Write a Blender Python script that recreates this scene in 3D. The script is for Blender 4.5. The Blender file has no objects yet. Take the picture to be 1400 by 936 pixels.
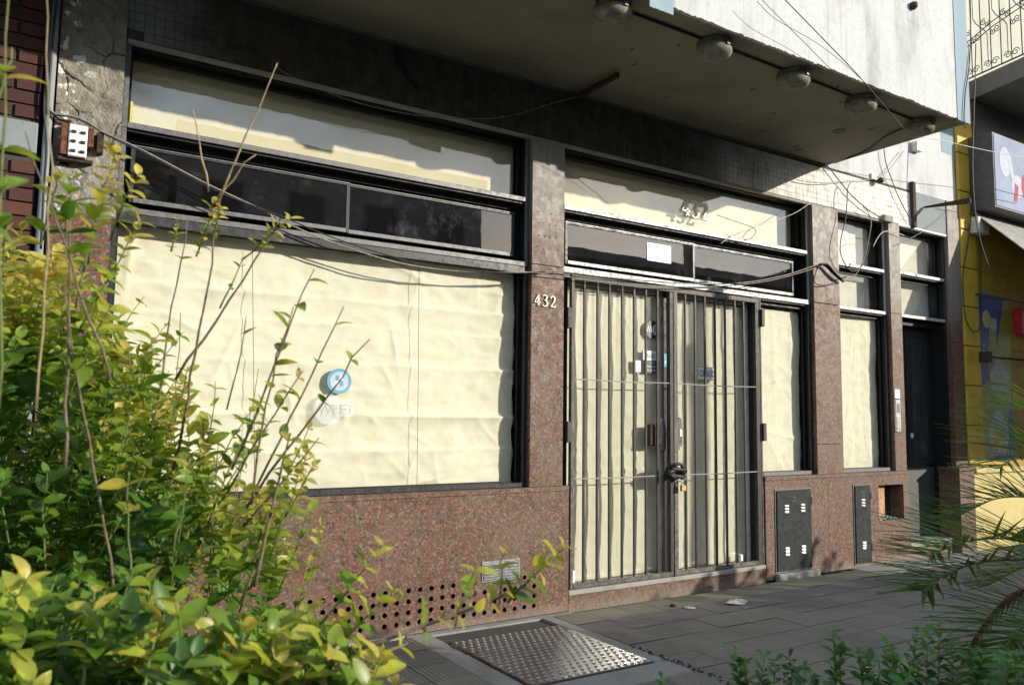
import bpy, bmesh, math, random
from mathutils import Vector, Matrix, noise
random.seed(11)
S = bpy.context.scene
C = bpy.context.scene.collection
PI = math.pi

# ------------------------------------------------------------------ camera
cam = bpy.data.cameras.new('camera'); co = bpy.data.objects.new('camera', cam); C.objects.link(co)
S.camera = co
right = Vector(((0.843394, -0.537131, 0.013256))); fwd = Vector(((0.533866, 0.840539, 0.092091))); up = right.cross(fwd)
co.matrix_world = Matrix(((right.x, up.x, -fwd.x, 0.0), (right.y, up.y, -fwd.y, -4.5975), (right.z, up.z, -fwd.z, 1.35), (0, 0, 0, 1)))
cam.sensor_width = 36; cam.lens = 36 * 1081.93 / 1400
cam.clip_start = 0.05; cam.clip_end = 3000
cam.dof.use_dof = True; cam.dof.focus_distance = 5.0; cam.dof.aperture_fstop = 6.3

# ------------------------------------------------------------------ light and sky
SUN = Vector((1.28, -1.34, 0.59)).normalized()
w = bpy.data.worlds.new('World'); S.world = w; w.use_nodes = True
nt = w.node_tree; nt.nodes.clear()
sky = nt.nodes.new('ShaderNodeTexSky'); sky.sky_type = 'NISHITA'; sky.sun_disc = False
sky.sun_elevation = math.asin(SUN.z); sky.sun_rotation = math.atan2(SUN.x, SUN.y)
sky.air_density = 1.0; sky.dust_density = 1.0; sky.ozone_density = 1.0
tc = nt.nodes.new('ShaderNodeTexCoord'); mp = nt.nodes.new('ShaderNodeMapping')
mp.inputs['Scale'].default_value = (1, 1, 2.6)
nz = nt.nodes.new('ShaderNodeTexNoise'); nz.inputs['Scale'].default_value = 2.4; nz.inputs['Detail'].default_value = 7; nz.inputs['Roughness'].default_value = .6
cr = nt.nodes.new('ShaderNodeValToRGB'); cr.color_ramp.elements[0].position = .45; cr.color_ramp.elements[1].position = .70
mx = nt.nodes.new('ShaderNodeMix'); mx.data_type = 'RGBA'; mx.inputs['B'].default_value = (14, 17, 20.5, 1)
mu = nt.nodes.new('ShaderNodeMath'); mu.operation = 'MULTIPLY'; mu.inputs[1].default_value = .88
bg = nt.nodes.new('ShaderNodeBackground'); bg.inputs['Strength'].default_value = 0.125
wo = nt.nodes.new('ShaderNodeOutputWorld')
L = nt.links.new
L(tc.outputs['Generated'], mp.inputs['Vector']); L(mp.outputs[0], nz.inputs['Vector']); L(nz.outputs[0], cr.inputs[0]); L(cr.outputs[0], mu.inputs[0])
L(mu.outputs[0], mx.inputs['Factor']); L(sky.outputs[0], mx.inputs['A']); L(mx.outputs['Result'], bg.inputs['Color']); L(bg.outputs[0], wo.inputs[0])
sl = bpy.data.lights.new('sun', 'SUN'); sl.energy = 4.6; sl.angle = math.radians(0.53); sl.color = (1.0, 0.93, 0.80)
so = bpy.data.objects.new('sun', sl); C.objects.link(so); so.rotation_euler = SUN.to_track_quat('Z', 'Y').to_euler(); so.location = (12, -12, 8)
S.view_settings.view_transform = 'Standard'; S.view_settings.look = 'None'; S.view_settings.exposure = 0.26; S.view_settings.gamma = 1
S.view_settings.use_curve_mapping = False
S.render.engine = 'CYCLES'
S.cycles.sample_clamp_indirect = 30; S.cycles.caustics_reflective = True; S.cycles.caustics_refractive = False
S.cycles.transparent_max_bounces = 16

# ------------------------------------------------------------------ materials
def col(c): return (c[0], c[1], c[2], 1)
class NT:
    def __init__(s, name):
        s.m = bpy.data.materials.new(name); s.m.use_nodes = True; s.t = s.m.node_tree
        s.b = s.t.nodes['Principled BSDF']; s.out = s.t.nodes['Material Output']
        g = s.t.nodes.new('ShaderNodeNewGeometry'); s.pos = g.outputs['Position']; s.geo = g
    def n(s, ty, **k):
        x = s.t.nodes.new('ShaderNode' + ty)
        for a, v in k.items():
            if a in x.inputs: 
                i = x.inputs[a]
                if hasattr(v, 'is_linked') or isinstance(v, bpy.types.NodeSocket): s.t.links.new(v, i)
                else: i.default_value = v
            else: setattr(x, a, v)
        return x
    def l(s, a, b): s.t.links.new(a, b)
    def noise(s, sc, det=4, rough=.55, vec=None, dist=0):
        x = s.n('TexNoise', Scale=sc, Detail=det, Roughness=rough, Distortion=dist); s.l(vec or s.pos, x.inputs['Vector']); return x.outputs[0]
    def scaled(s, v, src=None):
        x = s.n('Mapping'); x.inputs['Scale'].default_value = v; s.l(src or s.pos, x.inputs['Vector']); return x.outputs[0]
    def ramp(s, f, stops, const=False):
        x = s.n('ValToRGB'); r = x.color_ramp
        if const: r.interpolation = 'CONSTANT'
        while len(r.elements) < len(stops): r.elements.new(.5)
        for e, (p, c) in zip(r.elements, stops):
            e.position = p; e.color = col(c) if not isinstance(c, (int, float)) else (c, c, c, 1)
        s.l(f, x.inputs[0]); return x.outputs[0]
    def mix(s, f, a, b, mode='MIX'):
        x = s.n('Mix', data_type='RGBA'); x.blend_type = mode
        for nm, v in (('Factor', f), ('A', a), ('B', b)):
            if isinstance(v, bpy.types.NodeSocket): s.l(v, x.inputs[nm])
            elif nm == 'Factor': x.inputs[nm].default_value = v
            else: x.inputs[nm].default_value = col(v)
        return x.outputs['Result']
    def math(s, op, a, b=0.0):
        x = s.n('Math', operation=op)
        for i, v in enumerate((a, b)):
            if isinstance(v, bpy.types.NodeSocket): s.l(v, x.inputs[i])
            else: x.inputs[i].default_value = v
        return x.outputs[0]
    def z(s):
        x = s.n('SeparateXYZ'); s.l(s.pos, x.inputs[0]); return x.outputs
    def smooth(s, v, a, b):
        x = s.n('MapRange'); x.interpolation_type = 'SMOOTHSTEP'; x.inputs['From Min'].default_value = a; x.inputs['From Max'].default_value = b
        s.l(v, x.inputs['Value']); return x.outputs[0]
    def base(s, v):
        if isinstance(v, bpy.types.NodeSocket): s.l(v, s.b.inputs['Base Color'])
        else: s.b.inputs['Base Color'].default_value = col(v)
    def rough(s, v):
        if isinstance(v, bpy.types.NodeSocket): s.l(v, s.b.inputs['Roughness'])
        else: s.b.inputs['Roughness'].default_value = v
    def bump(s, h, st=.3, d=.01):
        x = s.n('Bump', Strength=st, Distance=d); s.l(h, x.inputs['Height']); s.l(x.outputs[0], s.b.inputs['Normal'])

def simple(name, c, rough=.6, metal=0, var=.25, sc=14, bump=0.0, spec=.5):
    k = NT(name)
    n = k.noise(sc, 5, .65)
    k.base(k.mix(k.smooth(n, .3, .7), [x * (1 - var) for x in c], [min(1, x * (1 + var)) for x in c]))
    k.rough(rough); k.b.inputs['Metallic'].default_value = metal; k.b.inputs['Specular IOR Level'].default_value = spec
    if bump: k.bump(k.noise(sc * 8, 3), bump, .004)
    return k.m

def granite(name, fade=None, wet=0.0):
    k = NT(name)
    v = k.n('TexVoronoi', Scale=98.0); k.l(k.mix(.02, k.pos, k.noise(60, 2)), v.inputs['Vector'])
    v2 = k.n('TexVoronoi', Scale=60.0); k.l(k.pos, v2.inputs['Vector'])
    sp = k.n('SeparateColor'); k.l(v.outputs['Color'], sp.inputs[0])
    sp2 = k.n('SeparateColor'); k.l(v2.outputs['Color'], sp2.inputs[0])
    a = k.ramp(sp.outputs[0], [(0, (.018, .018, .02)), (.17, (.15, .145, .14)), (.34, (.30, .075, .030)), (.54, (.30, .14, .07)), (.74, (.17, .14, .11)), (.90, (.50, .40, .30))], True)
    b = k.ramp(sp2.outputs[1], [(0, (.03, .03, .032)), (.15, (.19, .17, .16)), (.36, (.32, .075, .028)), (.62, (.24, .15, .095)), (.9, (.45, .36, .27))], True)
    c = k.mix(.38, a, b)
    big = k.noise(2.2, 4)
    c = k.mix(1.0, c, (.54, .465, .405), 'MULTIPLY')
    c = k.mix(k.smooth(big, .42, .66), c, k.mix(.22, c, (.20, .16, .12)))
    if fade:
        z = k.z()[2]
        f = k.math('MULTIPLY', k.smooth(k.math('ADD', z, k.math('MULTIPLY', k.noise(7, 5), .5)), fade[0], fade[1]), fade[2])
        streak = k.noise(1, 4, .6, k.scaled((40, 40, 3)))
        c = k.mix(f, c, k.mix(k.smooth(streak, .35, .7), (.21, .19, .165), (.28, .255, .225)))
    # splash grime near the pavement
    c = k.mix(k.math('MULTIPLY', k.smooth(k.math('ADD', k.z()[2], k.math('MULTIPLY', k.noise(9, 4), .12)), .16, .04), .45), c, (.26, .23, .19))
    k.base(c); k.rough(k.ramp(k.noise(20, 3), [(.3, .48), (.7, .72)]))
    k.bump(sp.outputs[0], .08, .002)
    return k.m

M = {}
M['granite'] = granite('granite')
M['granite_fade'] = granite('weathered_granite', (2.5, 3.25, .85))
M['granite_fade_low'] = granite('weathered_granite_far', (2.45, 3.0, .85))
def plaster(name, c, stain, amt=.6, sc=3.0, bump=.25):
    k = NT(name)
    s1 = k.smooth(k.noise(sc, 6, .65, k.scaled((1, 1, .35))), .45, .72)
    s2 = k.smooth(k.noise(28, 5, .7), .5, .75)
    s3 = k.smooth(k.noise(1, 5, .6, k.scaled((18, 18, .9))), .52, .8)
    cc = k.mix(k.math('MULTIPLY', s1, amt), c, stain)
    cc = k.mix(k.math('MULTIPLY', s2, amt * .35), cc, [x * .55 for x in stain])
    cc = k.mix(k.math('MULTIPLY', s3, amt * .5), cc, [x * .75 for x in stain])
    k.base(cc); k.rough(.85); k.b.inputs['Specular IOR Level'].default_value = .25
    k.bump(k.noise(90, 5, .6), bump, .006)
    return k.m
M['white_stucco'] = plaster('white_stucco', (.60, .61, .61), (.35, .35, .345), .9, 2.5, .4)
M['blue_stucco'] = plaster('pale_blue_paint', (.30, .385, .45), (.38, .45, .49), .6, 5)
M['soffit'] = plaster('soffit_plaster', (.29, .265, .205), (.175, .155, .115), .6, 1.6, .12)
M['grey_plaster'] = plaster('grey_plaster', (.15, .14, .12), (.08, .072, .062), .7, 5)
M['concrete'] = plaster('concrete', (.27, .265, .25), (.16, .155, .145), .7, 4)
M['concrete_light'] = plaster('pale_concrete', (.34, .325, .29), (.19, .18, .165), .7, 6)
M['mortar'] = plaster('mortar', (.07, .066, .062), (.09, .085, .08), .7, 9)
M['cream_wall'] = plaster('cream_wall', (.52, .51, .43), (.40, .38, .31), .6, 3)
def broken_plaster():
    k = NT('crumbling_plaster')
    n = k.noise(11, 6, .7)
    c = k.ramp(n, [(.3, (.11, .10, .085)), (.45, (.22, .20, .165)), (.62, (.32, .29, .235)), (.75, (.18, .17, .155))])
    paint = k.math('MULTIPLY', k.smooth(k.noise(15, 5, .65), .56, .60), k.smooth(k.z()[0], .34, .20))
    c = k.mix(paint, c, (.70, .70, .68))
    k.base(c); k.rough(.92); k.bump(k.noise(70, 6, .7), .6, .01); return k.m
M['broken_plaster'] = broken_plaster()
def mosaic():
    k = NT('mosaic_tile')
    oi = k.n('ObjectInfo')
    x, y, z = k.z()
    white = k.smooth(k.math('ADD', x, k.math('MULTIPLY', k.noise(1.6, 4), 1.6)), 5.4, 6.9)
    left = k.smooth(k.math('ADD', x, k.math('MULTIPLY', k.noise(3, 4), .8)), 1.5, .7)
    tile = k.n('TexWhiteNoise'); tile.noise_dimensions = '3D'; k.l(k.scaled((19.2, 0, 19.2)), tile.inputs['Vector'])
    fl = k.n('VectorMath', operation='FLOOR'); k.l(k.scaled((19.2, 0, 19.2)), fl.inputs[0]); k.l(fl.outputs[0], tile.inputs['Vector'])
    d = k.mix(tile.outputs[0], (.05, .04, .032), (.085, .069, .056))
    d = k.mix(left, d, k.mix(k.noise(20, 4), (.30, .32, .33), (.20, .20, .19)))
    wht = k.mix(k.smooth(k.noise(9, 5, .7), .45, .75), (.84, .82, .78), (.55, .50, .43))
    c = k.mix(white, d, wht)
    dirt = k.smooth(k.noise(1, 5, .65, k.scaled((16, 16, 2.5))), .45, .75)
    c = k.mix(k.math('MULTIPLY', dirt, .5), c, (.16, .125, .095))
    k.base(c); k.rough(.8); k.b.inputs['Specular IOR Level'].default_value = .25; return k.m
M['mosaic'] = mosaic()
def metal(name, c, dirt, rough=.4, amt=.5):
    k = NT(name)
    n = k.smooth(k.noise(35, 6, .7), .42, .68)
    m2 = k.smooth(k.noise(1, 5, .6, k.scaled((60, 60, 5))), .45, .75)
    cc = k.mix(k.math('MULTIPLY', n, amt), c, dirt); cc = k.mix(k.math('MULTIPLY', m2, amt * .6), cc, dirt)
    k.base(cc); k.rough(k.ramp(n, [(0, rough), (1, min(1, rough + .3))])); k.b.inputs['Metallic'].default_value = .35
    return k.m
M['frame'] = metal('dark_window_frame', (.030, .031, .034), (.085, .083, .08), .38, .5)
M['frame_black'] = metal('black_window_frame', (.012, .012, .013), (.03, .029, .028), .45, .4)
M['frame_grey'] = metal('grey_weathered_frame', (.12, .125, .13), (.26, .25, .235), .45, .6)
M['frame_pale'] = metal('pale_weathered_frame', (.44, .44, .44), (.24, .22, .20), .5, .45)
M['gate'] = metal('worn_black_gate_paint', (.028, .026, .025), (.13, .115, .10), .5, .5)
M['gate_frame'] = metal('worn_gate_frame_paint', (.06, .055, .052), (.30, .27, .24), .6, .75)
M['litter'] = simple('dirty_white_wrapper', (.42, .38, .36), .6, 0, .35, 60)
M['wire'] = metal('galvanised_rod', (.42, .40, .38), (.3, .27, .24), .5, .4)
M['cabinet'] = metal('dark_cabinet_paint', (.018, .023, .023), (.04, .043, .041), .68, .5)
M['door_paint'] = metal('door_paint', (.075, .083, .075), (.12, .12, .105), .5, .7)
M['door_dark'] = metal('dark_door_paint', (.022, .024, .024), (.05, .05, .048), .45, .5)
M['rust'] = simple('rusty_iron', (.16, .06, .025), .85, .1, .6, 60, .4)
M['dark_rust'] = simple('dark_rusty_iron', (.055, .035, .025), .85, .2, .6, 60, .4)
M['copper'] = simple('brown_trim', (.30, .17, .12), .5, .2, .3)
M['black'] = simple('black_rubber', (.012, .012, .012), .6, 0, .3, 30)
M['cable'] = simple('black_cable', (.02, .019, .018), .55, 0, .4, 30)
M['grey_cable'] = simple('dusty_grey_cable', (.24, .22, .19), .6, 0, .4, 30)
M['white_cable'] = simple('pale_cable', (.6, .58, .54), .6, 0, .3, 30)
M['steel'] = simple('galvanised_steel', (.50, .50, .49), .35, .85, .25, 40)
M['white'] = simple('white_plastic', (.80, .80, .78), .5, 0, .06)
M['offwhite'] = simple('aged_white_plastic', (.6, .59, .54), .5, 0, .2)
M['brass'] = simple('brass', (.38, .27, .10), .5, .6, .2)
M['print_black'] = simple('black_print', (.015, .015, .017), .4, 0, .1)
M['print_white'] = simple('white_print', (.82, .83, .84), .4, 0, .05)
M['print_grey'] = simple('faded_print', (.42, .43, .42), .5, 0, .15)
def ghost(name, c, a):
    k = NT(name); tr = k.n('BsdfTransparent'); m = k.n('MixShader'); m.inputs[0].default_value = a; k.base(c); k.l(tr.outputs[0], m.inputs[1]); k.l(k.b.outputs[0], m.inputs[2]); k.l(m.outputs[0], k.out.inputs[0]); return k.m
M['ghost_white'] = ghost('milky_sticker', (.80, .85, .88), .24); M['ghost_grey'] = ghost('faded_lettering', (.50, .52, .47), .4)
M['print_blue'] = simple('sky_blue_print', (.12, .36, .50), .4, 0, .15)
M['print_navy'] = simple('navy_print', (.03, .07, .26), .45, 0, .15)
M['print_teal'] = simple('teal_print', (.02, .38, .46), .4, 0, .1)
M['print_red'] = simple('red_sign', (.55, .02, .03), .35, 0, .1)
M['print_yellow'] = simple('banner_yellow', (.55, .50, .12), .5, 0, .15)
M['banner_green'] = simple('banner_olive', (.28, .30, .09), .5, 0, .2)
M['ivory'] = simple('ivory_digits', (.88, .84, .66), .5, 0, .1)
M['bread'] = simple('printed_bread', (.55, .36, .16), .5, 0, .3, 30)
M['lamp_glass'] = simple('dusty_lamp_glass', (.25, .235, .185), .8, 0, .3, 25, 0, .2)
M['lamp_base'] = simple('lamp_base', (.17, .16, .14), .5, .3, .3)
M['interior'] = simple('dark_interior', (.035, .033, .03), .9, 0, .3, 3)
M['wood'] = simple('raw_wood', (.50, .27, .13), .7, 0, .35, 25)
M['awning'] = simple('grey_awning_canvas', (.30, .29, .27), .8, 0, .2)
M['sign_box'] = simple('dark_sign_box', (.06, .06, .065), .5, 0, .2)
M['sign_face'] = simple('pale_sign_face', (.34, .38, .50), .85, 0, .08, 5, 0, .15)
M['sign_pale'] = simple('pale_print', (.52, .56, .64), .85, 0, .08, 14, 0, .15)
M['sign_pink'] = simple('faded_red_print', (.45, .12, .14), .85, 0, .1, 14, 0, .15)
M['asphalt'] = simple('asphalt', (.05, .05, .052), .9, 0, .3, 5, .4)
M['soil'] = simple('planter_soil', (.06, .045, .03), .95, 0, .4, 30, .6)
M['brown_bark'] = simple('grey_brown_bark', (.17, .125, .085), .85, 0, .4, 60, .3)
M['pale_bark'] = simple('pale_twig_bark', (.36, .28, .15), .8, 0, .3, 60, .3)
M['green_stem'] = simple('green_stem', (.14, .17, .05), .7, 0, .3, 60)
M['stone_band'] = plaster('pale_stone_band', (.27, .30, .31), (.2, .21, .21), .6, 5)
M['roof_far'] = simple('far_facade', (.30, .28, .25), .8, 0, .3, 1)
M['far_facade_dark'] = simple('far_facade_dark', (.13, .12, .11), .8, 0, .3, 1)

def brick_mat():
    k = NT('dark_red_brick'); oi = k.n('ObjectInfo')
    c = k.ramp(oi.outputs['Random'], [(0, (.045, .016, .012)), (.5, (.075, .024, .016)), (1, (.11, .038, .024))])
    c = k.mix(k.smooth(k.noise(30, 5, .7), .5, .75), c, (.05, .03, .025)); k.base(c); k.rough(.85); k.bump(k.noise(120, 4), .4, .004); return k.m
M['brick'] = brick_mat()
def paper_mat(name, c, sc=9):
    k = NT(name)
    n = k.noise(sc, 5, .6); n2 = k.noise(250, 2)
    cc = k.mix(k.smooth(n, .35, .7), c, [c[0] * .93, c[1] * .91, c[2] * .86])
    k.base(cc); k.rough(.75); k.b.inputs['Specular IOR Level'].default_value = .3
    k.bump(k.noise(5, 6, .6, k.scaled((1, 1, 2))), .22, .02); return k.m
M['paper'] = paper_mat('cream_paper', (.81, .785, .635))
M['paper_smooth'] = paper_mat('cream_board', (.76, .71, .52), 2)
M['paper_pale'] = paper_mat('pale_paper', (.80, .79, .70), 4)
M['tape_yellow'] = simple('yellow_tape', (.75, .62, .10), .5)
M['yellow_shade'] = simple('ochre_wall_paint', (.42, .27, .03), .65, 0, .2, 5)  # darker copy of the yellow wall paint, awning shade put into the colour
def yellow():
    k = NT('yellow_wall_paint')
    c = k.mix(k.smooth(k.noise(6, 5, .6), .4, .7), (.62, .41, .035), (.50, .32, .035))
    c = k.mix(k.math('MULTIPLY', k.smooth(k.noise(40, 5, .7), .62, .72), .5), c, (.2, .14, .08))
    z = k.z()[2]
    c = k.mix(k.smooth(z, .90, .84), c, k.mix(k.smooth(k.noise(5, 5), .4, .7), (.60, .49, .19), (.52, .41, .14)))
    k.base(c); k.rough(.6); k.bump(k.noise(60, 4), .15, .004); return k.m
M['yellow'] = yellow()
def glass_mat(name, dirt=.04, gr=.012, f0=.05, tint=(.985, .985, .975), dcol=(.55, .56, .55), haze=0.0):
    k = NT(name); t = k.t
    tr = k.n('BsdfTransparent'); tr.inputs[0].default_value = col(tint)
    gl = k.n('BsdfGlossy'); gl.inputs['Roughness'].default_value = gr; gl.inputs['Color'].default_value = (1, 1, 1, 1)
    dt = k.n('VectorMath', operation='DOT_PRODUCT'); k.l(k.geo.outputs['Normal'], dt.inputs[0]); k.l(k.geo.outputs['Incoming'], dt.inputs[1])
    om = k.math('SUBTRACT', 1.0, k.math('ABSOLUTE', dt.outputs['Value']))
    frv = k.math('ADD', k.math('MULTIPLY', k.math('POWER', om, 5.0), 1 - f0), f0)
    if gr < .05: nb = k.n('Bump', Strength=.014, Distance=.02); k.l(k.noise(3.5, 2), nb.inputs['Height']); k.l(nb.outputs[0], gl.inputs['Normal'])
    m1 = k.n('MixShader'); k.l(frv, m1.inputs[0]); k.l(tr.outputs[0], m1.inputs[1]); k.l(gl.outputs[0], m1.inputs[2])
    df = k.n('BsdfDiffuse'); df.inputs[0].default_value = col(dcol)
    m2 = k.n('MixShader')
    f = k.math('MULTIPLY', k.smooth(k.noise(5, 7, .75), .52, .78), dirt)
    f2 = k.math('MULTIPLY', k.smooth(k.noise(90, 4, .8), .62, .72), dirt * 1.5)
    f = k.math('ADD', k.math('ADD', f, f2), haze)
    k.l(f, m2.inputs[0]); k.l(m1.outputs[0], m2.inputs[1]); k.l(df.outputs[0], m2.inputs[2]); k.l(m2.outputs[0], k.out.inputs[0])
    t.nodes.remove(k.b); return k.m
M['glass'] = glass_mat('window_glass', .03)
M['glass_dirty'] = glass_mat('dusty_window_glass', .06, haze=.004)
M['glass_door'] = glass_mat('door_bay_dusty_glass', .07, haze=.004)
M['glass_shop_door'] = glass_mat('shop_door_glass', .03, gr=.13, f0=.11)
M['glass_white'] = glass_mat('limescaled_glass', .18, haze=.03)
def leaf_mat(name, c, tr=.45, rough=.38):
    k = NT(name)
    oi = k.n('ObjectInfo')
    hs = k.n('HueSaturation'); hs.inputs['Color'].default_value = col(c)
    rn = k.n('TexWhiteNoise'); fl = k.n('VectorMath', operation='FLOOR'); k.l(k.scaled((30, 30, 30)), fl.inputs[0]); k.l(fl.outputs[0], rn.inputs['Vector'])
    k.l(k.math('ADD', k.math('MULTIPLY', rn.outputs[0], .6), .7), hs.inputs['Value'])
    lc = k.mix(k.math('MULTIPLY', k.smooth(k.noise(150, 4, .7), .60, .72), .55), k.mix(k.smooth(k.noise(70, 2), .35, .65), hs.outputs[0], k.mix(.5, hs.outputs[0], (c[0] * .6, c[1] * .8, c[2] * .8))), (.22, .13, .04))
    k.base(lc); k.rough(rough)
    td = k.n('BsdfTranslucent'); k.l(k.mix(.35, hs.outputs[0], (c[0] * 1.6, c[1] * 1.6, c[2] * .6)), td.inputs[0])
    m = k.n('MixShader'); m.inputs[0].default_value = tr; k.l(k.b.outputs[0], m.inputs[1]); k.l(td.outputs[0], m.inputs[2]); k.l(m.outputs[0], k.out.inputs[0])
    return k.m
LEAF = [leaf_mat('privet_leaf_dark', (.06, .135, .018)), leaf_mat('privet_leaf_green', (.11, .22, .024)), leaf_mat('privet_leaf_lime', (.20, .30, .03)),
        leaf_mat('privet_leaf_yellowgreen', (.29, .36, .035)), leaf_mat('privet_leaf_yellow', (.46, .45, .06)), leaf_mat('privet_leaf_gold', (.56, .45, .09))]
HLEAF = [leaf_mat('hedge_leaf_dark', (.035, .10, .018), .35), leaf_mat('hedge_leaf_green', (.065, .18, .028), .4), leaf_mat('hedge_leaf_light', (.13, .27, .045), .45)]
PALM = [leaf_mat('palm_leaflet_green', (.10, .18, .035), .3, .42), leaf_mat('palm_leaflet_yellow', (.30, .27, .03), .3, .5), leaf_mat('palm_leaflet_dead', (.13, .05, .03), .1, .8)]

def tile_mat(name, c1, c2):
    k = NT(name)
    oi = k.n('ObjectInfo')
    c = k.mix(oi.outputs['Random'], c1, c2)
    c = k.mix(k.math('MULTIPLY', k.smooth(k.noise(1.7, 5, .6), .45, .7), .5), c, (.10, .097, .09))
    c = k.mix(k.math('MULTIPLY', k.smooth(k.noise(45, 5, .75), .6, .75), .5), c, (.30, .29, .26))
    k.base(c); k.rough(k.ramp(k.noise(6, 4), [(.35, .72), (.7, .9)])); k.bump(k.noise(150, 3), .25, .003); return k.m
M['tile_yellow'] = tile_mat('ochre_grooved_tile', (.205, .19, .135), (.255, .235, .17))
M['tile_purple'] = tile_mat('mauve_grooved_tile', (.165, .145, .142), (.19, .165, .158))
M['tile_grey'] = tile_mat('grey_grooved_tile', (.185, .172, .142), (.215, .20, .165))

# ------------------------------------------------------------------ mesh helpers
W = {}     # world origins
class MB:
    def __init__(s): s.v = []; s.f = []; s.mi = []; s.cur = 0
    def add(s, vs, fs):
        o = len(s.v); s.v += [tuple(v) for v in vs]
        for f in fs: s.f.append(tuple(i + o for i in f)); s.mi.append(s.cur)
        return s
    def box(s, x0, x1, y0, y1, z0, z1):
        return s.add([(x0, y0, z0), (x1, y0, z0), (x1, y1, z0), (x0, y1, z0), (x0, y0, z1), (x1, y0, z1), (x1, y1, z1), (x0, y1, z1)],
                     [(0, 1, 5, 4), (1, 2, 6, 5), (2, 3, 7, 6), (3, 0, 4, 7), (4, 5, 6, 7), (3, 2, 1, 0)])
    def tube(s, pts, r, n=6, cap=True, r2=None):
        pts = [Vector(p) for p in pts]; m = len(pts); a = None; vs = []; fs = []
        for i, p in enumerate(pts):
            t = (pts[min(i + 1, m - 1)] - pts[max(i - 1, 0)])
            if t.length < 1e-9: t = Vector((0, 0, 1))
            t.normalize()
            if a is None: a = t.orthogonal().normalized()
            else:
                a = a - t * a.dot(t); a = a.normalized() if a.length > 1e-6 else t.orthogonal().normalized()
            b = t.cross(a)
            rr = r[i] if isinstance(r, (list, tuple)) else (r if r2 is None else r + (r2 - r) * i / max(1, m - 1))
            for k in range(n):
                q = 2 * PI * k / n; vs.append(p + (a * math.cos(q) + b * math.sin(q)) * rr)
        for i in range(m - 1):
            for k in range(n): fs.append((i * n + k, i * n + (k + 1) % n, (i + 1) * n + (k + 1) % n, (i + 1) * n + k))
        if cap: fs.append(tuple(range(n))[::-1]); fs.append(tuple((m - 1) * n + k for k in range(n)))
        return s.add(vs, fs)
    def prism(s, poly, y0, y1):      # polygon in x,z extruded in y (y0 nearer the street)
        n = len(poly)
        return s.add([(x, y0, z) for x, z in poly] + [(x, y1, z) for x, z in poly],
                     [tuple(range(n))] + [tuple(range(n, 2 * n))[::-1]] + [((i + 1) % n, i, i + n, (i + 1) % n + n) for i in range(n)])
    def lathe(s, c, prof, n=20, axis='z'):
        vs = []; fs = []
        for r, h in prof:
            for k in range(n):
                q = 2 * PI * k / n
                if axis == 'z': vs.append((c[0] + r * math.cos(q), c[1] + r * math.sin(q), c[2] + h))
                else: vs.append((c[0] + r * math.cos(q), c[1] + h, c[2] + r * math.sin(q)))
        for i in range(len(prof) - 1):
            for k in range(n): fs.append((i * n + k, i * n + (k + 1) % n, (i + 1) * n + (k + 1) % n, (i + 1) * n + k))
        fs.append(tuple(range(n))); fs.append(tuple((len(prof) - 1) * n + k for k in range(n)))
        return s.add(vs, fs)
    def build(s, name, mat, parent=None, smooth=False, bevel=0, origin=None, mats=None):
        me = bpy.data.meshes.new(name)
        xs = [v[0] for v in s.v]; ys = [v[1] for v in s.v]; zs = [v[2] for v in s.v]
        o = Vector(origin) if origin else Vector(((min(xs) + max(xs)) / 2, (min(ys) + max(ys)) / 2, min(zs)))
        me.from_pydata([(a[0] - o.x, a[1] - o.y, a[2] - o.z) for a in s.v], [], s.f)
        if mats:
            for m in mats: me.materials.append(m)
            me.polygons.foreach_set('material_index', s.mi)
        else: me.materials.append(mat)
        bm = bmesh.new(); bm.from_mesh(me); 
        if not smooth or smooth == 'norm': bmesh.ops.recalc_face_normals(bm, faces=bm.faces)
        bm.to_mesh(me); bm.free()
        if smooth is True or smooth == 'norm':
            me.polygons.foreach_set('use_smooth', [True] * len(me.polygons))
        me.update()
        ob = bpy.data.objects.new(name, me); C.objects.link(ob)
        place(ob, o, parent)
        if bevel:
            b = ob.modifiers.new('bevel', 'BEVEL'); b.width = bevel; b.segments = 1; b.limit_method = 'ANGLE'
        return ob
def place(ob, o, parent):
    W[ob.name] = Vector(o)
    if parent is not None:
        ob.parent = parent; ob.location = Vector(o) - W[parent.name]
    else: ob.location = o
def inst(name, me, loc, parent=None, rot=None, scale=None):
    ob = bpy.data.objects.new(name, me); C.objects.link(ob); place(ob, Vector(loc), parent)
    if rot is not None: ob.rotation_euler = rot
    if scale is not None: ob.scale = scale
    return ob
def tag(o, label=None, cat=None, group=None, kind=None):
    if label: o['label'] = label
    if cat: o['category'] = cat
    if group: o['group'] = group
    if kind: o['kind'] = kind
    return o
def empty(name, loc, label=None, cat=None, group=None, kind=None):
    o = bpy.data.objects.new(name, None); C.objects.link(o); o.location = loc; W[o.name] = Vector(loc); o.empty_display_size = .1
    return tag(o, label, cat, group, kind)
def B(name, b, mat, parent=None, bevel=0): return MB().box(*b).build(name, mat, parent, bevel=bevel)
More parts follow.
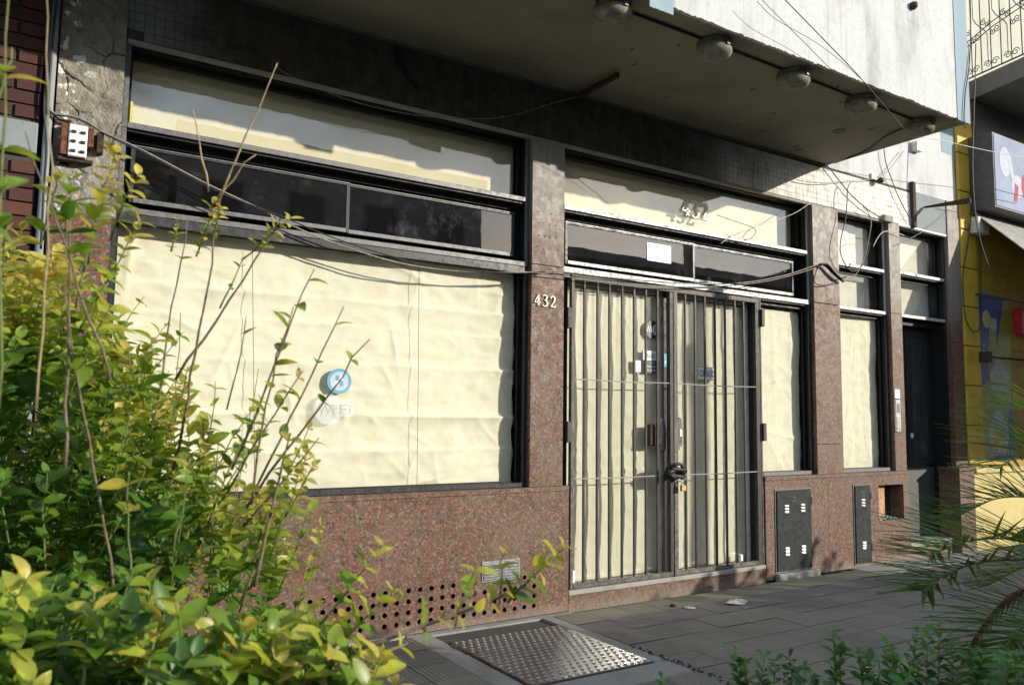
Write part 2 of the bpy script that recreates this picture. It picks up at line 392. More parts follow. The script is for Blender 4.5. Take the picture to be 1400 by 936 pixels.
def text(body, x, z, y, h, w=None, align='CENTER', mat=None, parent=None, name='lettering', ext=.0008, squash=1.0):
    cu = bpy.data.curves.new('txt', 'FONT'); cu.body = body; cu.size = 1; cu.extrude = .001; cu.align_x = 'LEFT'; cu.resolution_u = 2
    ob = bpy.data.objects.new('txt', cu); C.objects.link(ob)
    dg = bpy.context.evaluated_depsgraph_get(); me = bpy.data.meshes.new_from_object(ob.evaluated_get(dg))
    bpy.data.objects.remove(ob); 
    xs = [v.co.x for v in me.vertices]; ys = [v.co.y for v in me.vertices]
    X0, X1, Y0, Y1 = min(xs), max(xs), min(ys), max(ys)
    sy = h / (Y1 - Y0); sx = (w / (X1 - X0)) if w else sy * squash
    wd = (X1 - X0) * sx; off = {'CENTER': -wd / 2, 'LEFT': 0, 'RIGHT': -wd}[align]
    for v in me.vertices:
        a, b, c = v.co; v.co = ((a - X0) * sx + off, -ext * (1 if c > 0 else 0), (b - Y0) * sy - h / 2)
    me.name = name; me.materials.clear(); me.materials.append(mat)
    o = bpy.data.objects.new(name, me); C.objects.link(o); place(o, (x, y, z), parent); return o
# ================================================================== SETTING
road = tag(MB().box(-60, 90, -60, -4.2, -.6, -.13).build('road', M['asphalt']), kind='structure')
kerb = tag(MB().box(-30, 60, -4.2, -4.02, -.3, 0.0).build('kerb', M['concrete'], bevel=.015), kind='structure')
tag(MB().box(-60, 90, -14.2, -14.0, -.3, 0.0).build('far_kerb', M['concrete']), kind='structure')
tag(MB().box(-60, 90, -60, -14.2, -.3, -.01).build('far_pavement', M['concrete']), kind='structure')
# pavement: mortar bed, grooved tiles on it, concrete strips round the steel hatch
pave = empty('pavement', (3, -1, 0), kind='structure')
MB().box(-30, 60, -4.02, 0.3, -.3, -.016).build('mortar_bed', M['mortar'], pave)
P_, TW = .262, .256
tx0, ty0 = 3.222, -.095          # tile grid origin (joint lines)
def tile_mesh(name, mat):
    b = MB(); n = 9; g = TW / n; h = 0.0
    vs = []; prof = []
    for i in range(n):
        a = -TW / 2 + i * g
        prof += [(a, -.005), (a + g * .16, h), (a + g * .80, h), (a + g * .96, -.005)]
    prof.append((TW / 2, -.005))
    for (x, z) in prof: vs += [(x, -TW / 2, z), (x, TW / 2, z)]
    fs = [(2 * i, 2 * i + 2, 2 * i + 3, 2 * i + 1) for i in range(len(prof) - 1)]
    b.add(vs, fs)
    b.add([(-TW / 2, -TW / 2, -.005), (TW / 2, -TW / 2, -.005), (TW / 2, -TW / 2, -.015), (-TW / 2, -TW / 2, -.015)], [(0, 3, 2, 1)])
    me = bpy.data.meshes.new(name); me.from_pydata(b.v, [], b.f); me.materials.append(mat); me.update(); return me
TM = {k: tile_mesh('tile', M[m]) for k, m in dict(y='tile_yellow', p='tile_purple', g='tile_grey').items()}
cells = []
for i in range(-22, 34):
    for j in range(-1, 16):
        cx = tx0 + (i + .5) * P_; cy = ty0 - (j + .5) * P_
        if 2.13 < cx < 3.22 and -1.42 < cy: continue
        if cy > -.02: continue
        k = 'y' if j <= 0 else ('p' if (j == 1) else 'g')
        if cx > 7.2 and j < 1: continue
        cells.append((cx, cy, k))
fw2 = Vector((fwd.x, fwd.y, fwd.z))
def seen(cx, cy):
    d = Vector((cx, cy + 4.5975, -1.35)); f = d.dot(fwd); return f > 0 and d.dot(right) / f < .68 and d.dot(right) / f > -.45 and d.dot(up) / f > -.45
vis = sorted([c for c in cells if seen(c[0], c[1])], key=lambda c: (c[0] - 0) ** 2 + (c[1] + 4.6) ** 2)
top = set(vis[:300])
rest = [c for c in cells if c not in top]
for c in vis[:300]:
    inst('tile', TM[c[2]], (c[0], c[1], random.uniform(-.002, .0015)), pave, rot=(random.gauss(0, .003), random.gauss(0, .003), random.gauss(0, .004)))
for k, nm in (('y', 'tile_yellow'), ('p', 'tile_purple'), ('g', 'tile_grey')):
    b = MB(); me = TM[k]
    for c in rest:
        if c[2] == k: 
            o_ = len(b.v); b.v += [(v.co.x + c[0], v.co.y + c[1], v.co.z) for v in me.vertices]; b.f += [tuple(i + o_ for i in p.vertices) for p in me.polygons]; b.mi += [0] * len(me.polygons)
    if b.v: tag(b.build('paving_tiles', M[nm], pave), kind='stuff')
B('concrete_strip', (3.125, 3.216, -1.20, -.10, -.2, -.001), M['concrete'], pave, .004)
B('concrete_strip', (2.145, 2.296, -1.20, -.10, -.2, -.002), M['concrete'], pave, .004)
B('concrete_strip', (2.145, 3.216, -1.43, -1.205, -.2, -.0015), M['concrete'], pave, .004)
B('concrete_strip', (2.145, 3.40, -.10, -.03, -.2, -.003), M['concrete'], pave, .003)
B('concrete_strip', (-2, 2.14, -.055, -.03, -.2, .006), M['concrete_light'], pave, .003)
B('concrete_patch', (6.60, 9.0, -.36, -.03, -.2, .004), M['concrete'], pave, .006)
B('concrete_patch', (5.56, 6.12, -.075, -.03, -.1, .05), M['concrete'], pave, .012)
# dirt packed in the gaps round the hatch
# steel hatch
hatch = empty('pavement_hatch', (2.7, -.75, 0), 'dark studded steel hatch plate set in the pavement below the perforated plinth', 'hatch')
B('plate', (2.31, 3.115, -1.19, -.315, -.03, .004), None, hatch) if False else None
def hatch_mat():
    k = NT('worn_hatch_steel')
    c = k.mix(k.smooth(k.noise(12, 6, .7), .4, .7), (.10, .095, .095), (.17, .165, .16)); k.base(c)
    k.b.inputs['Metallic'].default_value = .55; k.rough(k.ramp(k.noise(30, 4), [(.3, .3), (.7, .5)])); k.bump(k.noise(25, 4), .1, .004); return k.m
M['hatch'] = hatch_mat()
M['stud'] = simple('polished_stud_steel', (.5, .49, .46), .28, .8, .2)
MB().box(2.31, 3.115, -1.19, -.315, -.03, .004).build('plate', M['hatch'], hatch, bevel=.003)
b = MB()
for i in range(17):
    for j in range(17):
        x = 2.31 + .022 + i * .047 + (.0235 if j % 2 else 0); y = -1.19 + .025 + j * .0512
        if x > 3.10: continue
        b.lathe((x, y, .0045), [(.0115, 0), (.0100, .0045), (.005, .0068)], 8)
tag(b.build('studs', M['stud'], hatch, smooth=False), kind='stuff')
B('rim', (2.298, 2.31, -1.20, -.30, -.03, .0), M['dark_rust'], hatch); B('rim', (3.115, 3.124, -1.20, -.30, -.03, .0), M['dark_rust'], hatch); B('rim', (2.31, 3.115, -1.2035, -1.19, -.03, .0), M['dark_rust'], hatch); B('rim', (2.31, 3.115, -.315, -.30, -.03, .0), M['dark_rust'], hatch)
# ================================================================== SHOP BUILDING
bld = empty('shop_building', (4.4, 0, 0), 'closed shopfront building faced in red granite with papered windows and a deep balcony slab above', 'building')
G, GF, GL = M['granite'], M['granite_fade'], M['granite_fade_low']
# plinths
def perforated_panel(x0, x1, z0, z1, y, t, holes, r, pitchx, pitchz, hx0, hz0, nx, nz, skip=None):
    """granite slab front with real drilled holes"""
    b = MB(); X1 = hx0 + nx * pitchx; Z1 = hz0 + nz * pitchz
    def q(a, c, d, e): b.add([(a, y, d), (c, y, d), (c, y, e), (a, y, e)], [(0, 1, 2, 3)])
    q(x0, hx0, z0, z1); q(X1, x1, z0, z1); q(hx0, X1, z0, hz0); q(hx0, X1, Z1, z1)
    n = 12; cup = MB()
    for i in range(nx):
        for j in range(nz):
            a, d = hx0 + i * pitchx, hz0 + j * pitchz
            if skip and skip(a + pitchx / 2, d + pitchz / 2): q(a, a + pitchx, d, d + pitchz); continue
            cx, cz = a + pitchx / 2, d + pitchz / 2
            ring = []; sq = []; inn = []
            for k in range(n):
                th = 2 * PI * k / n + PI / n; c_, s_ = math.cos(th), math.sin(th)
                ring.append((cx + r * c_, y, cz + r * s_)); inn.append((cx + r * c_, y + t, cz + r * s_))
                m_ = max(abs(c_) / (pitchx / 2), abs(s_) / (pitchz / 2)); sq.append((cx + c_ / m_, y, cz + s_ / m_))
            # put square corners in by snapping the nearest ring directions
            for (sx, sz) in ((1, 1), (-1, 1), (-1, -1), (1, -1)):
                C0 = (cx + sx * pitchx / 2, y, cz + sz * pitchz / 2)
                k = min(range(n), key=lambda k: (sq[k][0] - C0[0]) ** 2 + (sq[k][2] - C0[2]) ** 2); sq[k] = C0
            b.add(ring + sq, [(k, (k + 1) % n, n + (k + 1) % n, n + k) for k in range(n)])
            cup.add(ring + inn, [(k, (k + 1) % n, n + (k + 1) % n, n + k) for k in range(n)] + [tuple(range(n, 2 * n))])
    b.add([(x1, y, z0), (x1, y + .2, z0), (x1, y + .2, z1), (x1, y, z1)], [(0, 1, 2, 3)])
    return b, cup
pl = empty('plinth', (1.8, -.03, 0)); pl.parent = bld; pl.location -= bld.location
W['plinth'] = Vector((1.8, -.03, 0))
pb, cup = perforated_panel(.11, 3.395, 0, .828, -.03, .03, None, .0158, .078, .0655, 1.35, .035, 24, 4, lambda x, z: (2.68 < x < 3.0 and z > .22) or x > 3.16)
pb.build('slab', G, pl); tag(cup.build('drilled_holes', M['black'], pl), kind='stuff')
B('cap_slab', (.11, 3.395, -.036, .10, .829, .862), G, pl, .002)
B('core', (.12, 3.385, .0, .3, -.1, .828), M['interior'], pl)
# right plinth with a niche
pr = empty('plinth', (6.5, -.03, 0)); W[pr.name] = Vector((6.5, -.03, 0)); pr.parent = bld; pr.location -= bld.location
b = MB()
x0, x1, z0, z1, y = 5.46, 7.57, 0, .828, -.03
nx0, nx1, nz0, nz1 = 7.065, 7.475, .40, .735
for (a, c, d, e) in ((x0, 6.30, z0, z1),): b.box(a, c, y, .1, d, e)
b.build('slab', G, pr, bevel=.002)
b = MB(); b.box(6.302, nx0, y, .1, z0, z1); b.box(nx1, x1, y, .1, z0, z1); b.box(nx0, nx1, y, .1, z0, nz0); b.box(nx0, nx1, y, .1, nz1, z1); b.build('slab', G, pr)
B('cap_slab', (5.458, 7.572, -.036, .10, .829, .862), G, pr, .002)
B('niche_back', (nx0 - .02, nx1 + .02, .105, .15, nz0 - .05, nz1 + .05), M['dark_rust'], pr)
b = MB(); b.box(nx0 - .03, nx0, .1, .2, nz0 - .05, nz1 + .05); b.box(nx1, nx1 + .03, .1, .2, nz0 - .05, nz1 + .05); b.box(nx0, nx1, .1, .2, nz0 - .04, nz0); b.box(nx0, nx1, .1, .2, nz1, nz1 + .03); b.build('niche_sides', M['concrete'], pr)
B('niche_board', (7.085, 7.13, .03, .10, .41, .73), M['concrete_light'], pr); B('niche_board', (7.15, 7.30, .06, .08, .41, .733), M['wood'], pr)
# rubble in the niche
b = MB()
for i in range(110):
    x, yy, s_ = random.uniform(7.08, 7.40), random.uniform(-.02, .11), random.uniform(.008, .024); zz_ = nz0 + random.uniform(0, .03) * (1 - abs(x - 7.22) / .2)
    b.lathe((x, yy, zz_), [(s_ * .5, -s_ * .4), (s_, s_ * random.uniform(-.1, .2)), (s_ * .5, s_ * .6)], 5)
tag(b.build('rubble', M['concrete_light'], pr), kind='stuff')
# pilasters
def pilaster(x0, x1, segs, mats, yf=-.022, z0=.862):
    p = empty('pilaster', ((x0 + x1) / 2, yf, z0)); W[p.name] = Vector(((x0 + x1) / 2, yf, z0)); p.parent = bld; p.location = W[p.name] - W['shop_building']
    for (a, c), m in zip(segs, mats): MB().box(x0, x1, yf, .06, a, c).build('slab', m, p, bevel=.002)
    MB().box(x0 + .01, x1 - .01, .0, .3, z0, 3.33).build('core', M['frame_black'], p); return p
pilA = pilaster(.12, .405, [(.863, 1.60), (1.603, 2.355)], [G, G])
pilB = pilaster(3.062, 3.345, [(.863, 2.418), (2.422, 3.335)], [G, GF])
pilC = pilaster(6.175, 6.555, [(.863, 1.13), (1.133, 2.418), (2.424, 3.335)], [G, G, GF])
pilD = pilaster(7.372, 7.56, [(.863, 2.418), (2.421, 3.335)], [GL, GL])
pilE = pilaster(8.462, 8.69, [(.875, 2.20), (2.204, 3.74)], [G, GL])
# drilled holes where a sign was fixed
b = MB()
for z, r in ((2.80, .006), (2.72, .007), (2.635, .010), (2.54, .007)):
    for x in (3.115, 3.165, 3.225, 3.275): 
        if random.random() < .93: b.lathe((x + random.uniform(-.008, .008), -.0225, z + random.uniform(-.008, .008)), [(r * random.uniform(.6, 1.15), 0), (.0005, -.0006)], 8, 'y')
tag(b.build('drill_holes', M['black'], pilB), kind='stuff')
b = MB()
for z in (2.79, 2.70, 2.63, 2.54):
    for x in (7.43, 7.50): b.lathe((x, -.0225, z), [(.007, 0), (.0005, -.0006)], 8, 'y')
tag(b.build('drill_holes', M['black'], pilD), kind='stuff')
# pedestal right of the side door
pd = empty('pedestal', (8.5, -.1, 0)); W[pd.name] = Vector((8.5, -.1, 0)); pd.parent = bld; pd.location = W[pd.name] - W['shop_building']
MB().box(8.37, 8.66, -.10, .12, 0, .84).build('slab', G, pd, bevel=.003); MB().box(8.355, 8.675, -.11, .12, .842, .872).build('cap_slab', GL, pd, bevel=.003)
# crumbling plaster column, voronoi cracked
rs = random.Random(5); seeds = [(rs.uniform(.08, .46), rs.uniform(2.3, 3.8), rs.uniform(-.012, .018)) for _ in range(34)]
b = MB(); nx_, nz_ = 62, 250; XA, XB, ZA, ZB = .12, .425, 2.36, 3.76
vs = []
for j in range(nz_ + 1):
    z = ZA + (ZB - ZA) * j / nz_
    for i in range(nx_ + 1):
        x = XA + (XB - XA) * i / nx_
        q_ = noise.noise_vector(Vector((x * 9, z * 9, 1))) * .03 + noise.noise_vector(Vector((x * 35, z * 35, 1))) * .012
        d = sorted(((x + q_.x - sx) ** 2 + ((z + q_.y - sz) * .8) ** 2, h) for sx, sz, h in seeds)[:2]
        edge = math.sqrt(d[1][0]) - math.sqrt(d[0][0])
        act = 1 if z < 3.32 else .35
        crk = max(0, noise.noise(Vector((x * 7, z * 7, 8))) + .25); y = -.010 - act * .6 * (d[0][1] * min(1, edge / .012)) + act * .016 * crk * (1 - min(1, edge / .006)) - .012 * noise.noise(Vector((x * 8, z * 6, 5))) + noise.noise(Vector((x * 30, z * 30, 3))) * .004 + noise.noise(Vector((x * 90, z * 90, 3))) * .0025
        vs.append((x, y, z))
b.add(vs, [(j * (nx_ + 1) + i, j * (nx_ + 1) + i + 1, (j + 1) * (nx_ + 1) + i + 1, (j + 1) * (nx_ + 1) + i) for j in range(nz_) for i in range(nx_)])
b.build('plaster_face', M['broken_plaster'], bld, smooth=False)
B('plaster_core', (.12, .43, .012, .3, 2.36, 3.8), M['grey_plaster'], bld)
# lintel
MB().box(.43, 8.69, .002, .3, 3.335, 3.74).build('lintel', M['mortar'], bld)
MB().box(.255, .43, -.001, .02, 3.40, 3.74).build('lintel_end', M['mortar'], bld)
MB().box(.12, 6.44, -.012, .2, 3.742, 3.80).build('plaster_band', M['grey_plaster'], bld, bevel=.004)
MB().box(.43, 8.46, -.006, .03, 3.330, 3.352).build('lintel_lip', M['concrete_light'], bld, bevel=.003)
# mosaic tiles on the lintel
tm = MB().box(-.0243, .0243, -.005, 0, -.0243, .0243).build('mosaic_tile', M['mosaic']); tmesh = tm.data; bpy.data.objects.remove(tm)
for v in tmesh.vertices: v.co.z -= .0243
pt = .0515; tiles = []
lin = [o for o in bld.children if o.name == 'lintel'][0]
for i in range(164):
    for j in range(7):
        x = .28 + i * pt; z = 3.382 + j * pt
        if z > 3.735 or x > 8.44: continue
        if x < .5 and j == 0: continue
        tiles.append((x, z))
tiles.sort(key=lambda t: (t[0] - 0.) ** 2 if random.random() < .985 else 99)
cnt = 0; b = MB()
for (x, z) in tiles:
    if random.random() < .02 and x < 3: continue
    dy = random.uniform(-.0008, .0008)
    if cnt < 300: inst('mosaic_tile', tmesh, (x, .001 + dy, z), lin, rot=(random.gauss(0, .01), random.gauss(0, .006), random.gauss(0, .01))); cnt += 1
    else: b.box(x - .0243, x + .0243, -.004 + dy, .0018, z - .0243, z + .0243)
tag(b.build('mosaic_tiles', M['mosaic'], lin), kind='stuff')
# wall right of the bay, above the doors
MB().box(6.44, 8.70, .0, .3, 3.742, 6.5).build('upper_wall', M['white_stucco'], bld)
MB().box(8.44, 8.70, -.003, .0, 4.28, 6.5).build('painted_strip', M['blue_stucco'], bld)
MB().box(7.90, 8.46, -.010, .002, 3.36, 3.74).build('smooth_patch', M['stone_band'], bld, bevel=.003)
MB().box(7.56, 8.46, -.012, .02, 3.335, 3.36).build('door_lintel_trim', M['frame_pale'], bld, bevel=.003)
# projecting bay / balcony
bay = empty('balcony', (2.5, -1.34, 3.76)); W[bay.name] = Vector((2.5, -1.34, 3.76)); bay.parent = bld; bay.location = W[bay.name] - W['shop_building']
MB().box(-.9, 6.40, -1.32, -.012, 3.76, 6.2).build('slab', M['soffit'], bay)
def chipped(x0, x1, z1, y0, y1, zb, seed, amp=.012, st=.018):
    r = random.Random(seed); b = MB(); x = x0; prev = zb; lst = []
    while x < x1:
        n_ = noise.noise(Vector((x * 4, seed, 0))); lst.append((x, zb - .004 + amp * (n_ * .8 + r.uniform(-.5, .5) * (1 if n_ > -.1 else .25)))); x += st * r.uniform(.4, 1.5)
    lst.append((x1, zb))
    vs = []
    for (x, z) in lst: vs += [(x, y0, z), (x, y1, z), (x, y0, z1), (x, y1, z1)]
    fs = []
    for i in range(len(lst) - 1): a, c = 4 * i, 4 * i + 4; fs += [(a, c, c + 2, a + 2), (a + 1, a, c, c + 1)[::1], (a + 1, a + 3, c + 3, c + 1)]
    return b.add(vs, fs)
chipped(-.9, 6.22, 6.2, -1.345, -1.3201, 3.745, 3).build('fascia', M['white_stucco'], bay)
chipped(6.22, 6.408, 6.2, -1.349, -1.3201, 3.738, 7, .006).build('painted_corner', M['blue_stucco'], bay)
chipped(2.965, 3.15, 6.2, -1.352, -1.3455, 3.695, 9, .004).build('painted_corner', M['blue_stucco'], bay)
MB().box(6.4002, 6.408, -1.32, -.012, 3.745, 6.2).build('side_face', M['white_stucco'], bay)
# loose flakes and stains under the slab
b = MB(); r = random.Random(3)
for i in range(26):
    x, y = r.uniform(2.6, 6.3), r.uniform(-1.25, -.15); a = r.uniform(0, 3); l_ = r.uniform(.01, .05)
    b.tube([(x, y, 3.758), (x + l_ * math.cos(a), y + l_ * math.sin(a), 3.756), (x + l_ * 1.4 * math.cos(a + .6), y + l_ * 1.4 * math.sin(a + .6), 3.758)], .003, 4)
tag(b.build('flakes', M['grey_plaster'], bay), kind='stuff')
b = MB(); b.lathe((5.75, -.62, 3.757), [(.055, 0), (.05, -.003), (.035, -.003)], 16); b.build('ceiling_ring', M['grey_plaster'], bay)
# interior shell
MB().box(.1, 8.7, 1.0, 1.1, -.1, 3.8).build('inner_wall', M['interior'], bld)
b = MB(); b.box(.02, .12, .1, 1.1, -.1, 3.8); b.box(8.6, 8.7, .3, 1.1, -.1, 3.8); b.box(.1, 8.7, .3, 1.1, 3.4, 3.8); b.box(.1, 8.7, .3, 1.1, -.1, .0); b.build('inner_side_walls', M['interior'], bld)
# steps
for (a, c, gz, cz, yb) in ((3.398, 5.458, .098, .134, .2), (7.574, 8.352, .10, .158, .4)):
    st = empty('step', ((a + c) / 2, -.03, 0)); W[st.name] = Vector(((a + c) / 2, -.03, 0)); st.parent = bld; st.location = W[st.name] - W['shop_building']
    MB().box(a, c, -.028, yb, -.05, gz).build('riser', G, st, bevel=.002); MB().box(a, c, -.032, yb, gz + .001, cz).build('tread', M['concrete_light'], st, bevel=.006)
# ================================================================== WINDOWS
def window(x0, x1, z0, z1, yg, label=None, lip='frame_grey', jl='frame', sash=True, glassm='glass', kind='window', lipw=.026, topl=None, botl=None, inner=.034, reveal=.02):
    """one framed opening: outer lip at the facade, deep black channel, pane"""
    o = empty(kind, ((x0 + x1) / 2, .02, z0)); W[o.name] = Vector(((x0 + x1) / 2, .02, z0)); o.parent = bld; o.location = W[o.name] - W['shop_building']
    b = MB(); lw = lipw
    for (p, q) in ((x0, x0 + lw), (x1 - lw, x1)): MB().box(p, q, .018, .034, z0, z1).build('stile', M[jl], o, bevel=.002)
    MB().box(x0 + lw, x1 - lw, .016, .034, z0, z0 + (botl or .032)).build('sill_rail', M[lip], o, bevel=.002)
    if topl: MB().box(x0 + lw, x1 - lw, .016, .034, z1 - topl, z1).build('head_rail', M[lip], o, bevel=.002)
    b = MB(); d0, d1 = .0345, yg + .03; t = .012
    b.box(x0, x0 + t, d0, d1, z0, z1); b.box(x1 - t, x1, d0, d1, z0, z1); b.box(x0 + t, x1 - t, d0, d1, z0 + .002, z0 + .02); b.box(x0 + t, x1 - t, d0, d1, z1 - t, z1)
    i_ = inner
    b.box(x0 + t, x0 + t + i_, yg - .022, yg - .003, z0 + .02, z1 - t); b.box(x1 - t - i_, x1 - t, yg - .022, yg - .003, z0 + .02, z1 - t)
    b.box(x0 + t + i_, x1 - t - i_, yg - .022, yg - .003, z1 - t - i_, z1 - t); b.box(x0 + t + i_, x1 - t - i_, yg - .022, yg - .003, z0 + .02, z0 + .02 + i_ * .5)
    b.build('channel', M['frame_black'], o)
    if glassm: MB().box(x0 + t, x1 - t, yg, yg + .005, z0 + .02, z1 - t).build('pane', M[glassm], o)
    return o
def sashes(o, x0, x1, z0, z1, xm, yg, glassm):
    b = MB()
    for k, (a, c) in enumerate(((x0, xm + .012), (xm - .012, x1))):
        y0 = yg + (.0 if k else -.018); m = .022
        s_ = MB(); s_.box(a, a + m, y0, y0 + .016, z0, z1); s_.box(c - m, c, y0, y0 + .016, z0, z1); s_.box(a + m, c - m, y0, y0 + .016, z1 - m * .9, z1 - m * .35)
        f = s_.build('sash', M['frame'], o, bevel=.0015)
        MB().box(a + m, c - m, y0 - .006, y0 + .014, z0, z0 + m * 1.2).build('sash_rail', M['frame_grey' if glassm == 'glass_dirty' else 'frame_pale'], o, bevel=.0015)
        MB().box(a, c, y0 - .002, y0 + .016, z1 - m * .35, z1).build('sash_rail', M['frame_grey' if glassm == 'glass_dirty' else 'frame_pale'], o, bevel=.001)
        MB().box(a + m, c - m, y0 + .006, y0 + .010, z0 + m * 1.3, z1 - m).build('pane', M[glassm], o)
# left bay
window(.43, 3.058, 2.868, 3.334, .125, lip='frame_grey', jl='frame_grey', glassm='glass')
wm = window(.43, 3.058, 2.402, 2.866, .13, lip='frame_grey', jl='frame_grey', glassm=None)
sashes(wm, .49, 2.995, 2.478, 2.80, 1.735, .10, 'glass_dirty')
wl = window(.405, 3.058, .864, 2.40, .095, lip='frame', jl='frame', glassm='glass', topl=.05, lipw=.028, botl=.03)
# door bay
window(3.348, 6.172, 2.868, 3.334, .125, lip='frame_pale', jl='frame_pale', glassm='glass')
wm2 = window(3.348, 6.172, 2.402, 2.866, .13, lip='frame_pale', jl='frame_pale', glassm=None, botl=.04)
sashes(wm2, 3.43, 6.05, 2.478, 2.80, 4.755, .10, 'glass_door')
window(5.47, 6.172, .864, 2.40, .095, lip='frame_grey', jl='frame', glassm='glass', lipw=.028, inner=.03)
# window 3
window(6.562, 7.366, 2.824, 3.334, .12, lip='frame_pale', jl='frame_pale', glassm='glass_white')
window(6.562, 7.366, 2.402, 2.822, .12, lip='frame_pale', jl='frame_pale', glassm='glass_white')
window(6.562, 7.366, .864, 2.40, .10, lip='frame_grey', jl='frame', glassm='glass', inner=.03)
# over the side door
window(7.566, 8.458, 2.845, 3.334, .12, lip='frame_pale', jl='frame', glassm='glass_white')
window(7.566, 8.458, 2.402, 2.843, .12, lip='frame_pale', jl='frame', glassm='glass_white')
# shop door behind the gate: two glazed leaves in thin aluminium
door = empty('shop_door', (4.42, .09, .14)); W[door.name] = Vector((4.42, .09, .14)); door.parent = bld; door.location = W[door.name] - W['shop_building']
b = MB(); b.box(3.348, 3.42, .035, .125, .14, 2.40); b.box(5.40, 5.468, .02, .125, .14, 2.40); b.box(3.42, 5.40, .035, .125, 2.36, 2.40); b.build('door_frame', M['frame_black'], door)
for (a, c) in ((3.42, 4.385), (4.44, 5.40)):
    b = MB(); b.box(a, a + .018, .082, .10, .14, 2.36); b.box(c - .018, c, .082, .10, .14, 2.36); b.box(a + .018, c - .018, .082, .10, .14, .152); b.box(a + .018, c - .018, .082, .10, 2.33, 2.36)
    b.build('door_leaf', M['offwhite'], door); MB().box(a + .018, c - .018, .088, .093, .152, 2.33).build('pane', M['glass_shop_door'], door)
MB().box(4.386, 4.402, .070, .11, .14, 2.36).build('brown_trim', M['copper'], door); MB().box(4.404, 4.439, .075, .11, .14, 2.36).build('meeting_stile', M['frame_black'], door)
b = MB(); b.box(4.20, 4.335, .02, .07, 1.13, 1.30); b.build('lock_case', M['dark_rust'], door, bevel=.012)
MB().box(4.337, 4.372, .03, .08, 1.10, 1.345).build('lock_plate', M['steel'], door, bevel=.002)
# side door
sd = empty('side_door', (8.0, .17, .158)); W[sd.name] = Vector((8.0, .17, .158)); sd.parent = bld; sd.location = W[sd.name] - W['shop_building']
DX0, DX1, dy = 7.566, 8.458, .19
b = MB(); b.box(DX0, DX0 + .05, .10, .24, .158, 2.40); b.box(DX1 - .05, DX1, .03, .24, .158, 2.40); b.box(DX0, DX1, .10, .24, 2.34, 2.40); b.build('door_frame', M['frame_black'], sd)
b = MB(); a, c = DX0 + .05, DX1 - .05
b.box(a, a + .07, dy, dy + .04, .89, 2.34); b.box(c - .09, c, dy, dy + .04, .89, 2.34); b.box((a + c) / 2 - .05, (a + c) / 2 + .05, dy, dy + .04, .89, 2.24); b.box(a + .07, c - .09, dy, dy + .04, 2.24, 2.34); b.box(a + .07, c - .09, dy - .002, dy + .04, .82, .93)
b.build('door_rails', M['door_dark'], sd, bevel=.003)
MB().box(a, c, dy - .004, dy + .03, .16, .865).build('lower_panel', M['door_paint'], sd, bevel=.003)
for (p, q_) in ((a + .07, (a + c) / 2 - .05), ((a + c) / 2 + .05, c - .09)): MB().box(p, q_, dy + .012, dy + .018, .93, 2.24).build('pane', M['glass_white'], sd)
B('pull_plate', (DX0 + .055, DX0 + .085, dy - .02, dy - .004, .36, .62), M['white'], sd, .002)
o = MB().lathe((8.02, dy - .003, 1.20), [(.03, 0), (.022, -.001)], 7, 'y').build('paper_scrap', M['white'], sd)
# faded board behind the side-door glass and windows
def sheet(name, x0, x1, z0, z1, y, mat, label, cat='paper', group=None, amp=.0, seed=1, creases=(), step=.012, vert=0.0, ragged=0.0):
    nx = max(2, int((x1 - x0) / step)); nz = max(2, int((z1 - z0) / step)); vs = []
    rr = random.Random(seed); sp_ = [(rr.uniform(x0, x1), rr.uniform(z0, z1), rr.uniform(0, PI), rr.uniform(.05, .35), rr.uniform(.3, 1)) for _ in range(44)]
    for j in range(nz + 1):
        for i in range(nx + 1):
            x = x0 + (x1 - x0) * i / nx; z = z0 + (z1 - z0) * j / nz; d = 0
            if amp:
                p = Vector((x * 1.3 + seed, z * 2.2, seed))
                d += .9 * noise.noise(p) + .35 * abs(noise.noise(p * 3.1)) + .16 * noise.noise(p * 8) + .05 * noise.noise(p * 24)
                for (cz, s_, ph) in creases:
                    zc = cz + .012 * noise.noise(Vector((x * 1.6, ph, 0)))
                    t_ = (z - zc); k_ = s_ * (.55 + .9 * noise.noise(Vector((x * 1.3, ph, 7))))
                    d += k_ * (math.exp(-abs(t_) / .05) if t_ < 0 else math.exp(-(t_ / .007)))
                for (sx, sz, an, ln, st) in sp_:
                    u_ = (x - sx) * math.cos(an) + (z - sz) * math.sin(an); v_ = -(x - sx) * math.sin(an) + (z - sz) * math.cos(an)
                    if abs(u_) < ln and abs(v_) < .06: d += .6 * st * (1 - abs(u_) / ln) * math.exp(-abs(v_) / .014)
                if vert: d += vert * (noise.noise(Vector((x * 9 + seed, z * .35, 4))) + .5 * abs(noise.noise(Vector((x * 22, z * .5, 9)))) + .3 * noise.noise(Vector((x * 4, z * 5, 3))))
                ed = min(1, (x1 - x) / .03)
            xx = x; zz = z
            if ragged and i == nx: xx = x + ragged * noise.noise(Vector((z * 7, seed, 2))) * 1.5
            if ragged and j == nz: zz = z + ragged * noise.noise(Vector((x * 5, seed, 5)))
            vs.append((xx, y - max(-.02, min(.034, d * amp)), zz))
    b = MB(); b.add(vs, [(j * (nx + 1) + i, j * (nx + 1) + i + 1, (j + 1) * (nx + 1) + i + 1, (j + 1) * (nx + 1) + i) for j in range(nz) for i in range(nx)])
    o = b.build(name, M[mat], smooth=True); so_ = o.modifiers.new('solid', 'SOLIDIFY'); so_.thickness = .0006
    return tag(o, label, cat, group)
CR = [(2.06, 1.3, 1.2), (1.90, .5, 6.1), (1.66, 1.7, 3.3), (1.345, 1.9, 5.5), (1.12, .6, 2.2)]
sheet('paper_sheet', .44, 3.02, .882, 2.385, .142, 'paper', 'wide crumpled cream paper covering the big left shop window from inside', amp=.024, seed=3, creases=CR, ragged=.012)
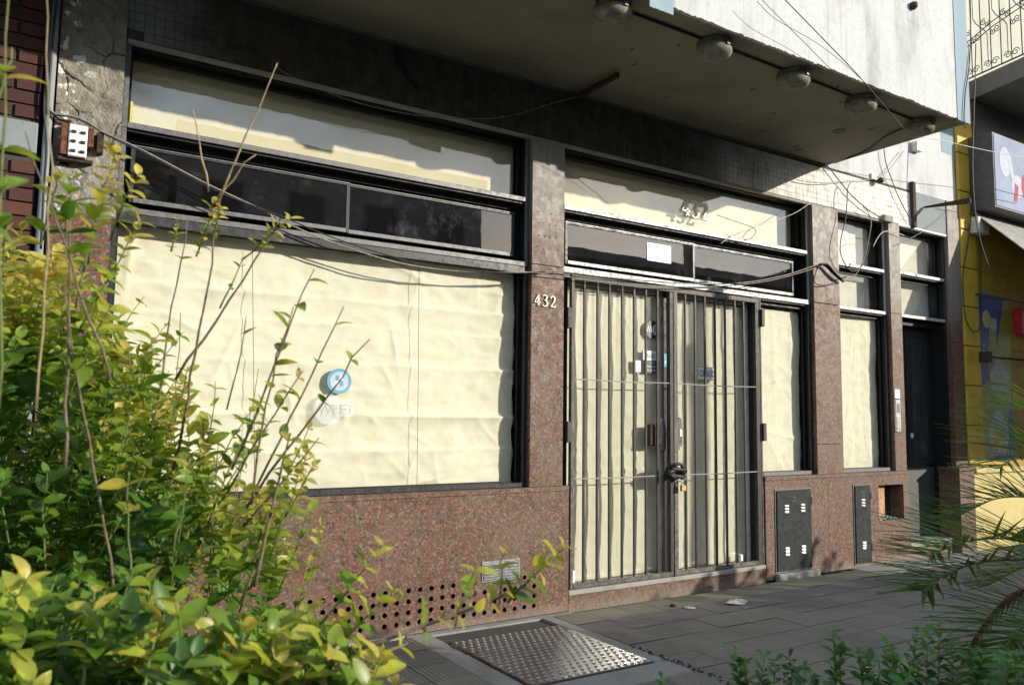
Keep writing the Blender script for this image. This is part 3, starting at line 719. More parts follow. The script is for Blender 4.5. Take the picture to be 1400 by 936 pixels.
sheet('paper_sheet', 3.43, 4.383, .152, 2.325, .126, 'paper', 'cream paper pleated behind the left leaf of the barred shop door', amp=.012, seed=8, vert=.75, creases=[(.95, .7, 2), (1.05, .5, 4)])
sheet('paper_sheet', 4.441, 5.385, .152, 2.325, .126, 'paper', 'cream paper pleated behind the right leaf of the barred shop door', amp=.011, seed=15, vert=.65, creases=[(1.8, .2, 2)])
sheet('paper_sheet', 5.50, 6.145, .885, 2.335, .135, 'paper', 'cream paper taped inside the narrow window right of the barred gate', amp=.014, seed=21, vert=.5, ragged=.012)
sheet('paper_sheet', 6.59, 7.335, .885, 2.375, .135, 'paper', 'cream paper inside the tall window between the second and third granite pilasters', amp=.014, seed=31, vert=.5, ragged=.01)
for nm, x0, x1, z0, z1, m_, lb in (('board', .445, 3.04, 2.88, 3.32, 'paper_smooth', 'cream board lining the long top window on the left'), ('board', 3.365, 6.155, 2.88, 3.32, 'paper_smooth', 'cream board lining the top window over the entrance that carries the large 432'),
      ('board', 6.58, 7.35, 2.84, 3.32, 'paper_pale', 'pale lining behind the uppermost pane of the third window'), ('board', 6.58, 7.35, 2.42, 2.81, 'paper_pale', 'pale lining behind the middle pane of the third window, left of the narrow pilaster'),
      ('board', 7.585, 8.44, 2.86, 3.32, 'paper_pale', 'pale lining behind the uppermost pane over the side door'), ('board', 7.585, 8.44, 2.42, 2.83, 'paper_pale', 'pale lining behind the lower pane directly over the side door')):
    tag(MB().box(x0, x1, .205, .208, z0, z1).build(nm, M[m_]), lb, 'board')
# ================================================================== SMALL THINGS ON THE FRONT
# mullions visible behind the top windows
# --- numbers: polygons drawn as stroked serif digits
def stroke(b, pts, wd, y0, y1, s, ox, oz):
    P = [Vector((p[0] * s + ox, p[1] * s + oz)) for p in pts]; L_ = []; R_ = []
    for i, p in enumerate(P):
        t = (P[min(i + 1, len(P) - 1)] - P[max(i - 1, 0)]).normalized(); n = Vector((-t.y, t.x)); q = wd[i] * s / 2 if isinstance(wd, list) else wd * s / 2
        L_.append(p + n * q); R_.append(p - n * q)
    for i in range(len(P) - 1): b.prism([(R_[i].x, R_[i].y), (R_[i + 1].x, R_[i + 1].y), (L_[i + 1].x, L_[i + 1].y), (L_[i].x, L_[i].y)], y0, y1)
def digit(ch, b, s, ox, oz, y0, y1):
    if ch == '4':
        stroke(b, [(.42, 1.0), (.02, .30)], .07, y0, y1, s, ox, oz); stroke(b, [(.0, .29), (.62, .29)], .09, y0, y1, s, ox, oz)
        stroke(b, [(.42, 1.0), (.42, .0)], .15, y0, y1, s, ox, oz); stroke(b, [(.28, .03), (.56, .03)], .07, y0, y1, s, ox, oz)
    if ch == '3':
        pts = [(.06, .93), (.14, .97), (.28, 1.0), (.42, .95), (.48, .82), (.44, .68), (.32, .58), (.20, .55), (.34, .53), (.48, .44), (.54, .28), (.48, .10), (.32, .01), (.14, .02), (.04, .12)]
        stroke(b, pts, [.12, .08, .07, .10, .14, .13, .08, .05, .08, .13, .16, .13, .07, .08, .14], y0, y1, s, ox, oz)
    if ch == '2':
        pts = [(.05, .78), (.10, .92), (.26, 1.0), (.42, .94), (.50, .78), (.46, .60), (.32, .40), (.16, .20), (.04, .05)]
        stroke(b, pts, [.16, .10, .07, .11, .15, .13, .09, .07, .07], y0, y1, s, ox, oz); stroke(b, [(.02, .05), (.30, .06), (.56, .03)], [.07, .13, .10], y0, y1, s, ox, oz); stroke(b, [(.54, .02), (.58, .22)], .06, y0, y1, s, ox, oz)
def number(x0, z0, s, pitch, y0, y1, mat, label):
    o = empty('house_number', (x0 + pitch * 1.3, y0, z0), label, 'house number')
    for i, ch in enumerate('432'):
        b = MB(); digit(ch, b, s, x0 + i * pitch, z0 - i * s * .02, y0, y1); b.build('digit', mat, o)
number(3.083, 2.125, .080, .068, -.034, -.0225, M['ivory'], 'small ivory raised numerals 432 screwed to the red granite pilaster left of the gate')
number(4.655, 3.035, .145, .113, .108, .124, M['ivory'], 'large ivory numerals 432 fixed to the top window over the entrance')
# --- security gate
GT = empty('security_gate', (4.43, 0, .14), 'black iron barred double gate closed over the papered shop door', 'gate')
yF0, yF1 = -.016, .016
fr = MB(); fr.box(3.420, 3.446, yF0, yF1, .135, 2.385); fr.box(3.446, 5.424, yF0 + .001, yF1, 2.347, 2.383); fr.build('outer_frame', M['gate_frame'], GT, bevel=.002)
MB().box(5.386, 5.438, yF0 + .002, yF1, .135, 2.385).build('hinge_post', M['gate'], GT, bevel=.002); MB().box(5.438, 5.452, yF0 - .002, yF1, .135, 2.385).build('hinge_post', M['gate_frame'], GT, bevel=.002)
for k, (a, c, bars) in enumerate(((3.449, 4.418, [3.551, 3.672, 3.788, 3.908, 4.027, 4.145, 4.264]), (4.421, 5.384, [4.562, 4.675, 4.791, 4.908, 5.026, 5.144, 5.256]))):
    lf = empty('gate_leaf', ((a + c) / 2, 0, .14)); W[lf.name] = Vector(((a + c) / 2, 0, .14)); lf.parent = GT; lf.location = W[lf.name] - W['security_gate']
    MB().box(a, c, yF0, yF1, .140, .172).build('bottom_rail', M['gate_frame'], lf, bevel=.002)
    if k == 0: MB().box(c - .036, c, -.020, .02, .173, 2.345).build('lock_stile', M['gate'], lf, bevel=.002)
    else: MB().box(a, a + .042, -.024, .02, .135, 2.352).build('lock_stile', M['gate_frame'], lf, bevel=.002)
    for x in bars:
        x += random.uniform(-.004, .004); bt = MB(); bt.box(x - .0078, x + .0078, -.0078, .0078, .172, 2.347); o = bt.build('bar', M['gate'], lf, bevel=.001); o.rotation_euler = (0, random.gauss(0, .0012), random.uniform(-.1, .1))
    for z in (.905, 1.618): MB().tube([(a, -.0115, z + .002), ((a + c) / 2, -.012, z - .003), (c, -.0115, z + .003)], .0045, 6).build('cross_rod', M['wire'], lf)
for (x, z) in ((3.392, 2.06), (3.392, 1.24), (5.464, 2.22), (5.464, 1.24)): MB().box(x - .02, x + .02, -.038, .01, z - .075, z + .075).build('hinge', M['gate'], GT, bevel=.003)
b = MB(); pr_ = [(4.458, 1.10), (4.458, 1.335), (4.475, 1.355), (4.50, 1.345), (4.508, 1.30), (4.508, 1.15), (4.50, 1.13), (4.48, 1.125), (4.48, 1.10)]
b.prism(pr_, -.022, -.012); b.build('lock_plate', M['gate_frame'], GT); MB().box(4.476, 4.502, -.027, -.0225, 1.205, 1.265).build('keyhole_plate', M['steel'], GT, bevel=.001)
MB().tube([(4.50, -.016, 1.26), (4.525, -.016, 1.265)], .006, 6).build('latch', M['dark_rust'], GT)
# chain bundle in rubber sleeve + padlock
ch = empty('lock_chain', (4.41, -.04, .93), 'black rubber-sleeved chain wound round the middle stiles of the gate', 'chain')
r = random.Random(4)
for k in range(5):
    pts = []; ph = r.uniform(0, 6); rx, rz = r.uniform(.065, .10), r.uniform(.03, .055); tilt = r.uniform(-.5, .5)
    for i in range(17):
        t = 2 * PI * i / 16 + ph; dx, dz = math.cos(t) * rx, math.sin(t) * rz * .7 + math.cos(t) * rz * tilt
        pts.append((4.405 + dx + r.uniform(-.006, .006), -.045 + .035 * math.sin(t * 1 + k) , .925 + dz + r.uniform(-.006, .006)))
    MB().tube(pts, r.uniform(.013, .018), 7).build('chain_loop', M['black'], ch, smooth=True)
MB().tube([(4.33, -.03, .955), (4.345, -.07, .985), (4.40, -.085, 1.0), (4.45, -.07, .99), (4.49, -.05, .95), (4.50, -.05, .90)], .013, 7).build('chain_loop', M['black'], ch, smooth=True)
MB().tube([(4.47, -.055, .90), (4.50, -.058, .93), (4.505, -.058, .88), (4.475, -.055, .855)], .007, 6).build('chain_link', M['steel'], ch)
pk = empty('padlock', (4.475, -.06, .79), 'small brass padlock hanging from the chain on the gate', 'padlock')
MB().box(4.452, 4.502, -.07, -.048, .785, .832).build('body', M['brass'], pk, bevel=.004)
MB().tube([(4.462, -.059, .83), (4.463, -.059, .86), (4.477, -.059, .872), (4.491, -.059, .86), (4.492, -.059, .83)], .004, 6).build('shackle', M['steel'], pk)
# --- stickers and notices
def disc(cx, cz, r, y, n=36, squash=1): return [(cx + r * squash * math.cos(2 * PI * i / n), cz + r * math.sin(2 * PI * i / n)) for i in range(n)]
def plate(poly, y0, y1, name, mat, parent=None): return MB().prism(poly, y0, y1).build(name, mat, parent)
def rect(x0, x1, z0, z1): return [(x0, z0), (x1, z0), (x1, z1), (x0, z1)]
def sticker(x, z, label, cat='sticker', y=.0935): return empty('sticker', (x, y, z), label, cat)
YG = .0868   # front of the door glass
s_ = sticker(4.295, 2.045, 'round black wifi sticker on the door glass behind the gate', y=YG)
plate(disc(4.295, 2.045, .072, 0), YG - .0012, YG, 'backing', M['print_black'], s_)
rg = disc(4.338, 2.045, .044, 0, 20); plate(rg, YG - .0018, YG - .0013, 'white_half', M['print_white'], s_)
text('Wi', 4.255, 2.048, YG - .0020, .055, .058, mat=M['print_white'], parent=s_); text('Fi', 4.338, 2.043, YG - .0026, .058, .046, mat=M['print_black'], parent=s_)
s_ = sticker(4.29, 1.80, 'black and white BAÑOS notice for customers only on the door glass behind the gate', 'notice', YG)
plate(rect(4.185, 4.395, 1.80, 1.875), YG - .001, YG, 'white_panel', M['print_white'], s_); plate(rect(4.215, 4.385, 1.70, 1.799), YG - .001, YG, 'black_panel', M['print_black'], s_)
text('BAÑOS', 4.295, 1.840, YG - .0016, .045, .13, mat=M['print_black'], parent=s_)
for i, t_ in enumerate(('USO', 'EXCLUSIVO', 'DE CLIENTES')): text(t_, 4.297, 1.781 - i * .030, YG - .0016, .017, [.045, .12, .14][i], mat=M['print_white'], parent=s_)
s_ = sticker(4.14, 1.745, 'small white card with fine print left of the BAÑOS notice', 'notice', YG)
plate(rect(4.10, 4.185, 1.70, 1.795), YG - .001, YG, 'card', M['print_grey'], s_); plate(rect(4.122, 4.172, 1.71, 1.79), YG - .0016, YG - .0011, 'white_panel', M['print_white'], s_)
for i in range(5): plate(rect(4.128, 4.166, 1.72 + i * .013, 1.724 + i * .013), YG - .002, YG - .0017, 'print_line', M['print_grey'], s_)
s_ = sticker(4.895, 1.72, 'white CERRADO closed sign hanging on the right door leaf', 'sign', YG)
plate(rect(4.79, 5.005, 1.665, 1.775), YG - .003, YG, 'board', M['print_grey'], s_); plate(rect(4.797, 4.998, 1.672, 1.768), YG - .004, YG - .0031, 'face', M['print_white'], s_)
text('CERRADO', 4.897, 1.720, YG - .0046, .055, .178, mat=M['print_black'], parent=s_)
s_ = sticker(4.427, 1.80, 'small teal label on the door meeting stile', y=.0745); plate(rect(4.405, 4.438, 1.755, 1.86), .0735, .0745, 'label', M['print_teal'], s_); plate(rect(4.415, 4.428, 1.785, 1.80), .0729, .0734, 'mark', M['print_white'], s_)
# left window stickers on the outside of the glass
YL = .0945
s_ = sticker(1.725, 1.555, 'round sky-blue sticker with a quartered shield on the big left window', y=YL)
SX, SZ = 1.722, 1.548
plate(disc(SX, SZ, .078, 0), YL - .0010, YL, 'blue_ring', M['print_blue'], s_); plate(disc(SX, SZ, .059, 0), YL - .0015, YL - .0011, 'pale_centre', M['sign_pale'], s_)
for (a, c, d, e, m_) in ((-.026, -.001, .003, .034, 'print_blue'), (.001, .026, -.03, .001, 'print_blue'), (.001, .024, .004, .031, 'print_white'), (-.024, -.001, -.028, 0, 'print_white')): plate(rect(SX + a, SX + c, SZ + d, SZ + e), YL - .002, YL - .0016, 'shield_quarter', M[m_], s_)
s_ = sticker(1.70, 1.40, 'faded milky WiFi sticker below the round blue one on the left window', y=YL)
GX, GZ = 1.705, 1.375
plate(disc(GX - .045, GZ, .093, 0), YL - .0010, YL, 'pale_disc', M['ghost_white'], s_); plate(disc(GX + .065, GZ + .005, .055, 0), YL - .0014, YL - .0011, 'pale_disc', M['ghost_white'], s_)
text('Wi', GX - .06, GZ, YL - .0016, .062, .10, mat=M['ghost_grey'], parent=s_); text('Fi', GX + .062, GZ, YL - .0019, .062, .075, mat=M['ghost_grey'], parent=s_)
# white paper on the middle pane over the gate
pn = tag(MB().box(4.245, 4.50, .0855, .0870, 2.60, 2.745).build('paper_note', M['print_white']), 'blank white paper stuck to the pane above the gate', 'paper')
# torn tape at the left top window
tp = tag(MB().box(.462, .49, .118, .1195, 2.93, 3.05).build('tape', M['tape_yellow']), 'yellow tape strip at the left edge of the long top window', 'tape')
# white box under the gate corner
tag(B('sealed_box', (3.462, 3.50, .03, .06, .172, .255), M['white']), 'small white box at the foot of the left gate leaf', 'box')
tag(B('sealed_box', (5.215, 5.255, .04, .07, .172, .225), M['white']), 'small white box at the foot of the right gate leaf', 'box')
# --- vent grille in the plinth
vg = empty('vent_grille', (2.835, -.03, .265), 'small galvanised louvred vent set in the red granite plinth', 'vent')
b = MB(); b.box(2.688, 2.984, -.036, -.028, .262, .272); b.box(2.688, 2.984, -.036, -.028, .386, .396); b.box(2.688, 2.70, -.036, -.028, .272, .386); b.box(2.972, 2.984, -.036, -.028, .272, .386); b.box(2.826, 2.846, -.038, -.028, .272, .386); b.build('frame', M['steel'], vg, bevel=.0015)
MB().box(2.70, 2.972, -.0305, -.0295, .272, .386).build('backing', M['black'], vg)
for (a, c) in ((2.701, 2.825), (2.847, 2.971)):
    for i in range(6):
        z = .276 + i * .0185; b = MB(); b.add([(a, -.031, z + .012), (c, -.031, z + .012), (c, -.042, z), (a, -.042, z), (a, -.031, z + .0135), (c, -.031, z + .0135), (c, -.043, z + .001), (a, -.043, z + .001)], [(0, 1, 2, 3), (4, 5, 6, 7), (2, 3, 7, 6), (0, 1, 5, 4)]); b.build('slat', M['steel'], vg)
# --- utility cabinets
def cabinet(x0, x1, z0, z1, label, cols, mark):
    o = empty('utility_cabinet', ((x0 + x1) / 2, -.03, z0), label, 'utility cabinet')
    b = MB(); f = .012
    b.box(x0 - f, x1 + f, -.037, -.029, z0 - f, z0); b.box(x0 - f, x1 + f, -.037, -.029, z1, z1 + f); b.box(x0 - f, x0, -.037, -.029, z0, z1); b.box(x1, x1 + f, -.037, -.029, z0, z1); b.build('frame', M['frame_grey'], o, bevel=.001)
    MB().box(x0 + .002, x1 - .002, -.047, -.030, z0 + .002, z1 - .004).build('door', M['cabinet'], o, bevel=.003)
    for cx in cols:
        for zc in (z1 - .19, z0 + .13):
            for i in range(3): 
                b = MB(); z = zc + i * .026; b.add([(cx - .026, -.0472, z + .015), (cx + .026, -.0472, z + .015), (cx + .022, -.056, z), (cx - .022, -.056, z), (cx - .026, -.0472, z - .002), (cx + .026, -.0472, z - .002)], [(0, 1, 2, 3), (3, 2, 5, 4), (0, 3, 4), (1, 5, 2)]); b.build('louvre', M['steel'], o)
    MB().box(x1 - .008, x1 + .012, -.052, -.036, z1 - .13, z1 - .07).build('hinge', M['gate'], o)
    if z1 > .745 or True: MB().box(x1 - .008, x1 + .012, -.052, -.036, z0 + .10, z0 + .16).build('hinge', M['gate'], o)
    cx = (x0 + x1) / 2
    for i, t_ in enumerate(mark): text(t_, cx, z1 - .06 - i * .032, -.0472, .016, mat=M['frame_grey'], parent=o, name='embossed_mark')
    return o
cabinet(5.585, 6.045, .065, .742, 'wide dark steel utility cabinet door in the right plinth beside the gate', (5.71, 5.925), ('GAS', 'LLAVE'))
cabinet(6.675, 6.915, .035, .745, 'narrow dark steel utility cabinet door in the right plinth beside the open niche', (6.795,), ('EPEC', 'GAS'))
# --- intercom
ic = empty('intercom', (7.40, -.03, 1.23), 'grey metal intercom panel with buttons on the third pilaster', 'intercom')
MB().box(7.375, 7.455, -.040, -.0225, 1.24, 1.56).build('panel', M['steel'], ic, bevel=.003); MB().box(7.375, 7.455, -.038, -.0225, 1.57, 1.66).build('white_label', M['white'], ic, bevel=.002)
for i in range(4):
    for k in range(2): MB().box(7.388 + k * .032, 7.408 + k * .032, -.045, -.0402, 1.27 + i * .033, 1.29 + i * .033).build('button', M['offwhite'], ic)
MB().box(7.39, 7.44, -.0415, -.0402, 1.43, 1.52).build('speaker_grille', M['frame_grey'], ic)
# --- old terminal block left
tb = empty('terminal_block', (.21, -.05, 2.63), 'old white ceramic terminal block on rusty brackets on the crumbling plaster column', 'junction box')
MB().box(.183, .268, -.085, -.03, 2.635, 2.80).build('ceramic_panel', M['white'], tb, bevel=.004)
for i in range(3):
    for k in range(2): MB().box(.195 + k * .042, .216 + k * .042, -.094, -.085, 2.655 + i * .05, 2.667 + i * .05).build('terminal', M['dark_rust'], tb)
MB().box(.150, .181, -.075, -.02, 2.64, 2.80).build('rusty_bracket', M['rust'], tb, bevel=.002); MB().box(.272, .297, -.075, -.01, 2.70, 2.80).build('rusty_bracket', M['rust'], tb, bevel=.002); MB().box(.14, .30, -.06, -.01, 2.615, 2.633).build('rusty_bracket', M['dark_rust'], tb, bevel=.002)
tag(B('rusty_bracket', (.312, .345, -.06, -.01, 2.68, 2.79), M['dark_rust'], None, .003), 'short rusty angle bracket right of the white terminal block', 'bracket')
# --- balcony lamps
l0 = None
LP = [(2.86, -1.150), (3.70, -1.150), (4.49, -1.140), (5.28, -1.130), (6.08, -1.118)]
LB = ['round bulkhead lamp under the balcony, the nearest and brightest of five', 'second round bulkhead lamp under the balcony from the street-left end', 'middle round bulkhead lamp of the five under the balcony', 'fourth round bulkhead lamp under the balcony, just before the last', 'last round bulkhead lamp under the balcony at its far right corner']
lb_me = MB().lathe((0, 0, 0), [(.105, 0), (.112, -.012), (.112, -.036), (.10, -.040)], 28).build('t', M['lamp_base'], smooth=False).data
lg_me = MB().lathe((0, 0, 0), [(.104, -.036), (.113, -.042), (.114, -.070), (.108, -.088), (.088, -.102), (.05, -.110), (.004, -.112)], 28).build('t', M['lamp_glass'], smooth='norm').data
lc_me = MB().box(-.012, .012, -.125, -.105, -.06, -.02).build('t', M['lamp_base']).data
for o in [o for o in C.objects if o.name.startswith('t') and (o.name == 't' or o.name.startswith('t.'))]: bpy.data.objects.remove(o)
# meshes were recentred; restore their height offsets when placing
for i, (x, y) in enumerate(LP):
    o = empty('bulkhead_lamp', (x, y, 3.76), LB[i], 'lamp', 'round lamps under the balcony')
    inst('base', lb_me, (x, y, 3.76 - .040), o); inst('glass_shade', lg_me, (x, y, 3.76 - .112), o); inst('clip', lc_me, (x, y - .115, 3.70), o)
def cable(pts, r, mat, label, name='cable', cat='cable', sub=6, n=5, group=None, parts=None):
    P = [Vector(p) for p in pts]; out = []
    for i in range(len(P) - 1):
        p0, p1, p2, p3 = P[max(i - 1, 0)], P[i], P[i + 1], P[min(i + 2, len(P) - 1)]
        for k in range(sub):
            t = k / sub; out.append(.5 * ((2 * p1) + (p2 - p0) * t + (2 * p0 - 5 * p1 + 4 * p2 - p3) * t * t + (3 * p1 - p0 - 3 * p2 + p3) * t ** 3))
    out.append(P[-1]); o = MB().tube(out, r, n).build(name, M[mat], smooth=True)
    if label: tag(o, label, cat, group)
    return o
cd = cable([(1.2, -1.15, 3.752), (2.86, -1.15, 3.750), (3.70, -1.15, 3.750), (4.49, -1.14, 3.751), (5.28, -1.13, 3.75), (6.08, -1.118, 3.75)], .009, 'cable', 'dark conduit running between the round lamps under the balcony', 'conduit', 'conduit')
cable([(6.08, -1.05, 3.75), (6.15, -.8, 3.752), (6.36, -.45, 3.752), (6.42, -.1, 3.75)], .008, 'cable', 'thin dark cable from the last balcony lamp back to the wall', sub=4)
# dark iron bracket under the soffit
bk = empty('wall_bracket', (3.45, -.05, 3.62), 'dark iron angle bracket sticking out under the balcony above the first pilaster', 'bracket')
MB().box(3.40, 3.47, -.05, -.005, 3.62, 3.73).build('base_plate', M['dark_rust'], bk); b = MB(); b.box(3.43, 3.46, -.50, -.05, 3.70, 3.735); b.build('arm', M['dark_rust'], bk)
# torn dark strip hanging on the lintel
tag(MB().prism([(1.98, 3.72), (2.03, 3.72), (2.05, 3.62), (2.10, 3.54), (2.16, 3.47), (2.07, 3.52), (2.02, 3.60), (1.985, 3.66)], -.02, -.006).build('hanging_strip', M['black']), 'dark torn strip hanging from the lintel over the long top window', 'rubber strip')
# iron stub + arm at right, camera, box
ar = empty('sign_bracket', (7.86, -.05, 3.33), 'rusty iron sign bracket with a long arm above the side door', 'bracket')
MB().box(7.80, 7.855, -.04, -.002, 3.345, 3.83).build('post', M['dark_rust'], ar, bevel=.003)
b = MB(); b.add([(8.02, -.02, 3.60), (8.02, -.02, 3.585), (8.17, -.42, 3.63), (8.17, -.42, 3.57), (8.045, -.02, 3.60), (8.045, -.02, 3.585), (8.195, -.42, 3.63), (8.195, -.42, 3.57)], [(0, 1, 3, 2), (4, 6, 7, 5), (0, 2, 6, 4), (1, 5, 7, 3), (2, 3, 7, 6), (0, 4, 5, 1)]); b.build('arm', M['dark_rust'], ar)
sc = empty('security_camera', (7.20, -.06, 3.72), 'small white dome camera on a bracket on the white wall over the third window', 'camera')
MB().box(7.12, 7.30, -.02, -.002, 3.74, 3.80).build('bracket', M['offwhite'], sc, bevel=.003); MB().lathe((7.20, -.06, 3.70), [(.012, 0), (.032, .012), (.036, .035), (.02, .055)], 12).build('housing', M['black'], sc, smooth='norm')
jb = tag(B('junction_box', (7.86, 7.97, -.06, -.002, 4.17, 4.27), M['offwhite'], None, .004), 'small grey junction box high on the white wall', 'junction box')
tag(B('cable_clamp', (7.27, 7.42, -.05, -.014, 3.335, 3.40), M['concrete_light'], None, .004), 'stone-coloured cable clamp block over the third pilaster', 'clamp')
tag(MB().lathe((5.28 + .35, -1.362, 4.46), [(.012, 0), (.03, .02), (.028, .05), (.008, .055)], 10, 'z').build('drain_spout', M['dark_rust']), 'small dark drain spout on the white balcony front', 'drain spout')
cable([(0.094, -0.055, 2.861), (0.134, -0.055, 2.839), (0.199, -0.055, 2.846), (0.335, -0.055, 2.797), (0.549, -0.055, 2.728), (0.853, -0.055, 2.612), (1.136, -0.055, 2.520), (1.439, -0.055, 2.412), (1.714, -0.055, 2.350), (2.005, -0.055, 2.302), (2.315, -0.055, 2.290), (2.645, -0.055, 2.307), (2.998, -0.055, 2.346), (3.248, -0.055, 2.378), (3.444, -0.055, 2.384), (3.717, -0.055, 2.386), (4.229, -0.055, 2.405), (4.709, -0.055, 2.436), (5.230, -0.055, 2.502), (5.703, -0.055, 2.609), (6.057, -0.055, 2.720), (6.237, -0.055, 2.782)], 0.0052, 'grey_cable', 'thick dusty cable sagging across the whole front from the plaster column to the second pilaster')
cable([(0.117, -0.065, 2.836), (0.232, -0.065, 2.834), (0.370, -0.065, 2.773), (0.585, -0.065, 2.700), (0.930, -0.065, 2.569), (1.260, -0.065, 2.489), (1.570, -0.065, 2.406), (1.901, -0.065, 2.344), (2.309, -0.065, 2.302), (2.871, -0.065, 2.325), (3.146, -0.065, 2.366)], 0.0042, 'cable', 'thinner black cable running just below the thick one over the left bay')
cable([(3.087, -0.060, 2.344), (3.507, -0.060, 2.352), (4.000, -0.060, 2.358), (4.459, -0.060, 2.387), (4.958, -0.060, 2.443), (5.503, -0.060, 2.542), (5.998, -0.060, 2.680), (6.294, -0.060, 2.781)], 0.004, 'grey_cable', 'second dusty cable sagging over the top of the gate')
cable([(1.207, -0.100, 3.351), (1.302, -0.100, 3.317), (1.666, -0.100, 3.255), (2.059, -0.100, 3.258), (2.486, -0.100, 3.318), (2.832, -0.100, 3.419), (3.204, -0.100, 3.599), (3.468, -0.100, 3.715)], 0.0025, 'grey_cable', 'thin wire sagging across the dark lintel over the long top window')
cable([(6.176, -0.060, 2.733), (6.241, -0.060, 2.774), (6.315, -0.060, 2.762), (6.421, -0.060, 2.705), (6.561, -0.060, 2.644)], 0.013, 'black', 'bunched black cable end hanging in front of the second pilaster')
cable([(6.202, -0.080, 2.760), (6.298, -0.080, 2.778), (6.404, -0.080, 2.714), (6.500, -0.080, 2.670), (6.578, -0.080, 2.692)], 0.008, 'black', 'loose black cable twist beside the bunched end')
cable([(6.200, -0.050, 2.737), (6.144, -0.050, 2.636), (6.174, -0.050, 2.585), (6.301, -0.050, 2.585), (6.464, -0.050, 2.622)], 0.005, 'cable', 'small slack black loop hanging on the second pilaster')
cable([(6.546, -0.070, 2.641), (6.718, -0.070, 2.715), (6.837, -0.070, 2.834), (6.913, -0.070, 2.965), (6.967, -0.070, 3.116), (7.010, -0.070, 3.266), (6.967, -0.070, 3.369), (6.887, -0.070, 3.408)], 0.0045, 'grey_cable', 'grey cable rising from the bunch over the third window')
cable([(6.670, -0.090, 3.612), (6.622, -0.090, 3.540), (6.605, -0.090, 3.416), (6.575, -0.090, 3.235), (6.501, -0.090, 3.050), (6.485, -0.090, 2.909), (6.557, -0.090, 2.799), (6.667, -0.090, 2.749), (6.806, -0.090, 2.814), (6.905, -0.090, 2.939), (6.946, -0.090, 3.073)], 0.005, 'cable', 'long loose dark loop hanging over the third window')
cable([(6.389, -0.040, 3.738), (6.508, -0.040, 3.660), (6.628, -0.040, 3.581), (6.739, -0.040, 3.514), (6.887, -0.040, 3.451), (7.050, -0.040, 3.395), (7.205, -0.040, 3.360)], 0.0055, 'cable', 'dark cable slanting down the white wall to the clamp block')
cable([(7.662, -0.040, 4.128), (7.553, -0.040, 4.030), (7.380, -0.040, 3.876), (7.139, -0.040, 3.743), (6.768, -0.040, 3.656), (6.263, -0.040, 3.547), (5.948, -0.040, 3.520)], 0.004, 'grey_cable', 'thin cable swagged across the mosaic tiles at the edge of the shade')
cable([(6.167, -0.020, 3.355), (5.893, -0.020, 3.197), (5.401, -0.020, 3.013), (5.097, -0.020, 2.882), (4.964, -0.020, 2.808)], 0.003, 'white_cable', 'pale wire slanting over the right end of the large 432 window')
cable([(4.924, -0.020, 3.046), (5.100, -0.020, 3.027), (5.364, -0.020, 3.001), (5.400, -0.020, 2.961), (5.324, -0.020, 2.893), (5.233, -0.020, 2.887), (5.298, -0.020, 2.960), (5.383, -0.020, 3.004)], 0.003, 'cable', 'small coil of dark wire over the large 432 window')
cable([(7.304, -0.040, 4.104), (7.333, -0.040, 3.943), (7.425, -0.040, 3.785), (7.519, -0.040, 3.641), (7.640, -0.040, 3.508), (7.764, -0.040, 3.389)], 0.005, 'cable', 'dark cable hanging down the white wall to the side door bracket')
cable([(7.050, -0.060, 3.041), (7.127, -0.060, 3.139), (7.227, -0.060, 3.211), (7.402, -0.060, 3.235), (7.579, -0.060, 3.222)], 0.004, 'white_cable', 'pale slack loop across the third pilaster')
cable([(8.535, -0.060, 3.665), (8.280, -0.060, 3.491), (8.008, -0.060, 3.350), (7.761, -0.060, 3.239), (7.471, -0.060, 3.110)], 0.003, 'grey_cable', 'thin wire from the yellow pilaster down over the side door window')
cable([(8.940, -0.060, 4.507), (8.917, -0.060, 3.999), (8.827, -0.060, 3.407), (8.677, -0.060, 2.982), (8.655, -0.060, 2.675), (8.696, -0.060, 2.439), (8.836, -0.060, 2.330), (8.977, -0.060, 2.396), (9.016, -0.060, 2.692), (9.039, -0.060, 3.187), (9.025, -0.060, 3.600)], 0.006, 'cable', 'black cable looping down the yellow pilaster')
cable([(6.381, -0.600, 3.907), (6.705, -0.600, 3.920), (7.122, -0.600, 3.985), (7.409, -0.600, 4.015), (7.629, -0.600, 4.030), (8.261, -0.600, 4.080), (9.259, -0.600, 4.185)], 0.0035, 'white_cable', 'pale wire stretched from under the balcony corner to the box sign')
cable([(3.970, -1.420, 4.072), (4.146, -1.420, 3.998), (4.478, -1.420, 3.862), (4.833, -1.420, 3.712), (5.082, -1.420, 3.587), (5.360, -1.420, 3.443)], 0.0035, 'cable', 'dark wire slanting down in front of the white balcony front')
cable([(3.759, -1.450, 3.917), (3.927, -1.450, 3.852), (4.299, -1.450, 3.811), (4.588, -1.450, 3.747), (4.894, -1.450, 3.648)], 0.0022, 'grey_cable', 'thin grey wire over the white balcony front')
cable([(6.462, -1.360, 4.854), (6.449, -1.360, 4.538), (6.403, -1.360, 4.216), (6.331, -1.360, 3.985), (6.293, -1.360, 3.765), (6.308, -1.360, 3.678)], 0.005, 'cable', 'black cable hanging down the blue corner of the balcony')
cable([(8.352, -0.450, 5.299), (8.307, -0.450, 4.890), (8.241, -0.450, 4.405), (8.185, -0.450, 3.854), (8.229, -0.450, 3.327), (8.425, -0.450, 2.927)], 0.006, 'cable', 'black cable falling beside the box sign past the awning')
cable([(0.090, -0.050, 3.483), (0.085, -0.050, 3.285), (0.084, -0.050, 3.091), (0.083, -0.050, 2.937), (0.094, -0.050, 2.862), (0.135, -0.050, 2.825), (0.194, -0.050, 2.823)], 0.006, 'cable', 'black cable running down beside the pale pipe at left')
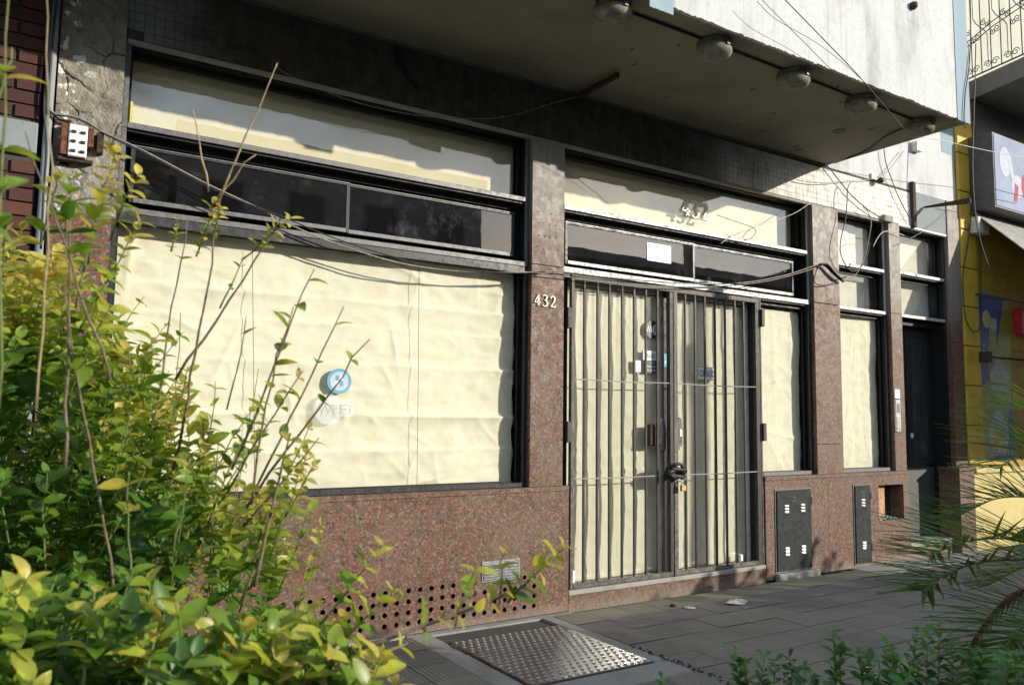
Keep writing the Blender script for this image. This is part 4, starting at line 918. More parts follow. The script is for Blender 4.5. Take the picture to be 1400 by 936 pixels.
cable([(0.071, -0.040, 3.481), (0.069, -0.040, 3.246), (0.069, -0.040, 3.014), (0.069, -0.040, 2.860), (0.092, -0.040, 2.674), (0.093, -0.040, 2.448), (0.098, -0.040, 2.149)], 0.005, 'cable', 'second black cable in the joint against the brick house')
cable([(8.630, -0.420, 3.798), (8.980, -0.420, 3.809), (9.462, -0.420, 3.830)], 0.004, 'cable', 'dark wire crossing the face of the box sign')
o = MB().tube([(2.241, 0.088, 2.352), (2.254, 0.088, 1.666), (2.264, 0.088, 0.901)], .0016, 5).build('string', M['dark_rust']); tag(o, 'thin dark string hanging down the right half of the big left window', 'string')
o = MB().tube([(1.161, 0.088, 2.314), (1.182, 0.088, 1.917), (1.228, 0.088, 1.028)], .0016, 5).build('string', M['dark_rust']); tag(o, 'thin dark string hanging behind the bush twigs on the left window', 'string')
# --- litter
r = random.Random(9)
lt = MB(); pts = [(4.52, -.43), (4.60, -.41), (4.66, -.44), (4.69, -.50), (4.62, -.53), (4.55, -.51), (4.49, -.48)]
n_ = len(pts); c_ = (4.59, -.47, .035); lt.add([(p[0], p[1], .004 + .018 * r.random()) for p in pts] + [c_] + [(p[0] * .5 + c_[0] * .5 + r.uniform(-.01, .01), p[1] * .5 + c_[1] * .5, .02 + .02 * r.random()) for p in pts], [(i, (i + 1) % n_, n_ + 1 + (i + 1) % n_, n_ + 1 + i) for i in range(n_)] + [(n_ + 1 + i, n_ + 1 + (i + 1) % n_, n_) for i in range(n_)])
tag(lt.build('crumpled_wrapper', M['litter']), 'crumpled white and red wrapper lying on the pavement before the gate', 'litter')
tag(MB().lathe((4.20, -.40, .002), [(.035, 0), (.045, .004), (.02, .009)], 7).build('plastic_scrap', M['litter']), 'flat pale plastic scrap on the pavement left of the wrapper', 'litter')
tag(MB().lathe((4.13, -.30, .002), [(.022, 0), (.026, .01), (.01, .018)], 6).build('dark_scrap', M['black']), 'small dark scrap close to the step below the gate', 'litter')
b = MB()
for i in range(60):
    x, y, s = r.uniform(3.3, 9), r.uniform(-1.6, -.1), r.uniform(.003, .012); a = r.uniform(0, 3)
    b.add([(x + s * math.cos(a), y + s * math.sin(a), .003), (x - s * math.sin(a) * .6, y + s * math.cos(a) * .6, .005), (x - s * math.cos(a), y - s * math.sin(a), .003), (x, y, .008)], [(0, 1, 3), (1, 2, 3), (2, 0, 3)])
tag(b.build('litter_specks', M['litter']), 'scattered pale specks and crumbs of litter on the pavement', 'litter', kind='stuff')
b = MB()
for i in range(260):
    side = r.random()
    if side < .45: x, y = 2.303 + r.uniform(-.012, .01), r.uniform(-1.2, -.3)
    elif side < .75: x, y = 3.218 + r.uniform(-.02, .03), r.uniform(-1.9, -.9)
    else: x, y = r.uniform(6.0, 8.3), -.035 - abs(r.gauss(0, .025))
    s = r.uniform(.004, .013); b.add([(x - s, y, .0), (x + s, y - s * .3, .0), (x, y + s, .0), (x, y, s * .9)], [(0, 1, 3), (1, 2, 3), (2, 0, 3)])
tag(b.build('dirt_crumbs', M['soil']), 'dark dirt and leaf crumbs in the gaps of the pavement', 'dirt', kind='stuff')
# ================================================================== LEFT BRICK NEIGHBOUR
bn = empty('brick_building', (-1, 0, 0), 'dark red brick house front at the left edge behind the bush', 'building')
MB().box(-3.0, .055, .012, .4, 0, 6.0).build('wall', M['mortar'], bn)
me_h = MB().box(-.053, .053, -.014, .0, -.0, .062).build('th', M['brick']).data; bpy.data.objects.remove(bpy.data.objects['th'])
me_b = MB().box(-.116, .116, -.014, .0, -.0, .062).build('tb', M['brick'], bevel=0).data; bpy.data.objects.remove(bpy.data.objects['tb'])
for j in range(62):
    z = .6 + j * .0715
    if 2.60 < z < 2.80 or z > 4.6: continue
    for i in range(4):
        x = -.064 - i * .244 - (.122 if j % 2 else 0)
        if i == 0 and j % 2: inst('brick', me_h, (.000, .012 + random.uniform(-.002, .001) - .007, z), bn)
        inst('brick', me_b, (x, .012 + random.uniform(-.002, .001) - .007, z), bn, rot=(random.gauss(0, .01), 0, random.gauss(0, .008)))
MB().box(-3.0, .05, -.03, .02, 2.63, 2.79).build('stone_band', M['stone_band'], bn, bevel=.006)
dp = tag(MB().tube([(.092, -.02, 0), (.090, -.022, 2.2), (.093, -.02, 3.9)], .019, 10).build('downpipe', M['stone_band'], smooth=True), 'pale vertical pipe in the joint between the brick house and the shopfront', 'pipe')
# ================================================================== RIGHT YELLOW NEIGHBOUR
yb = empty('yellow_building', (10.5, 0, 0), 'yellow painted food shop front at the right edge with banners and an awning', 'building')
zc = .87; rows = [.88 + i * .43 for i in range(12)]
for i in range(len(rows) - 1):
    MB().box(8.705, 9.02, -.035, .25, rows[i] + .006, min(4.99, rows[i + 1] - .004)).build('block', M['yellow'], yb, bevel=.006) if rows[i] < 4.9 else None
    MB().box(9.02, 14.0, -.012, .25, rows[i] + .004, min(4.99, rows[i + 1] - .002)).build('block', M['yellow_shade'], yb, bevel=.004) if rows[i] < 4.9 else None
MB().box(8.705, 14.0, -.005, .3, 0, 4.99).build('wall', M['yellow_shade'], yb); MB().box(9.08, 14, -.05, -.012, 3.72, 4.99).build('shade_panel', M['sign_box'], yb)  # dark panel stands in for the shade under the neighbour's balcony
MB().box(8.70, 13.0, -.10, .0, .80, .87).build('plinth_moulding', M['yellow'], yb, bevel=.012); MB().box(8.70, 13.0, -.075, .0, 0, .80).build('plinth', M['yellow'], yb, bevel=.004)
MB().box(8.71, 16.0, .25, .5, 5.0, 9.0).build('upper_wall', M['cream_wall'], yb)
# balcony slab of the neighbour (slanting side)
def zprism(b, poly, z0, z1):
    n = len(poly); b.add([(x, y, z0) for x, y in poly] + [(x, y, z1) for x, y in poly], [tuple(range(n))[::-1], tuple(range(n, 2 * n))] + [(i, (i + 1) % n, n + (i + 1) % n, n + i) for i in range(n)]); return b
zprism(MB(), [(9.12, .25), (8.86, -.80), (9.10, -1.15), (14, -1.15), (14, .25)], 5.0, 5.22).build('balcony_slab', M['grey_plaster'], yb, bevel=.006)
# scroll railing
rl = empty('balcony_railing', (9.0, -.4, 5.22), 'black wrought iron scroll railing on the neighbouring balcony at top right', 'railing')
A_, B_ = Vector((9.10, .22)), Vector((8.87, -.80)); dir_ = (B_ - A_).normalized()
def rp(s, z): p = A_ + dir_ * s; return (p.x, p.y, 5.22 + z)
def scroll(s, z, r, d, tn=1.35, flip=1): return [rp(s + flip * r * (1 - k / 16 * .78) * math.cos(d + flip * 0 + 2 * PI * tn * k / 16), z + r * (1 - k / 16 * .78) * math.sin(d + 2 * PI * tn * k / 16)) for k in range(17)]
Lr = (B_ - A_).length
for i in range(9):
    s = .05 + i * .12; MB().tube([rp(s, .02), rp(s, .28), rp(s, .62), rp(s, 1.0)], .006, 5).build('baluster', M['gate'], rl)
for i in range(4):
    s = .05 + i * .24
    MB().tube([rp(s + .03, .95), rp(s + .03, .70), rp(s + .07, .62), rp(s + .17, .50), rp(s + .20, .44), rp(s + .20, .1)], .005, 5).build('bent_bar', M['gate'], rl)
    for (ds, z, rr, d, fl) in ((.0, .10, .045, 0, 1), (.0, .10, .045, 0, -1), (.12, .60, .04, 1, 1), (.12, .46, .04, 4, -1), (.0, .56, .035, 2, -1), (.0, .44, .035, 2, 1)): MB().tube(scroll(s + ds + fl * rr, z, rr, d, flip=fl), .005, 5).build('scroll', M['gate'], rl)
MB().tube([rp(0, 1.0), rp(Lr, 1.0)], .012, 6).build('top_rail', M['gate'], rl); MB().tube([rp(0, .03), rp(Lr, .03)], .009, 6).build('bottom_rail', M['gate'], rl)
for z in (.40, .46): MB().tube([rp(0, z - .04), rp(.3, z + .02), rp(.55, z + .10), rp(Lr, z + .18)], .006, 5).build('middle_rail', M['gate'], rl)
# light box sign
sg = empty('shop_sign', (10.3, -.3, 3.68), 'pale blue box sign with faded white and red print above the awning at right', 'sign')
MB().box(8.925, 12.0, -.295, -.036, 3.68, 4.52).build('box', M['sign_box'], sg, bevel=.004); MB().box(8.945, 11.98, -.302, -.2955, 3.70, 4.50).build('face', M['sign_face'], sg, bevel=.002)
MB().prism(disc(9.17, 4.22, .17, 0, 24, .7), -.3036, -.3024).build('printed_shape', M['sign_pale'], sg); MB().prism(disc(9.42, 3.98, .13, 0, 20, 1), -.3036, -.3024).build('printed_shape', M['sign_pale'], sg)
MB().prism(disc(9.66, 4.00, .17, 0, 20, .9), -.3046, -.3037).build('printed_shape', M['sign_pink'], sg); MB().prism([(9.33, 3.80), (9.40, 3.80), (9.44, 3.98), (9.36, 4.02)], -.3049, -.3037).build('printed_shape', M['sign_pink'], sg)
MB().prism([(9.30, 4.02), (9.38, 4.00), (9.30, 4.3), (9.2, 4.35)], -.3046, -.3037).build('printed_shape', M['sign_pale'], sg)
# awning
aw = empty('awning', (10.5, -.6, 2.6), 'grey canvas awning sloping down below the box sign', 'awning')
b = MB(); ya, za, yb_, zb_ = -.036, 3.70, -1.30, 2.42
b.add([(8.93, ya, za), (13, ya, za), (13, yb_, zb_), (8.93, yb_, zb_), (8.93, ya, za - .012), (13, ya, za - .012), (13, yb_, zb_ - .012), (8.93, yb_, zb_ - .012)], [(0, 1, 2, 3), (4, 7, 6, 5), (0, 3, 7, 4), (3, 2, 6, 7), (1, 5, 6, 2), (0, 4, 5, 1)]); b.build('canvas', M['awning'], aw)
MB().box(8.93, 13, -1.31, -1.295, 1.50, 2.425).build('shade_valance', M['awning'], aw); MB().tube([(8.96, -.04, 2.75), (8.95, -1.28, 2.40)], .012, 6).build('arm', M['gate'], aw)  # long off-frame drop added to keep the sun off the banner
# banners
bn2 = empty('food_banner', (9.36, -.014, .92), 'tall food banner reading TOSTADOS and DESAYUNOS on the yellow wall', 'banner')
yq = -.0135
def pp(poly, k, nm, m_): return MB().prism(poly, yq - .0016 - k * .0012, yq - .001 - k * .0012).build(nm, M[m_], bn2)
MB().prism(rect(9.03, 9.72, .93, 2.80), yq - .001, yq).build('backing', M['banner_green'], bn2)
pp([(9.035, 1.72), (9.22, 1.82), (9.22, 2.2), (9.42, 2.2), (9.60, 2.78), (9.035, 2.79)], 0, 'blue_area', 'print_navy'); pp([(9.24, .935), (9.715, .935), (9.715, 1.75), (9.55, 1.25), (9.24, 1.02)], 0, 'blue_area', 'print_navy')
pp(disc(9.21, 2.50, .10, 0, 24, .85), 1, 'letter_ring', 'sign_pale'); pp(disc(9.21, 2.50, .083, 0, 24, .85), 2, 'letter_fill', 'print_yellow'); pp(rect(9.25, 9.40, 2.05, 2.46), 1, 'letter_stem', 'banner_green'); pp(rect(9.27, 9.42, 2.38, 2.52), 2, 'letter_stem', 'print_grey')
for i, t_ in enumerate('ZO'): text(t_, 9.12, 2.17 - i * .13, yq - .004, .08, .07, mat=M['sign_face'], parent=bn2)
for i in range(5): pp(disc(9.44, 2.10 - i * .055, .06 + i * .032, 0, 20, 1.1) and [(9.44 - .06 - i * .035, 2.06 - i * .055), (9.44 + .06 + i * .035, 2.05 - i * .055), (9.44 + .05 + i * .034, 2.10 - i * .055), (9.44 - .04 - i * .034, 2.105 - i * .055)], 1 + i % 2, 'printed_cream', 'sign_pale' if i % 2 else 'print_grey')
pp([(9.24, 1.80), (9.64, 1.78), (9.66, 1.86), (9.60, 1.92), (9.28, 1.93), (9.22, 1.87)], 3, 'printed_bread', 'print_grey'); pp([(9.22, 1.74), (9.3, 1.70), (9.56, 1.695), (9.66, 1.74), (9.6, 1.76), (9.28, 1.77)], 3, 'printed_plate', 'sign_pale')
text('TOSTADOS', 9.44, 1.61, yq - .006, .085, .44, mat=M['sign_pale'], parent=bn2); pp(rect(9.035, 9.715, 1.520, 1.528), 1, 'divider', 'print_grey')
pp(disc(9.38, 1.22, .21, 0, 28, 1.0), 1, 'printed_plate', 'sign_pale'); pp(disc(9.38, 1.39, .10, 0, 24, 1.2), 2, 'printed_cup', 'print_grey'); pp(disc(9.38, 1.40, .075, 0, 24, 1.2), 3, 'printed_cup', 'sign_pale')
pp(disc(9.35, 1.14, .12, 0, 16, 1.1), 3, 'printed_bread', 'bread'); pp(disc(9.45, 1.09, .09, 0, 14, 1.2), 4, 'printed_bread', 'bread'); pp(disc(9.28, 1.08, .07, 0, 12, 1.1), 4, 'printed_bread', 'banner_green')
text('DESAYUNOS', 9.42, 1.005 + .02, yq - .007, .09, .50, mat=M['sign_pale'], parent=bn2)
# red letter sign + pole
rd = empty('red_sign', (10.0, -.06, 2.38), 'small red light-box sign with a white letter P at the right edge', 'sign')
MB().box(9.80, 10.5, -.10, -.013, 2.36, 2.66).build('box', M['print_red'], rd, bevel=.02); text('P', 9.92, 2.51, -.1005, .19, .14, mat=M['sign_pale'], parent=rd); text('A', 10.09, 2.51, -.1005, .19, .14, mat=M['sign_pale'], parent=rd)
pb_ = empty('wall_rail', (9.5, -.12, 2.05), 'black horizontal iron rail across the food banner', 'rail')
MB().tube([(8.98, -.12, 2.06), (11, -.12, 2.06)], .012, 8).build('rail', M['gate'], pb_, smooth=True); MB().box(8.97, 9.05, -.14, -.01, 2.00, 2.12).build('bracket', M['gate'], pb_, bevel=.004)
wb = tag(B('wall_box', (8.87, 9.10, -.14, -.036, 3.42, 3.60), M['offwhite'], None, .006), 'white cable box on the yellow pilaster under the sign bracket', 'junction box')
# ================================================================== ACROSS THE STREET (seen only mirrored in the panes)
def far_house(x0, x1, h, y, floors, mat, label):
    o = empty('street_building', ((x0 + x1) / 2, y, 0), label, 'building'); MB().box(x0, x1, y - 8, y, 0, h).build('wall', M[mat], o)
    fh = h / floors; n = max(2, int((x1 - x0) / 2.2))
    for f in range(floors):
        for i in range(n):
            cx = x0 + (i + .5) * (x1 - x0) / n; z = f * fh + .9
            w_ = MB().box(cx - .55, cx + .55, y + .0, y + .05, z, z + fh * .5).build('window', M['frame_grey'], o); MB().box(cx - .48, cx + .48, y + .051, y + .06, z + .07, z + fh * .5 - .07).build('pane', M['door_dark'], w_)
    MB().box(x0 - .1, x1 + .1, y, y + .25, h - .3, h).build('cornice', M['roof_far'], o)
far_house(-12, 3.2, 8.0, -17, 2, 'far_facade_dark', 'two-storey dark facade across the street, leftmost')
far_house(3.4, 12.6, 8.9, -17, 2, 'roof_far', 'tall beige facade across the street opposite the shop')
far_house(15.4, 27.5, 7.15, -17, 2, 'far_facade_dark', 'two-storey dark corner facade across the street beyond the side street')
far_house(27.8, 52, 7.6, -17, 2, 'roof_far', 'long beige facade far along the opposite pavement')
# utility pole just outside the frame whose shadow falls on the door
pole = empty('utility_pole', (8.35, -3.55, 0), 'grey concrete utility pole at the kerb', 'pole'); MB().lathe((8.35, -3.55, 0), [(.085, 0), (.078, 2.5), (.072, 4.05), (.05, 4.1)], 16).build('shaft', M['concrete'], pole, smooth=False)
MB().box(8.26, 8.44, -3.66, -3.62, 3.3, 3.6).build('meter_box', M['steel'], pole)
# ================================================================== PLANTS
def leaf_mesh(name, mat, L_, Wd, fold, curl, shape='ell', n=5):
    vs = []; fs = []
    for i in range(n + 1):
        t = i / n
        w_ = Wd * (math.sin(PI * min(1, t ** .92)) ** .65) * (1 - .15 * t) if shape == 'ell' else Wd * (math.sin(PI * t ** 1.5) ** .75)
        if i == 0: w_ = Wd * .06
        if i == n: w_ = 0.001
        x = L_ * t; z = -curl * L_ * t * t
        vs += [(x, -w_ / 2, z + fold * w_), (x, 0, z), (x, w_ / 2, z + fold * w_)]
    for i in range(n):
        a = 3 * i; fs += [(a, a + 3, a + 4, a + 1), (a + 1, a + 4, a + 5, a + 2)]
    me = bpy.data.meshes.new(name); me.from_pydata(vs, [], fs); me.materials.append(mat); me.polygons.foreach_set('use_smooth', [True] * len(fs)); me.update(); return me
def leafset(mats, L_, Wd, shape='ell'):
    r = random.Random(2); out = []
    for m_ in mats: out.append([leaf_mesh('leaf', m_, L_ * r.uniform(.85, 1.15), Wd * r.uniform(.85, 1.15), r.uniform(.04, .28), r.uniform(-.05, .45), shape) for _ in range(4)])
    return out
def frame_from(d, upv, roll):
    d = d.normalized(); s = d.cross(upv)
    if s.length < 1e-4: s = d.orthogonal()
    s.normalize(); u = s.cross(d).normalized()
    m = Matrix((d, -s, u)).transposed(); return (m.to_4x4() @ Matrix.Rotation(roll, 4, 'X'))
CAMP = Vector((0, -4.5975, 1.35))
class Plant:
    def __init__(s, name, loc, label, cat, sets, mats, group=None):
        s.o = empty(name, loc, label, cat, group); s.leaves = []; s.sets = sets; s.mats = mats; s.stems = []
    def leaf(s, p, d, upv, sc, ci, r): s.leaves.append((p.copy(), frame_from(d, upv, r.gauss(0, .35)), sc, ci, r.randrange(4)))
    def shoot(s, base, tip, r, dens, sc, yel, bow=.12, rad=.004, bare=0.0, tiponly=False, barkm='brown_bark', pair=True):
        base, tip = Vector(base), Vector(tip); ax = tip - base; ln = ax.length; side = ax.cross(Vector((0, 0, 1)));
        if side.length < 1e-3: side = Vector((1, 0, 0))
        side.normalize(); off = side * r.gauss(0, bow * ln) * .5 + Vector((0, 0, 1)) * ln * bow * r.uniform(-.3, .8); n = max(5, int(ln / .05))
        pts = [base + ax * (i / n) + off * math.sin(PI * i / n) + Vector((r.gauss(0, .002), r.gauss(0, .002), 0)) for i in range(n + 1)]
        s.stems.append((pts, rad, barkm)); nl = int(ln * dens); ph = r.uniform(0, 6)
        for k in range(nl):
            t = bare + (1 - bare) * ((k + .5) / nl) if not tiponly else 1 - (1 - bare) * ((k + .5) / nl) ** 1.3
            f = t * n; i = min(n - 1, int(f)); p = pts[i].lerp(pts[i + 1], f - i); tg = (pts[i + 1] - pts[i]).normalized()
            a = ph + k * (PI / 2); b1 = tg.orthogonal().normalized(); b2 = tg.cross(b1)
            for sg_ in ((1, -1) if pair else (1,)):
                out = (b1 * math.cos(a) + b2 * math.sin(a)) * sg_
                dd = (tg * r.uniform(.25, .9) + out + Vector((0, 0, r.uniform(-.25, .35)))).normalized()
                y = yel * (.25 + .95 * t) + r.gauss(0, .10)
                nc = len(s.sets); ci = max(0, min(nc - 1, int(y * nc)))
                s.leaf(p, dd, (tg + Vector((0, 0, .8))).normalized(), sc * r.uniform(.65, 1.15) * (1 if t < .9 else .85), ci, r)
    def finish(s, limit=300, scorefn=None):
        groups = {}
        for pts, rad, m_ in s.stems: groups.setdefault((rad > .0055, m_), []).append((pts, rad))
        for (big, m_), lst in groups.items():
            if big:
                for pts, rad in lst: MB().tube(pts, rad, 7, r2=rad * .45).build('branch', M[m_], s.o, smooth=True)
            else:
                b = MB()
                for pts, rad in lst: b.tube(pts, rad, 5, r2=rad * .4)
                tag(b.build('twigs', M[m_], s.o, smooth=True), kind='stuff')
        def score(l):
            v = l[0] - CAMP; f = v.dot(fwd)
            if f < .3 or abs(v.dot(right) / f) > .70 or abs(v.dot(up) / f) > .48: return 99
            return f / l[2]
        s.leaves.sort(key=score)
        for p, m, sc, ci, k in s.leaves[:limit]:
            o = bpy.data.objects.new('leaf', s.sets[ci][k]); C.objects.link(o); o.parent = s.o
            mm = m.copy(); mm = mm @ Matrix.Scale(sc, 4); mm.translation = p - s.o.location; o.matrix_local = mm
        rest = s.leaves[limit:]
        if rest:
            V = []; F = []; MI = []
            for p, m, sc, ci, k in rest:
                me = s.sets[ci][k]; o_ = len(V)
                for v in me.vertices: q = m @ (v.co * sc) + p; V.append((q.x - s.o.location.x, q.y - s.o.location.y, q.z - s.o.location.z))
                for pg in me.polygons: F.append(tuple(i + o_ for i in pg.vertices)); MI.append(ci)
            me = bpy.data.meshes.new('foliage'); me.from_pydata(V, [], F)
            for m_ in s.mats: me.materials.append(m_)
            me.polygons.foreach_set('material_index', MI); me.polygons.foreach_set('use_smooth', [True] * len(F)); me.update()
            o = bpy.data.objects.new('foliage', me); C.objects.link(o); o.parent = s.o; o['kind'] = 'stuff'
PSETS = leafset(LEAF, .042, .0255); HSETS = leafset(HLEAF, .036, .020, 'obo')
def unpack(t):
    out = []
    for ln in t.split():
        v = [int(q) for q in ln.split(',')]
        out.append(((v[0] / 200, v[1] / 200, v[2] / 200), (v[3] / 200, v[4] / 200, v[5] / 200), v[6], v[7] / 100, v[8] / 100, v[9] / 100, v[10] / 1e4, v[11] / 20, 0, ('green_stem', 'brown_bark', 'pale_bark')[v[12]], v[13]))
    return out
r = random.Random(21)
bush = Plant('privet_bush', (-.15, -3.0, 0), 'large yellow-green privet bush with bare upright twigs in front of the left window', 'bush', PSETS, LEAF)
